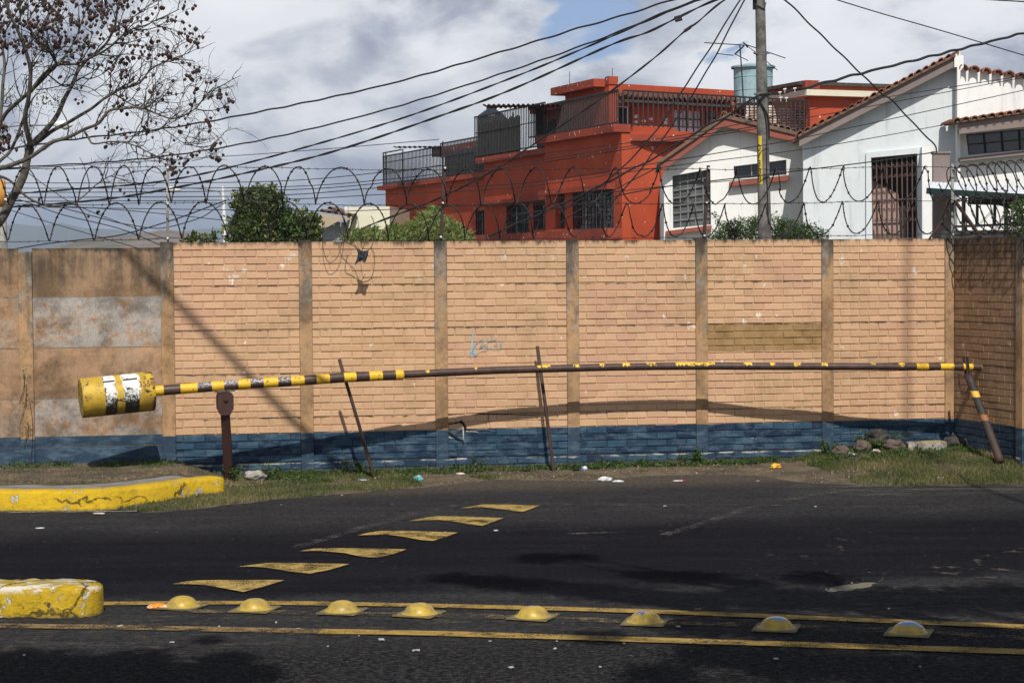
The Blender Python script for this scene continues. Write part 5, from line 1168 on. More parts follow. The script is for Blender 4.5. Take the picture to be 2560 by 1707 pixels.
# ================================================================== POLES AND CABLES
PY = 40.0
t = thing('utility_pole', 'tall grey concrete utility pole with yellow numbered strip in front of the white house', 'utility pole', at(1912, 900, PY))
a = at(1911.5, 560, PY); b = at(1899.5, -40, PY); tz = (b-a)/(b.z-a.z)
base = a - tz*(a.z+.1); top = a + tz*(12.5-a.z)
mb = MB(); mb.tube([base, a, b, top], [.150, .132, .096, .08], 20); mb.build('shaft', pbr('stained_pole_concrete', (.165, .157, .145), (.075, .072, .067), sc_=5, bs=35, bstr=.6), t, smooth=True)
cpy = lambda y: at(1899.5+(y+40)/600*12, y, PY)
for y in (134, 236): 
    mb = MB(); c_ = cpy(y); r_ = interp(y, [-40, 560], [.096, .132]); mb.tube([c_-Vector((0, 0, .035)), c_+Vector((0, 0, .035))], r_+.008, 18); mb.tube([c_+Vector((-r_-.05, -.05, 0)), c_+Vector((-r_+.02, -.08, 0))], .022, 6); mb.tube([c_+Vector((r_-.02, -.08, 0)), c_+Vector((r_+.06, -.05, 0))], .02, 6); mb.build('clamp_band', M_wirelt, t)
# number strip
M_ylw = pbr('yellow_number_strip', (.68, .50, .03), (.60, .42, .03), rough=.6)
def polept(ang, y, e=.002): c_ = cpy(y); rr = interp(y, [-40, 560], [.096, .132]); an = math.radians(ang); return c_+Vector((math.sin(an)*(rr+e), -math.cos(an)*(rr+e), 0))
mb = MB(); ys_ = np.linspace(341, 461, 9)
for i in range(8):
    for a0, a1 in ((-54, -40), (-40, -27), (-27, -18)): mb.face([polept(a0, ys_[i]), polept(a1, ys_[i]), polept(a1, ys_[i+1]), polept(a0, ys_[i+1])])
ns = mb.build('number_strip', M_ylw, t, fix=False)
for k, dgt in enumerate('07388'):
    yc = 371+k*19.5
    txt(dgt, .185, M_blk, ns, (lambda yc: (lambda c: polept(-47 + math.degrees(c.x/.12)*.9, yc, .004+(.001 if c.z > 0 else 0)) + Vector((0, 0, c.y))))(yc), 'digit_'+dgt)
# cable mess near the head
mb = MB()
mb.tube(smooth_path([polept(-80, -30, .02), polept(-70, 10, .03), polept(-20, 18, .02), polept(30, 24, .02), polept(60, 8, .02)], 6), .012, 5)
mb.build('slack_cable', M_black, t); mb = MB(); mb.tube([polept(-75, -30, .03), polept(-80, 25, .03)], .03, 6)
mb.build('slack_cable', M_black, t); mb = MB()
mb.tube(smooth_path([polept(-60, 240, .03), polept(-20, 262, .02), polept(10, 285, .02), polept(30, 330, .015), polept(20, 420, .015), polept(25, 560, .01)], 6), .012, 5)
mb.build('slack_cable', M_black, t); mb = MB()
mb.tube(smooth_path([polept(-50, 245, .03), polept(10, 275, .04), polept(45, 300, .03), polept(60, 350, .015)], 6), .016, 5)
mb.build('slack_cable', M_black, t)
# bare insulated hooks by the pole clamp
mb = MB()
for (x, y) in ((1950, 232), (1952, 245), (1962, 224), (1987, 222), (1966, 246)): c_ = at(x, y, PY-.3); mb.tube([c_-Vector((.03, 0, 0)), c_+Vector((.03, 0, .01))], .014, 6); mb.tube([c_, c_-Vector((0, 0, .07))], .006, 4)
mb.build('line_clamp', M_insul, t)
# left pole
t = thing('utility_pole', 'grey concrete pole with orange yellow band at the left edge of the view', 'utility pole', at(5, 900, 46))
a = at(6, 608, 46); b = at(3, 450, 46); tz = (b-a)/(b.z-a.z); mb = MB(); mb.tube([a-tz*(a.z+.1), a, b], [.13, .115, .09], 16); mb.build('shaft', M_conc, t, smooth=True)
mb = MB(); mb.tube([b+tz*(-.62), b], [.107, .096], 16); mb.build('yellow_band', pbr('orange_yellow_band', (.50, .24, .04), (.40, .2, .05)), t, smooth=True)
mb = MB(); mb.tube([b+Vector((.14, -.05, -.30)), b+Vector((.14, -.05, -.5))], .025, 6); mb.tube([b+Vector((.05, -.05, -.45)), b+Vector((.2, -.05, -.45))], .02, 6); mb.build('insulator', M_insul, t)
cabs = [
 ('thick', 'topmost dark cable sweeping down left across the sky from the utility pole', .019, [(1893, -62), (1683, 0), (1552, 41), (1443, 72), (1280, 122), (966, 212), (637, 282), (408, 322), (163, 351), (0, 376), (-60, 384)]),
 ('thick', 'second dark cable sweeping down left across the sky', .017, [(1893, -45), (1742, 0), (1634, 43), (1511, 94), (1280, 176), (966, 274), (640, 353), (367, 396), (73, 417), (-60, 424)]),
 ('twist', 'third cable, twisted pair with an open loop, crossing the sky', .014, [(1893, -40), (1742, 3), (1634, 46), (1470, 117), (1280, 195), (987, 302), (640, 402), (408, 453), (163, 475), (-60, 492)]),
 ('twist', 'fourth cable with a double black splice near its upper end', .016, [(1896, -25), (1792, 0), (1694, 45), (1617, 82), (1525, 114), (1280, 224), (1101, 290), (844, 376), (640, 427), (408, 475), (229, 502), (-60, 524)]),
 ('twist', 'fifth cable with a single black splice falling in front of the red house', .014, [(1896, -30), (1813, 0), (1743, 57), (1715, 76), (1634, 147), (1516, 237), (1420, 303), (1300, 384), (1249, 418), (1108, 491), (940, 557), (909, 571), (850, 598)]),
 ('thick', 'left one of two steep parallel cables dropping from the pole head', .015, [(1897, -35), (1851, 0), (1783, 109), (1699, 237), (1645, 321), (1558, 417), (1480, 480), (1400, 530)]),
 ('thick', 'right one of two steep parallel cables dropping from the pole head', .015, [(1898, -30), (1862, 0), (1791, 136), (1726, 245), (1700, 285), (1600, 426), (1534, 501), (1480, 545)]),
 ('thick', 'dark cable running from the upper right of the pole to the concrete column', .017, [(1905, -35), (1962, 0), (2026, 62), (2124, 157), (2200, 230), (2233, 255), (2298, 324), (2336, 362), (2341, 384)]),
 ('thick', 'very thick cable rising right from the pole clamp above the tiled roof', .030, [(1900, 238), (1925, 236), (2004, 222), (2152, 184), (2377, 129), (2560, 83), (2640, 62)]),
 ('thin', 'thin cable slanting down right across the upper right sky', .013, [(1990, -32), (2091, 0), (2209, 36), (2349, 76), (2560, 139), (2640, 163)]),
 ('thin', 'short cable grazing the top right corner of the sky', .016, [(2400, -6), (2475, 0), (2560, 5), (2640, 11)]),
 ('thick', 'thick cable following the left slope of the brown gable', .020, [(1893, 241), (1839, 276), (1809, 296), (1766, 316), (1640, 392), (1600, 414), (1450, 489), (1300, 556), (1220, 590)]),
 ('thin', 'thin line hanging just under the thick cable at the gable', .011, [(1893, 246), (1800, 305), (1740, 352), (1640, 420), (1560, 462), (1440, 530), (1380, 575)]),
 ('thin', 'thin line from far left ending at the red parapet', .008, [(-60, 428), (0, 425), (640, 386), (1097, 349)]),
 ('thin', 'first of the thin parallel lines behind the razor wire, highest at left', .009, [(-60, 460), (0, 458), (640, 455), (966, 430), (1300, 391), (1700, 339), (2040, 272), (2560, 190), (2640, 176)]),
 ('thin', 'second thin parallel line behind the razor wire', .009, [(-60, 472), (0, 471), (640, 469), (966, 449), (1300, 408), (1700, 346), (2040, 291), (2560, 194), (2640, 178)]),
 ('thin', 'third thin parallel line, ending at the pole beside the gable', .010, [(-60, 482), (640, 477), (966, 457), (1300, 415), (1700, 352), (1893, 322)]),
 ('thin', 'fourth thin parallel line behind the razor wire', .010, [(-60, 494), (640, 490), (966, 469), (1300, 459), (1660, 405), (1893, 366), (2040, 338), (2560, 226), (2640, 208)]),
 ('thin', 'fifth thin parallel line, ending near the concrete column', .009, [(-60, 504), (640, 500), (966, 486), (1300, 468), (1645, 420), (2040, 369), (2384, 308)]),
 ('thin', 'thin line crossing the small window and gate toward the column', .013, [(1280, 540), (1450, 510), (1645, 470), (1893, 440), (2040, 422), (2200, 402), (2336, 381)]),
 ('thin', 'lowest thin line running right from the tree to the red wall', .009, [(-60, 516), (717, 527), (900, 527), (1300, 505), (1645, 468), (1893, 447)]),
 ('thin', 'sagging thin line looping up to the white lamp pole', .011, [(-60, 500), (89, 506), (250, 545), (300, 558), (377, 570), (421, 568), (500, 545), (539, 521), (565, 506)]),
 ('thin', 'nearly straight thin line rising right to the white lamp pole', .014, [(-60, 640), (100, 612), (200, 600), (300, 588), (433, 550), (539, 511), (565, 502)]),
 ('thin', 'line slanting down right from the upper left behind the tree', .010, [(-60, 350), (2, 382), (40, 408), (89, 446), (179, 507), (300, 557), (420, 600)]),
 ('thin', 'line slanting down right from the orange banded pole', .011, [(8, 486), (80, 510), (160, 538), (300, 572), (400, 612), (440, 620)]),
 ('thin', 'lower line slanting down right from the orange banded pole', .009, [(8, 520), (120, 555), (240, 590), (360, 625)]),
 ('thin', 'thin line slanting gently down right toward the green tree', .009, [(8, 508), (300, 525), (563, 551), (640, 556)]),
]
def cabY(px): return interp(px, [-100, 0, 1000, 1900, 2340, 2640], [47, 46, 42, PY-.25, 43.6, 47])
for kind, lab, r_, pts in cabs:
    w3 = smooth_path([at(x, y, cabY(x)) for x, y in pts], 8); mb = MB()
    if kind == 'thin': mb.tube(w3, r_, 5)
    else:
        for sgn in ((0, math.pi) if kind == 'twist' else (0,)):
            pth = []; L_ = 0
            for i, p in enumerate(w3):
                if i: L_ += (p-w3[i-1]).length
                e = r_*.55 if kind == 'thick' else r_*.9; ph = L_*(7 if kind == 'thick' else 5)+sgn; pth.append(p+Vector((0, math.cos(ph)*e, math.sin(ph)*e)))
            pth = smooth_path(pth, 3); mb.tube(pth, r_ if kind == 'thick' else r_*.85, 6)
    o = mb.build('overhead_cable', M_black); tag(o, lab, 'cable', 'overhead cables')
    if 'double black' in lab or 'single black' in lab:
        for (x, y), (x2, y2) in ([((1686, 46), (1704, 41)), ((1688, 53), (1705, 48))] if 'double' in lab else [((1711, 79), (1727, 68))]):
            mb = MB(); mb.tube([at(x, y, cabY(x)-.05), at(x2, y2, cabY(x)-.05)], .034, 8); mb.build('splice', M_black, o)
# street lamps
t = thing('street_lamp', 'white street lamp pole with lamp head reaching left over the hillside', 'street lamp', at(563, 900, 90))
mb = MB(); mb.tube([at(566, 640, 90), at(563, 600, 90), at(557, 466, 90)], [.12, .105, .06], 10); mb.tube([at(566, 700, 90), at(566, 640, 90)], [.14, .12], 10); mb.build('lamp_pole', M_white, t)
mb = MB(); mb.tube(smooth_path([at(552, 488, 90), at(548, 480, 90), at(530, 477, 90), at(490, 471, 90), at(450, 471, 90)], 5), .022, 6); mb.build('lamp_arm', M_wirelt, t)
mb = MB(); mb.tube([at(x, 474+.02*(x-412)*0, 90) for x in (412, 416, 425, 438, 449, 452)], [.05, .10, .13, .12, .09, .04], 10); mb.build('lamp_head', M_white, t, smooth=True)
t = thing('street_lamp', 'white lamp head seen through the bare tree branches', 'street lamp', at(20, 900, 60))
mb = MB(); mb.tube([at(-30, 620, 60), at(-30, 420, 60), at(-30, 330, 60)], .09, 10); mb.build('lamp_pole', M_white, t)
mb = MB(); mb.tube(smooth_path([at(-30, 335, 60), at(20, 318, 60), at(80, 314, 60), at(140, 314, 60)], 5), .02, 6); mb.build('lamp_arm', M_wirelt, t)
mb = MB(); mb.tube([at(x, 312, 60) for x in (136, 142, 152, 166, 178, 182)], [.05, .10, .12, .12, .08, .02], 10); mb.build('lamp_head', M_white, t, smooth=True)
mb = MB(); mb.tube([at(163, 317, 60), at(163, 321, 60), at(163, 325, 60)], [.13, .11, .04], 10); mb.build('lamp_lens', M_curt, t, smooth=True)
# ================================================================== VEGETATION
def cards(mb, pts, size, rr, up=.3, var=None, asp=.5, fold=.15):
    for k, p in enumerate(pts):
        s_ = size*rr.uniform(.6, 1.35); a = Vector((rr.gauss(0, 1), rr.gauss(0, 1), rr.gauss(0, 1)+up)).normalized(); b = a.cross(Vector((rr.gauss(0, 1), rr.gauss(0, 1), rr.gauss(0, 1)))).normalized(); n_ = a.cross(b)
        p = Vector(p); v = var[k] if var else rr.random()
        mb.mesh([p, p+a*s_*.5+b*s_*asp*.5+n_*s_*fold, p+a*s_, p+a*s_*.5-b*s_*asp*.5+n_*s_*fold], [(0, 1, 2, 3)], 0, min(1, max(0, v)))
def clumps(mb, cl, n, size, rr, shell=.55, asp=.5, up=.2, flat=1.0):
    tot = sum(c[1]**2 for c in cl)
    for c, r_ in cl:
        k = int(n*r_*r_/tot); pts = []; var = []
        for i in range(k):
            v = Vector((rr.gauss(0, 1), rr.gauss(0, 1), rr.gauss(0, 1))).normalized(); q = r_*(shell+(1-shell)*rr.random())*(1+.25*mn.noise(v*2.2+Vector(c)))
            pts.append(Vector(c)+Vector((v.x*q, v.y*q, v.z*q*flat))); var.append(rr.random()*.75+.25*rr.random())
        cards(mb, pts, size, rr, up, var, asp)
M_bark = pbr('pale_grey_bark', (.115, .10, .082), (.048, .042, .035), sc_=9, bs=40, bstr=.6); M_barkd = pbr('dark_bark', (.06, .05, .042), (.035, .03, .026), sc_=9, bs=30)
M_twig = pbr('thin_twigs', (.05, .042, .036), (.026, .022, .02), sc_=9); M_pod = pbr('dry_seed_pods', (.065, .028, .020), (.026, .016, .014), sc_=30, varamt=.5, rough=.65)
# ---- bare tree with hanging pods, left, behind the wall
Q = lambda x, y, Y: at(x/2.45, y/2.45, Y)
TY = 26.5
limbs = [ # (points zoomed px, radii px at ends, depth offset at ends)
 ([(-260, 2000), (-150, 1640), (-60, 1440), (20, 1320), (90, 1190), (150, 1060), (175, 960), (190, 895)], 42, 27, 0, 0),
 ([(190, 895), (260, 820), (330, 735), (400, 600), (440, 520), (480, 430), (560, 340), (640, 270), (700, 170), (725, 60), (745, -60)], 24, 5, 0, .8),
 ([(190, 890), (165, 800), (155, 700), (175, 580), (185, 420), (150, 300), (110, 200), (60, 90), (20, -60)], 22, 9, -.1, -1.0),
 ([(-120, 1090), (0, 1030), (45, 1020), (180, 965), (300, 880), (400, 850), (500, 800), (600, 760), (650, 705), (700, 672), (850, 660), (950, 690), (1060, 722), (1180, 680), (1250, 600), (1310, 535)], 21, 3.5, -.3, -.8),
 ([(200, 890), (330, 800), (450, 730), (560, 660), (640, 605), (740, 550), (850, 510), (920, 430), (1000, 385), (1100, 365), (1190, 380)], 17, 3, .1, 1.0),
 ([(515, 795), (545, 850), (575, 880), (680, 870), (800, 882), (870, 910), (960, 962), (1010, 1005)], 9, 2.5, -.4, -.9),
 ([(-60, 1060), (0, 1080), (60, 1112), (150, 1200), (250, 1247), (360, 1265), (450, 1240), (530, 1180), (600, 1120), (690, 1072), (770, 1082)], 12, 2.5, -.5, .2),
 ([(-90, 830), (0, 745), (50, 680), (150, 592), (290, 462), (350, 402), (320, 335), (270, 280), (210, 230), (170, 120)], 19, 7, .4, -.4),
 ([(-60, 1050), (0, 980), (60, 920), (105, 830), (140, 740), (190, 620)], 15, 9, .5, .7),
 ([(-20, 900), (5, 700), (15, 560), (28, 400), (15, 300), (-20, 160)], 17, 9, .8, 1.2),
 ([(180, 570), (250, 480), (350, 402), (480, 385), (600, 335), (700, 262), (800, 180), (900, 148), (1010, 100), (1100, 60)], 14, 3, .1, -.9),
 ([(450, 730), (520, 700), (560, 740)], 4, 2, 0, 0), ([(350, 402), (430, 300), (480, 200), (520, 80), (560, -40)], 9, 4, .1, .9),
 ([(150, 300), (230, 200), (300, 100), (350, -20)], 8, 4, -.6, -.9), ([(30, 200), (90, 100), (150, 0)], 7, 4, .5, .5),
 ([(640, 605), (700, 580), (760, 610), (830, 650), (900, 640), (940, 550), (930, 470)], 7, 2.5, .3, .6), ([(700, 170), (800, 120), (880, 60), (960, 10)], 6, 2.5, .6, .9),
 ([(640, 270), (740, 270), (860, 280), (980, 300), (1060, 330)], 6, 2, .5, .9), ([(600, 335), (700, 340), (780, 330), (900, 350), (1000, 385)], 6, 2, -.3, -.8),
 ([(1000, 790), (1100, 860), (1180, 890), (1260, 900), (1340, 880)], 4, 2, -.5, -.7), ([(650, 800), (740, 830), (860, 830), (960, 800), (1040, 760), (1180, 690)], 5, 2, -.4, -.3),
 ([(800, 885), (840, 940), (940, 960), (1020, 930), (1100, 960), (1180, 985)], 4, 2, -.8, -.9), ([(290, 460), (400, 530), (500, 480), (560, 480), (650, 440), (740, 330)], 7, 2.5, .3, .9),
 ([(220, 555), (320, 540), (450, 520), (560, 545), (640, 600)], 5, 2.5, 0, .1), ([(1080, 690), (1120, 600), (1160, 520), (1230, 560)], 3, 1.5, -.6, -.9)]
tree = thing('bare_tree', 'nearly leafless tree with hanging dark seed pods at the left edge behind the wall', 'tree', Q(-260, 2100, TY))
mbT = MB(); spine = []; rr = random.Random(11)
for pts, ra, rb_, da, db in limbs:
    n_ = len(pts); p3 = [Q(x, y, TY+da+(db-da)*i/(n_-1)) for i, (x, y) in enumerate(pts)]; p3 = smooth_path(p3, 6)
    k = .82*TY/5000/2.45*1.0; rs = [(ra+(rb_-ra)*(i/(len(p3)-1))**.75)*k*(1+.10*mn.noise(p*6)) for i, p in enumerate(p3)]
    for i, p in enumerate(p3): p += Vector((mn.noise(p*3)*.02, 0, mn.noise(p*3+Vector((9, 0, 0)))*.02))
    mbT.tube(p3, rs, 9)
    for i in range(2, len(p3)): spine.append((p3[i], (p3[i]-p3[i-1]).normalized(), rs[i], i/len(p3)))
gp = Q(-260, 2000, TY); mbT.tube([Vector((gp.x-.15, gp.y, -.1)), Vector((gp.x-.1, gp.y, gp.z*.5)), gp], [.26, .24, .23], 9)
mbT.build('trunk', M_bark, tree, smooth=True)
mbt = MB(); tips = []
def grow(p, d, L_, r_, lv):
    path = [p.copy()]; seg = 4; q = p.copy(); dd = d.copy()
    for i in range(seg):
        dd = (dd + Vector((rr.gauss(0, .24), rr.gauss(0, .24), rr.gauss(0, .24)+(.10 if lv < 2 else -.03)))).normalized(); q = q+dd*L_/seg; path.append(q.copy())
        if lv < 3 and rr.random() < (.75 if lv < 2 else .5):
            sd_ = (dd + Vector((rr.gauss(0, .8), rr.gauss(0, .6), rr.gauss(0, .7)))).normalized(); grow(q, sd_, L_*rr.uniform(.45, .7), r_*.62, lv+1)
    mbt.tube(path, [r_*(1-.6*i/seg) for i in range(seg+1)], 4, cap=False); tips.append((q, lv))
rr = random.Random(5)
cand = [s_ for s_ in spine if s_[3] > .25]
for k in range(190):
    p, t_, r_, f_ = cand[int(rr.random()*len(cand))]
    if p.z < at(0, 470, TY).z and rr.random() < .85: continue
    d_ = (t_*.5 + Vector((rr.uniform(-.3, .8), rr.gauss(0, .6), rr.uniform(-.5, 1.0)))).normalized(); grow(p, d_, rr.uniform(.25, .6), min(.010, r_*.7+.003), 1)
mbt.build('twigs', M_twig, tree, smooth=True)
# pods in hanging clusters
def pod(mb, c, s_, rr):
    mb_v = []; K = 6; prof = [(.05, 0), (.75, -.35), (1, -.9), (.8, -1.5), (.3, -2.0), (.04, -2.25)]; a0 = rr.random(); tl = Vector((rr.gauss(0, .18), rr.gauss(0, .18), 0))
    sc2 = rr.uniform(.75, 1.25); vs = [c+Vector((r_*s_*sc2*math.cos(2*math.pi*(k+a0)/K), r_*s_*.75*math.sin(2*math.pi*(k+a0)/K), z*s_))+tl*(-z*s_) for r_, z in prof for k in range(K)]
    mb.mesh(vs, [(i*K+j, i*K+(j+1) % K, (i+1)*K+(j+1) % K, (i+1)*K+j) for i in range(len(prof)-1) for j in range(K)], 0, rr.random())
cl_px = [(1140, 30, 5), (1165, 90, 3), (1200, 200, 7), (1175, 270, 6), (1060, 130, 5), (1110, 180, 5), (1140, 215, 3), (1030, 350, 7), (1065, 320, 5), (1000, 300, 5), (1200, 460, 5), (1215, 430, 3), (1260, 490, 3), (1175, 400, 3), (1350, 590, 7), (1375, 650, 5), (1400, 600, 3), (1320, 560, 3), (1270, 730, 4), (1300, 755, 3), (1150, 460, 3), (1040, 590, 3), (1185, 555, 3), (1170, 620, 3), (900, 780, 6), (930, 795, 4), (740, 800, 4), (660, 790, 4), (690, 800, 2), (760, 780, 1), (1340, 895, 7), (1315, 960, 6), (1270, 930, 3), (1150, 985, 5), (1100, 965, 4), (1180, 975, 3), (1040, 1010, 9), (1050, 1040, 6), (1025, 1050, 4), (965, 970, 3), (1000, 960, 2), (1050, 825, 1), (1125, 790, 3), (1145, 710, 4), (850, 665, 2), (990, 720, 1), (1075, 740, 1), (790, 480, 5), (740, 420, 4), (780, 440, 2), (1055, 545, 3), (900, 550, 2), (940, 250, 6), (920, 280, 4), (880, 290, 3), (985, 40, 3), (910, 100, 4), (840, 125, 4), (820, 140, 5), (735, 160, 6), (745, 180, 4), (580, 100, 6), (620, 140, 5), (400, 220, 4), (350, 415, 2), (520, 300, 7), (440, 260, 4), (790, 595, 3), (735, 655, 4), (720, 640, 3), (850, 210, 5), (785, 360, 5), (720, 350, 4), (665, 310, 2), (870, 330, 4), (910, 340, 3), (1025, 920, 2), (280, 1210, 1), (655, 870, 3), (525, 625, 2), (485, 570, 2), (250, 340, 3), (400, 450, 2), (815, 1040, 1), (765, 1175, 2), (803, 1200, 1), (1080, 1108, 1), (570, 1305, 2), (1105, 810, 2), (1090, 700, 2)]
rr = random.Random(21)
def cluster(c, n_, k):
    global mb
    for i in range(n_):
        o_ = Vector((rr.gauss(0, .055), rr.gauss(0, .05), rr.gauss(-.01, .05))); pc_ = c+o_; mbt2.tube([c+Vector((0, 0, .07)), pc_+Vector((0, 0, .015)), pc_], .0018, 3, cap=False); pod(mb, pc_, rr.uniform(.019, .029), rr)
mbt2 = MB()
for k, (x, y, n_) in enumerate(cl_px[:88]):
    mb = MB(); cluster(Q(x, y-6, TY+rr.uniform(-.7, .5)), n_, k); mb.build('pod_cluster', M_pod, tree, smooth=True)
mb = MB(); tp = [p for p, lv in tips]; n_done = 0
for k in range(430):
    x = rr.uniform(-40, 1080)*rr.random()**.3; y = (rr.random()**1.5)*330-30
    if x > 640+ (200-y)*1.2: continue
    cluster(Q(x, y, TY+rr.uniform(-1, 1)), rr.choice((1, 1, 1, 2)), k)
for k in range(70):
    x = rr.uniform(0, 1000); y = rr.uniform(150, 640)
    if x < 640 and y > 420: continue
    cluster(Q(x, y, TY+rr.uniform(-1, 1)), rr.choice((1, 2)), k)
for k in range(22): cluster(Q(rr.uniform(-10, 60), rr.uniform(740, 900), TY), 2, k)
o = mb.build('seed_pods', M_pod, tree, smooth=True); o['kind'] = 'stuff'
mbt2.build('pod_stalks', M_twig, tree)
mb = MB(); pts = [Q(rr.gauss(300, 50), rr.gauss(620, 45), TY+rr.uniform(-.3, .3)) for i in range(150)] + [Q(rr.gauss(100, 30), rr.gauss(580, 30), TY) for i in range(40)] + [Q(rr.gauss(20, 20), rr.gauss(820, 50), TY) for i in range(40)]
cards(mb, pts, .035, rr, -.3); fe = [((1190, 830), (1400, 860)), ((690, 1140), (780, 1100)), ((1000, 900), (1110, 920)), ((1010, 450), (1060, 560)), ((1130, 650), (1220, 660))]
for (x0, y0), (x1, y1) in fe:
    for i in range(60): t_ = rr.random(); cards(mb, [Q(x0+(x1-x0)*t_+rr.gauss(0, 8), y0+(y1-y0)*t_+rr.gauss(0, 12), TY-.3)], .03, rr, 0, [rr.random()], .3)
mb.build('sparse_leaves', leafmat('olive_leaflets', (.06, .07, .025), (.12, .13, .03), (.35, .28, .05)), tree, fix=False)
# ---- leafy trees and shrubs beyond the wall
def shrub(name, label, cat, Y, cl, n, size, mat_, seed, asp=.5, base=None, shoots=0, shell=.3, up=.2, tr=.07, grp=None):
    rr = random.Random(seed); c = [(at(x, y, Y+dy), r_) for x, y, r_, dy in cl]; bx = sum(p.x for p, _ in c)/len(c); b = Vector((bx, Y, 0)); t = thing(name, label, cat, b, grp)
    mb = MB(); clumps(mb, c, n, size, rr, shell, asp, up)
    for p, r_ in c:
        for k in range(shoots):
            an = rr.uniform(.1, 3.04); d_ = Vector((math.cos(an), rr.uniform(-.5, .5), math.sin(an)*.9+.25)).normalized(); L_ = r_*rr.uniform(1.05, 1.5)
            cards(mb, [p+d_*(L_*(.7+.3*t))+Vector((rr.gauss(0, size*.35), rr.gauss(0, size*.35), rr.gauss(0, size*.3))) for t in np.linspace(0, 1, 9)], size*.9, rr, .5, [.4+.6*rr.random() for _ in range(9)], asp)
    mb.build('crown', mat_, t, fix=False)
    mb = MB(); fork = Vector((bx, Y, min(p.z for p, _ in c)*.55)); mb.tube([b-Vector((0, 0, .1)), fork], [tr*1.3, tr], 7)
    for p, r_ in c[::2]: mb.tube([fork, (fork+p)/2+Vector((rr.gauss(0, .1), 0, .1)), p], [tr*.6, tr*.35, tr*.12], 5)
    mb.build('trunk', M_barkd, t, smooth=True); return t
shrub('green_tree', 'dense dark green broadleaf tree rising behind the second brick bay', 'tree', 45, [(640, 520, .42, 0), (612, 548, .34, .2), (668, 505, .30, -.2), (690, 540, .42, .2), (630, 580, .45, -.3), (700, 585, .48, .1), (745, 570, .40, 0), (765, 595, .38, -.2), (780, 570, .22, .1), (598, 590, .28, .2), (655, 605, .5, -.2), (610, 500, .2, .1), (592, 612, .28, 0), (696, 500, .10, 0), (650, 630, .6, 0), (740, 630, .6, 0), (625, 490, .09, 0), (652, 484, .10, .1), (683, 482, .09, 0), (590, 520, .12, .1), (785, 555, .10, 0), (715, 548, .14, .2), (583, 575, .09, .1), (795, 590, .14, 0)], 7600, .115, M_leafd, 3, up=.5, shoots=7)
shrub('green_shrub', 'low leafy shrub top left of the white lamp pole base', 'shrub', 44, [(486, 600, .10, 0), (512, 610, .12, 0), (470, 608, .08, .1), (533, 602, .10, .1), (530, 645, .3, 0)], 500, .11, M_leafd, 4, up=.5, shoots=4)
def feather(name, label, Y, spots, n, mat_, seed):
    rr = random.Random(seed); cx = sum(s_[0] for s_ in spots)/len(spots); b = at(cx, 670, Y); b.z = 0; t = thing(name, label, 'shrub', b); mb = MB()
    for x, ytop, w_ in spots:
        for i in range(n):
            px = x+rr.gauss(0, w_*.5); yy = ytop+abs(rr.gauss(0, 1))*10+((px-x)/w_)**2*14+rr.random()**.8*(640-ytop)*.95; p = at(px, yy, Y+rr.gauss(0, .3)); L_ = rr.uniform(.07, .17); d_ = Vector((rr.gauss(0, .8), rr.gauss(0, .5), 1)).normalized()
            s_ = d_.cross(Vector((0, 1, 0))).normalized()*.0045; v = rr.random(); q = p+d_*L_; bend = Vector((rr.gauss(0, .05), 0, -.02))
            mb.mesh([p-s_, p+s_, q+bend, p+d_*L_*.5+s_*1.4], [(0, 1, 3, 2)], 0, v)
    mb.build('foliage', mat_, t, fix=False)
    mb = MB()
    for x, ytop, w_ in spots: mb.tube([Vector((at(x, 600, Y).x, Y, -.05)), at(x, 600, Y), at(x+rr.gauss(0, 4), ytop+14, Y)], [.03, .02, .006], 5)
    mb.build('stem', M_barkd, t); return t
feather('feathery_shrub', 'light green feathery shrub rising in front of the red house', 41, [(890, 572, 30), (930, 570, 30), (985, 562, 30), (1030, 552, 26), (1060, 530, 24), (1085, 515, 20), (1110, 540, 22), (1140, 558, 22), (1160, 578, 18)], 2600, M_leafl, 8)
shrub('hedge', 'rounded clipped green hedge at the foot of the utility pole', 'hedge', 43.2, [(1815, 585, .22, 0), (1835, 572, .22, 0), (1865, 572, .26, 0), (1895, 572, .27, .2), (1935, 570, .27, 0), (1970, 575, .26, 0), (2000, 582, .26, 0), (2030, 588, .24, .1), (2055, 596, .16, 0), (1820, 600, .3, 0), (1870, 605, .4, 0), (1940, 605, .4, 0), (2010, 608, .36, 0), (1885, 560, .09, 0), (1790, 608, .2, 0)], 11000, .05, M_hedge, 5, shoots=5, shell=.6, tr=.03)
# a loose vine shoot
t = thing('climbing_shoot', 'thin leafy shoot arching up left out of the hedge', 'plant', at(1812, 600, 42)); mb = MB(); sp_ = smooth_path([at(x, y, 42) for x, y in ((1812, 590), (1803, 562), (1790, 545), (1778, 533))], 5); mb.tube(sp_, .006, 4); mb.build('stem', M_barkd, t); mb = MB(); rr = random.Random(2); cards(mb, [p+Vector((rr.gauss(0, .04), 0, rr.gauss(0, .04))) for p in sp_ for _ in range(5)], .06, rr); mb.build('leaves', M_hedge, t, fix=False)
shrub('round_shrub', 'glossy green round shrub at the right edge above the return wall', 'shrub', 27.5, [(2535, 540, .16, 0), (2560, 525, .20, 0), (2580, 560, .26, .1), (2540, 570, .17, 0), (2600, 530, .25, .1), (2560, 600, .25, 0)], 3200, .04, M_hedge, 6, shoots=5, shell=.6, tr=.03)
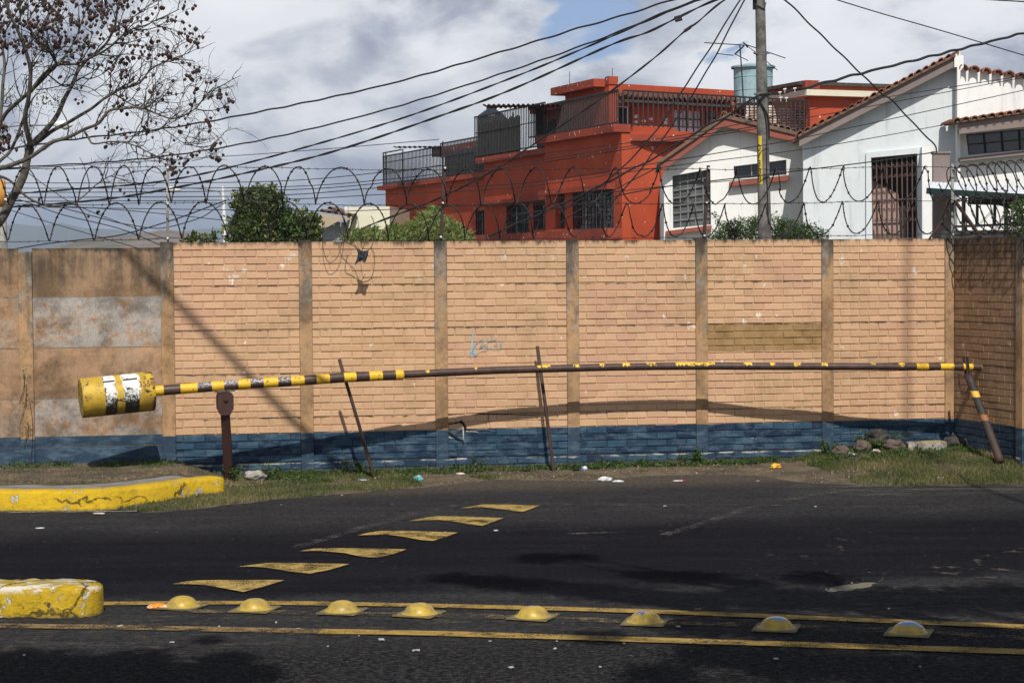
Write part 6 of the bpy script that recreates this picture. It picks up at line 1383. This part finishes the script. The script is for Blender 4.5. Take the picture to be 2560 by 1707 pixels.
# ---- grass and weeds on the ground
def blades(mb, rr, P_, h_, w_, v, lean=.5):
    a = rr.uniform(0, 6.28); d_ = Vector((math.cos(a), math.sin(a), 0)); l = Vector((rr.gauss(0, lean), rr.gauss(0, lean), 1)).normalized()*h_
    mb.mesh([P_-d_*w_, P_+d_*w_, P_+l], [(0, 1, 2)], 0, min(1, max(0, v)))
rr = random.Random(31); mb = MB()
def dens(s_, e): # e: 0 at edge, 1 at wall
    return 1
cnt = 0
while cnt < 85000:
    s_ = rr.uniform(S0, 11.5); de = interp(s_, ess, esd); e = rr.random(); d_ = de*(1-e)
    n1 = mn.noise(Vector((s_*1.3, d_*2.2, 4))); n2 = mn.noise(Vector((s_*4, d_*6, 8)))
    if s_ < 4.0: dn = .22+.9*n1+.3*n2 + (.35 if e < .35 else 0)+(.35 if e > .85 else 0) - (.75 if s_ > 2.6 and e < .8 else 0)
    elif s_ < 7.2: dn = (.55 if e > .86 else -.5)+.5*n2 + (.5 if (4.1 < s_ < 5.3 and .15 < e < .35) else 0)+(.3 if s_ > 6.2 and .4 < e < .8 else 0)
    else: dn = .55+.8*n1+.3*n2
    if rr.random() > dn: continue
    cnt += 1; P_ = Wp(s_, d_, vergez(s_, d_)-.004); dry = .5+.9*mn.noise(Vector((s_*1.1, d_*1.6, 20)))
    blades(mb, rr, P_, rr.uniform(.015, .06)*(1.3 if s_ > 7.2 else 1)*(1.7 if e > .9 and s_ < 7 else 1), .0045, rr.random()*.6+dry*.55-.10)
tag(mb.build('grass', M_grass, fix=False), 'short patchy green and straw coloured grass on the verge along the wall foot', 'grass', kind='stuff')
mb = MB(); cnt = 0
while cnt < 24000:
    s_ = rr.uniform(ks[0]*.9, .9); dm = soild(s_); d_ = rr.uniform(0, dm); dk = interp(s_, ks, kd); n1 = mn.noise(Vector((s_*1.5, d_*3, 14)))
    if rr.random() > .55+.5*n1: continue
    cnt += 1; P_ = Wp(s_, d_, islandz(s_, d_, dk)+.012); green = mn.noise(Vector((s_*1.6, d_*3.5, 40))) > .18
    blades(mb, rr, P_, rr.uniform(.012, .035)*(1.7 if green else 1), .004, rr.random()*.35 if green else .45+rr.random()*.5, .9)
tag(mb.build('dry_grass', M_dryg, fix=False), 'dry brown grass with green tufts on the raised soil behind the long kerb', 'grass', kind='stuff')
# low creeping weeds along the wall foot
mb = MB(); pts = []; var = []
for k in range(250):
    s_ = rr.choice((rr.uniform(.9, 11), rr.uniform(.9, 3.5), rr.uniform(4.2, 7), rr.uniform(7.2, 9.4))); d_ = abs(rr.gauss(.06, .07))+.015 if s_ < 7.2 else rr.uniform(.02, .9)
    if s_ < 3 and rr.random() < .35: d_ = rr.uniform(.1, .8)
    r0_ = rr.uniform(.04, .13); hh = rr.uniform(.02, .07)*(1.6 if rr.random() < .2 else 1)
    for i in range(int(60*r0_/.08)):
        a = rr.uniform(0, 6.28); q = r0_*math.sqrt(rr.random()); s2, d2 = s_+q*math.cos(a), max(.012, d_+q*math.sin(a)); pts.append(Wp(s2, d2, vergez(s2, d2)+hh*rr.random()*(1-q/r0_*.6))); var.append(rr.random())
for k in range(16):
    s_ = rr.uniform(-3.6, .9); d_ = rr.uniform(.05, .6)
    for i in range(70): s2, d2 = s_+rr.gauss(0, .08), max(.02, d_+rr.gauss(0, .05)); pts.append(Wp(s2, d2, islandz(s2, d2, 1.3)+.02+.04*rr.random())); var.append(rr.random())
cards(mb, pts, .033, rr, .6, var, .6); tag(mb.build('creeping_weeds', M_weed, fix=False), 'low leafy green weeds creeping along the foot of the walls', 'weeds', kind='stuff')
mb = MB()   # dry fallen leaves
pts = []
for k in range(1100):
    s_ = rr.uniform(.6, 11); de = interp(s_, ess, esd); d_ = de*rr.random(); pts.append(Wp(s_, d_, vergez(s_, d_)+.008))
for k in range(90): s_ = rr.uniform(-4, .6); d_ = rr.uniform(.02, .7); pts.append(Wp(s_, d_, islandz(s_, d_, 1.3)+.03))
cards(mb, pts, .03, rr, 0, None, .55, .3); tag(mb.build('fallen_leaves', leafmat('dry_fallen_leaves', (.14, .09, .05), (.26, .18, .10), (.42, .33, .22)), fix=False), 'dry brown leaves scattered over the verge by the wall', 'leaves', kind='stuff')
def weedplant(name, label, base, h_, n, size, seed, w_=.12, cat='plant', stems=5, mat_=None):
    rr = random.Random(seed); t = thing(name, label, cat, base); mb = MB(); ml = MB()
    for k in range(stems):
        a = rr.uniform(0, 6.28); top_ = base+Vector((math.cos(a)*w_*rr.random(), math.sin(a)*w_*.5*rr.random(), h_*rr.uniform(.6, 1))); pth = smooth_path([base, (base+top_)/2+Vector((rr.gauss(0, .02), 0, .02)), top_], 4); mb.tube(pth, .003, 4)
        cards(ml, [p+Vector((rr.gauss(0, size*.7), rr.gauss(0, size*.5), rr.gauss(0, size*.5))) for p in pth for _ in range(max(1, n//stems//9))], size, rr, .3, None, .6)
    mb.build('stem', M_barkd, t); ml.build('leaves', mat_ or M_weed, t, fix=False); return t
wz = lambda px, py, d_: (lambda q: Wp(q[0], d_, vergez(q[0], d_)))(sd(WL.pt(px, py, d_)))
weedplant('wall_weed', 'leafy weed growing beside the foot of the pivot post', wz(590, 1200, .55), .20, 220, .03, 1)
weedplant('wall_weed', 'green weed beside the pale stone next to the pivot post', wz(672, 1200, .40), .18, 240, .03, 2)
weedplant('wall_weed', 'spindly weed against the blue dado left of the first rod', wz(865, 1190, .10), .24, 160, .026, 3, .1)
weedplant('wall_weed', 'bushy weed against the wall just left of the first rod foot', wz(900, 1190, .08), .14, 220, .028, 4)
weedplant('wall_weed', 'feathery tuft at the foot of the wall below the cracked panel', wz(1195, 1185, .06), .15, 200, .02, 5)
weedplant('wall_weed', 'dark weed tuft under the middle wall post', wz(1440, 1185, .35), .09, 200, .024, 6)
weedplant('wall_weed', 'tall tuft with broad dark leaves at the post below the ochre band', wz(1742, 1165, .06), .17, 260, .036, 7)
weedplant('wall_weed', 'grassy tuft left of the broad leaved weed', wz(1700, 1172, .05), .13, 300, .02, 8)
weedplant('wall_weed', 'leafy plant left of the rock pile', wz(2068, 1150, .25), .17, 300, .034, 9, .16)
weedplant('wall_weed', 'upright leafy plant between the dark rock and the wall', wz(2152, 1125, .12), .24, 260, .032, 10)
weedplant('wall_weed', 'small light leaved plant right of the dark rock', wz(2245, 1118, .10), .20, 170, .028, 11)
weedplant('wall_weed', 'green plant sprouting between the two brown rocks', wz(2195, 1150, .35), .16, 360, .032, 12, .16)
# dangling dry plant on the left plain wall
t = thing('hanging_weed', 'withered spindly weed hanging from the joint of the left plain wall post', 'plant', WL.pt(68, 990, .03)); mb = MB()
for a, b in (((60, 935), (48, 1010)), ((66, 960), (50, 1060)), ((70, 1055), (60, 1110)), ((74, 1000), (78, 1140)), ((74, 1140), (75, 1180))): mb.tube(smooth_path([WL.pt(*a, .04), WL.pt((a[0]+b[0])/2+6, (a[1]+b[1])/2-6, .06), WL.pt(*b, .05)], 5), .003, 4)
mb.build('stem', M_twig, t); mb = MB(); rr = random.Random(5); cards(mb, [WL.pt(rr.gauss(x, 7), rr.gauss(y, 9), .05) for x, y in ((62, 945), (66, 1000), (68, 1065), (72, 1100)) for _ in range(22)], .03, rr, 0, None, .3); mb.build('leaves', M_weed, t, fix=False)
# ---- rocks
def rock(name, label, c, dims, mat_, seed, rough=.28, cat='rock', cut=None, parts=None):
    import bmesh
    bm = bmesh.new(); bmesh.ops.create_icosphere(bm, subdivisions=4, radius=1)
    for v in bm.verts:
        p = v.co.normalized(); q = 1+rough*mn.noise(p*1.6+Vector((seed, 0, 0)))+rough*.5*mn.noise(p*4+Vector((seed, 3, 0)))+rough*.22*mn.noise(p*11+Vector((0, seed, 0)))
        v.co = Vector((p.x*dims[0]/2*q, p.y*dims[1]/2*q, p.z*dims[2]/2*q))
    m_ = MB(); m_.mesh([Vector(c)+v.co for v in bm.verts], [tuple(x.index for x in f.verts) for f in bm.faces]); bm.free()
    o = m_.build(name, mat_, smooth=True); return tag(o, label, cat)
def wr(px, py, d_, hz): q = wz(px, py, d_); return (q.x, q.y, q.z+hz)
rock('rock', 'dark jagged rock on top of the pile against the blue wall', wr(2192, 1110, .16, .12), (.30, .22, .21), M_rockd, 3, .5)
rock('rock', 'brown rock at the left front of the rock pile', wr(2103, 1150, .42, .05), (.20, .16, .14), M_rock, 5)
rock('rock', 'round light brown rock, second from the left of the pile', wr(2156, 1148, .42, .06), (.19, .16, .15), M_rock, 8)
rock('rock', 'wide brown rock right of the middle of the pile', wr(2236, 1140, .36, .06), (.27, .2, .15), M_rock, 12, .35)
rock('rock', 'mossy dark lump with dry grass right of the yellow topped slab', wr(2385, 1120, .30, .05), (.30, .24, .17), M_rockd, 15, .35)
rock('stone', 'pale flat topped stone in the weeds near the pivot post', wr(637, 1195, .42, .045), (.25, .2, .13), M_stone, 20, .25, 'stone')
rock('rubble', 'small pale pile of rubble behind the yellow topped slab', wr(2300, 1122, .16, .03), (.26, .14, .11), M_stone, 25, .6, 'rubble')
t = thing('concrete_slab', 'broken concrete slab with faded yellow top leaning on the rock pile', 'slab', wz(2312, 1140, .38)); q = wz(2312, 1140, .38)
mb = MB(); ol = [(-.24, -.10), (-.10, -.13), (.18, -.11), (.25, -.05), (.22, .08), (.05, .12), (-.2, .09)]
mb.prism([q+WU*a-WN*b+Vector((0, 0, .085+.02*a)) for a, b in ol], [q+WU*a*1.04-WN*b*1.04+Vector((0, 0, -.02)) for a, b in ol]); mb.build('slab_body', M_stone, t)
mb = MB(); mb.prism([q+WU*a*.7+WU*.05-WN*b*.7-WN*.02+Vector((0, 0, .091+.02*a)) for a, b in ol], [q+WU*a*.7+WU*.05-WN*b*.7-WN*.02+Vector((0, 0, .084+.02*a)) for a, b in ol]); mb.build('yellow_top', paintmat('faded_yellow_top', (.42, .31, .08), chip=.55), t)
# ---- litter
def lit(name, label, c, dims, mat_, seed, rough=.45, cat='litter', grp=None): o = rock(name, label, c, dims, mat_, seed, rough, cat); o['group'] = grp or 'litter on the verge and road'; return o
L_w = pbr('white_plastic_film', (.62, .62, .62), (.45, .46, .47), sc_=20, rough=.4, bs=30, bstr=1, bd=.01); L_y = pbr('yellow_wrapper', (.75, .50, .02), (.70, .25, .03), sc_=22, rough=.4); L_c = pbr('turquoise_wrapper', (.08, .42, .36), (.45, .12, .42), sc_=18, rough=.4, lo=.5, hi=.55)
L_r = pbr('red_white_wrapper', (.45, .03, .03), (.62, .62, .64), sc_=14, rough=.4, lo=.45, hi=.5); L_o = pbr('orange_reflector', (.75, .22, .02), (.62, .55, .42), sc_=10, rough=.4, lo=.5, hi=.54); L_k = pbr('black_bag_film', (.012, .012, .013), rough=.3, bs=30, bstr=1, bd=.02); L_t = pbr('pale_cardboard', (.50, .38, .26), (.55, .50, .42), sc_=9)
L_b = pbr('blue_white_wrapper', (.25, .27, .55), (.6, .62, .66), sc_=20, lo=.45, hi=.5)
lit('plastic_bag', 'crumpled black plastic bag on the dry grass by the left wall', Wp(sd(WL.pt(146, 1160, .2))[0], .2, .235), (.20, .12, .10), L_k, 2, .6, 'bag')
vz = lambda px, py, h_: (lambda g0: (g0.x, g0.y, h_+max(roadz(g0.x, g0.y), (vergez(*sd(g0)) if sd(g0)[1] < interp(sd(g0)[0], ess, esd) else 0))))(ground(px, py, .02))
lit('plastic_bottle', 'crushed translucent plastic bottle lying on the grass by the middle post', vz(1512, 1199, .025), (.15, .07, .06), L_w, 4, .3, 'bottle'); lit('plastic_bag', 'thin white plastic film trailing right of the crushed bottle', vz(1545, 1201, .012), (.12, .04, .028), L_w, 5, .3, 'bag')
lit('wrapper', 'bright yellow crumpled wrapper on bare dirt', vz(1939, 1177, .02), (.12, .07, .06), L_y, 6, .5, 'wrapper')
lit('wrapper', 'turquoise and purple crumpled wrapper on the dry verge', vz(1046, 1203, .025), (.09, .07, .075), L_c, 7, .5, 'wrapper')
lit('wrapper', 'red and silver crumpled can on the right grass', vz(2190, 1166, .04), (.09, .06, .05), L_r, 8, .35, 'wrapper')
lit('wrapper', 'silver and dark foil wrapper left of the red can', vz(2130, 1169, .03), (.11, .05, .035), pbr('foil', (.45, .47, .5), (.05, .05, .06), sc_=16, lo=.45, hi=.5, rough=.3), 9, .5, 'wrapper')
lit('wrapper', 'white and red scrap in the far right corner grass', vz(2530, 1150, .11), (.07, .05, .05), L_r, 10, .4, 'wrapper')
lit('wrapper', 'blue and white wrapper under the middle post weeds', vz(1460, 1181, .02), (.08, .05, .05), L_b, 11, .5, 'wrapper')
lit('stick', 'white stick with red end on the dirt', vz(1697, 1199, .008), (.14, .02, .016), L_w, 12, .15, 'litter'); lit('stick_end', 'small red tip beside the white stick', vz(1710, 1199, .010), (.035, .022, .018), pbr('red_plastic', (.5, .02, .03)), 12, .1, 'litter')
lit('cardboard_scrap', 'tan piece of broken tile by the wall below the crack', vz(1152, 1190, .012), (.10, .05, .03), L_t, 13, .3, 'tile piece')
lit('paper_scrap', 'flat white paper at the grass edge under the slab', vz(2352, 1200, .006), (.08, .04, .012), L_w, 14, .2, 'paper')
lit('reflector', 'broken orange and cream road reflector beside the first dome', (*ground(394, 1521)[:2], roadz(*ground(394, 1521)[:2])+.016), (.15, .10, .045), L_o, 15, .2, 'reflector')
lit('paper_scrap', 'blue grey flattened paper at the foot of the first rod', vz(905, 1203, .008), (.11, .05, .015), L_b, 16, .3, 'paper')
lit('leaf', 'large pale dead leaf by the kerb edge line', vz(247, 1280, .008), (.12, .05, .016), L_t, 17, .3, 'leaf'); lit('leaf', 'single pale leaf on the far roadway at the left', vz(100, 1316, .006), (.08, .035, .012), L_w, 18, .3, 'leaf')
lit('metal_scrap', 'flattened grey scrap at the right edge of the sixth dome', vz(1660, 1543, .008), (.13, .06, .012), pbr('dull_grey_metal', (.16, .17, .16)), 19, .3, 'scrap')
marks = [(128, 1500, 'near kerb block'), (394, 1521, 'broken orange reflector'), (456, 1519, 'first dome stud'), (637, 1526, 'second dome stud'), (856, 1531, 'third dome stud'), (1049, 1537, 'fourth dome stud'), (1333, 1545, 'fifth dome stud'), (1613, 1557, 'sixth dome stud'), (1941, 1571, 'seventh dome stud'), (2272, 1584, 'last dome stud'), (573, 1217, 'pivot post foot'), (637, 1195, 'pale stone'), (938, 1201, 'first rod foot'), (1385, 1182, 'second rod foot'), (1512, 1199, 'crushed bottle'), (1939, 1177, 'yellow wrapper'), (2190, 1166, 'red can'), (1105, 1272, 'farthest fin marking'), (1230, 1322, 'second farthest fin marking'), (2128, 1460, 'pothole'), (2497, 1142, 'leaning boom rest foot'), (1697, 1199, 'white stick'), (1046, 1203, 'turquoise wrapper'), (2103, 1150, 'left front rock')]
used_l = set(); L_s = pbr('dull_white_scrap', (.30, .30, .29), (.42, .42, .40), sc_=20); L_t2 = pbr('dull_tan_scrap', (.25, .19, .13))
def scrap_label(px, py, colr):
    near = sorted(marks, key=lambda q: (q[0]-px)**2+((q[1]-py)*2.2)**2)
    for a_ in range(6):
        n0 = near[a_]; dx_, dy_ = px-n0[0], (py-n0[1])*2.2
        rel = ('right of' if dx_ > 0 else 'left of') if abs(dx_) > abs(dy_) else ('in front of' if dy_ > 0 else 'behind')
        for wd_ in ('small', 'tiny', 'little'):
            l = '%s %s scrap lying %s the %s' % (wd_, colr, rel, n0[2])
            if l not in used_l and wd_ == 'small': used_l.add(l); return l
    l = '%s scrap between the %s and the %s' % (colr, near[0][2], near[1][2])
    used_l.add(l); return l
for i, (px, py) in enumerate([(520, 1237), (577, 1237), (578, 1218), (855, 1234), (870, 1214), (612, 1247), (703, 1257), (568, 1246), (1113, 1325), (1240, 1322), (1662, 1261), (2039, 1262), (1745, 1518), (548, 1560), (630, 1568), (746, 1566), (897, 1583), (953, 1593), (1225, 1596), (1388, 1615), (1560, 1602), (1278, 1662), (1500, 1660), (690, 1550), (588, 1524), (1695, 1560), (2222, 1515), (60, 1632), (1774, 1600), (1392, 1596), (820, 1609), (430, 1600), (980, 1256), (2240, 1196), (2080, 1188), (2452, 1190), (1895, 1199), (1310, 1175), (1040, 1620), (1940, 1640), (2300, 1660), (300, 1560)]):
    c = vz(px, py, .006); s_ = rr.uniform(.009, .026); m_ = MB(); a = rr.uniform(0, 3.1)
    u_ = Vector((math.cos(a), math.sin(a), 0)); v_ = Vector((-math.sin(a), math.cos(a), 0)); c = Vector(c)
    f_ = [c+u_*s_*x+v_*s_*.6*y+Vector((0, 0, z*s_)) for x, y, z in ((-1, -.7, .1), (-.2, -1, .35), (.9, -.5, .05), (1, .5, .3), (.1, .9, 0), (-.8, .6, .25))]; m_.prism(f_, [p-Vector((0, 0, .004)) for p in f_])
    tag(m_.build('litter_scrap', L_s if i % 4 else L_t2), scrap_label(px, py, 'white' if i % 4 else 'tan'), 'litter', 'small pale litter scraps')
# ================================================================== OUTSIDE THE FRAME: what throws the shadows
def shadetree(name, label, trunk, spots, seed, n, size=.10):
    rr = random.Random(seed); t = thing(name, label, 'tree', trunk); cl = []
    for px, py, r_, z in spots: g0 = ground(px, py); cl.append((g0+SUN*(z/SUN.z), r_))
    mb = MB(); clumps(mb, cl, n, size, rr, .15, .55); mb.build('crown', M_leafd, t, fix=False)
    mb = MB(); fk = Vector(trunk)+Vector((0, 0, 4.6)); mb.tube([Vector(trunk)-Vector((0, 0, .1)), fk], [.2, .15], 10)
    for c, r_ in cl: mb.tube([fk, fk*.5+c*.5+Vector((0, 0, .5)), c], [.06, .04, .015], 5)
    mb.build('trunk', M_bark, t, smooth=True)
shadetree('street_tree', 'leafy roadside tree standing to the right beside the viewer', (5.6, 5.5, 0), [(1130, 1445, .22, 8), (1230, 1455, .3, 8.2), (1350, 1395, .25, 8.6), (1450, 1392, .18, 8.5), (1330, 1465, .3, 8), (1480, 1480, .32, 7.8), (1600, 1490, .35, 8), (1640, 1440, .28, 8), (1760, 1445, .3, 8.2), (1880, 1462, .22, 8.3), (1740, 1500, .32, 8), (1880, 1500, .4, 7.7), (2040, 1500, .45, 7.9), (2030, 1445, .3, 8.3), (2260, 1500, .5, 7.6), (2420, 1500, .5, 7.8), (2560, 1490, .5, 7.5), (1750, 1560, .4, 7.5), (1950, 1570, .5, 7.6), (2150, 1580, .5, 7.3), (2350, 1600, .55, 7.5), (2550, 1620, .6, 7.2), (1800, 1640, .35, 7.2), (2000, 1660, .5, 7.3), (2250, 1680, .5, 7.1), (2500, 1700, .5, 7), (1650, 1690, .3, 7), (1500, 1590, .2, 7.4)], 77, 26000)
shadetree('street_tree', 'leafy roadside tree standing to the left beside the viewer', (-4.6, 3.5, 0), [(60, 1660, .4, 7.5), (200, 1680, .4, 7.5), (330, 1650, .28, 7.6), (420, 1690, .35, 7.4), (560, 1650, .22, 7.5), (600, 1690, .3, 7.3), (120, 1715, .5, 7.2), (-60, 1700, .6, 7.4), (520, 1600, .12, 7.5), (0, 1470, .15, 8)], 78, 9000)
# street pole whose thin shadow climbs the last brick bay
gpl = WL.pt(2268, 1000, 0)+Vector((.083, -1, 0))*11.5; gpl.z = 0
t = thing('sign_pole', 'slim metal pole by the road outside the view on the right', 'pole', gpl); mb = MB(); mb.tube([gpl-Vector((0, 0, .1)), gpl+Vector((0, 0, 17.5))], .026, 10); mb.build('shaft', M_wirelt, t, smooth=True)
A = WL.pt(296, 612, 0)+Vector((.083, -1, 1.2))*7.6; B = WL.pt(751, 1072, 0)+Vector((.083, -1, 1.2))*6.4; dAB = B-A
mb = MB(); mb.tube([A-dAB*1.3, A, B, B+dAB*.4], .038, 8); tag(mb.build('overhead_cable', M_black), 'thick drop cable hanging above the road in front of the left wall', 'cable', 'overhead cables')
t = thing('service_pole', 'wooden service pole across the road outside the view', 'pole', (A-dAB*1.3).xy.to_3d()); mb = MB(); q = A-dAB*1.3; mb.tube([(q.x, q.y, -.1), (q.x, q.y, q.z+.3)], [.13, .10], 10); mb.build('shaft', M_bark, t)
q = B+dAB*.4; t = thing('service_box', 'small meter post that the drop cable runs down to', 'post', (q.x, q.y, 0)) if False else None
# ================================================================== HAZE
HAZE = True
if HAZE:
    mb = MB(); mb.hexa([(-9500, -9500, -1.2), (9500, -9500, -1.2), (9500, 6400, -1.2), (-9500, 6400, -1.2)], [(-9500, -9500, 170), (9500, -9500, 170), (9500, 6400, 170), (-9500, 6400, 170)])
    mt = bpy.data.materials.new('air'); mt.use_nodes = True; nn = NT(mt.node_tree); nn.N.clear(); o_ = nn.new('ShaderNodeOutputMaterial'); v_ = nn.new('ShaderNodeVolumePrincipled')
    v_.inputs['Color'].default_value = (.70, .83, 1, 1); v_.inputs['Density'].default_value = .00022; v_.inputs['Anisotropy'].default_value = .2; nn.L.new(v_.outputs[0], o_.inputs['Volume'])
    hz = mb.build('haze', mt); hz['kind'] = 'stuff'; hz['label'] = 'pale blue haze in the air'; hz['category'] = 'haze'
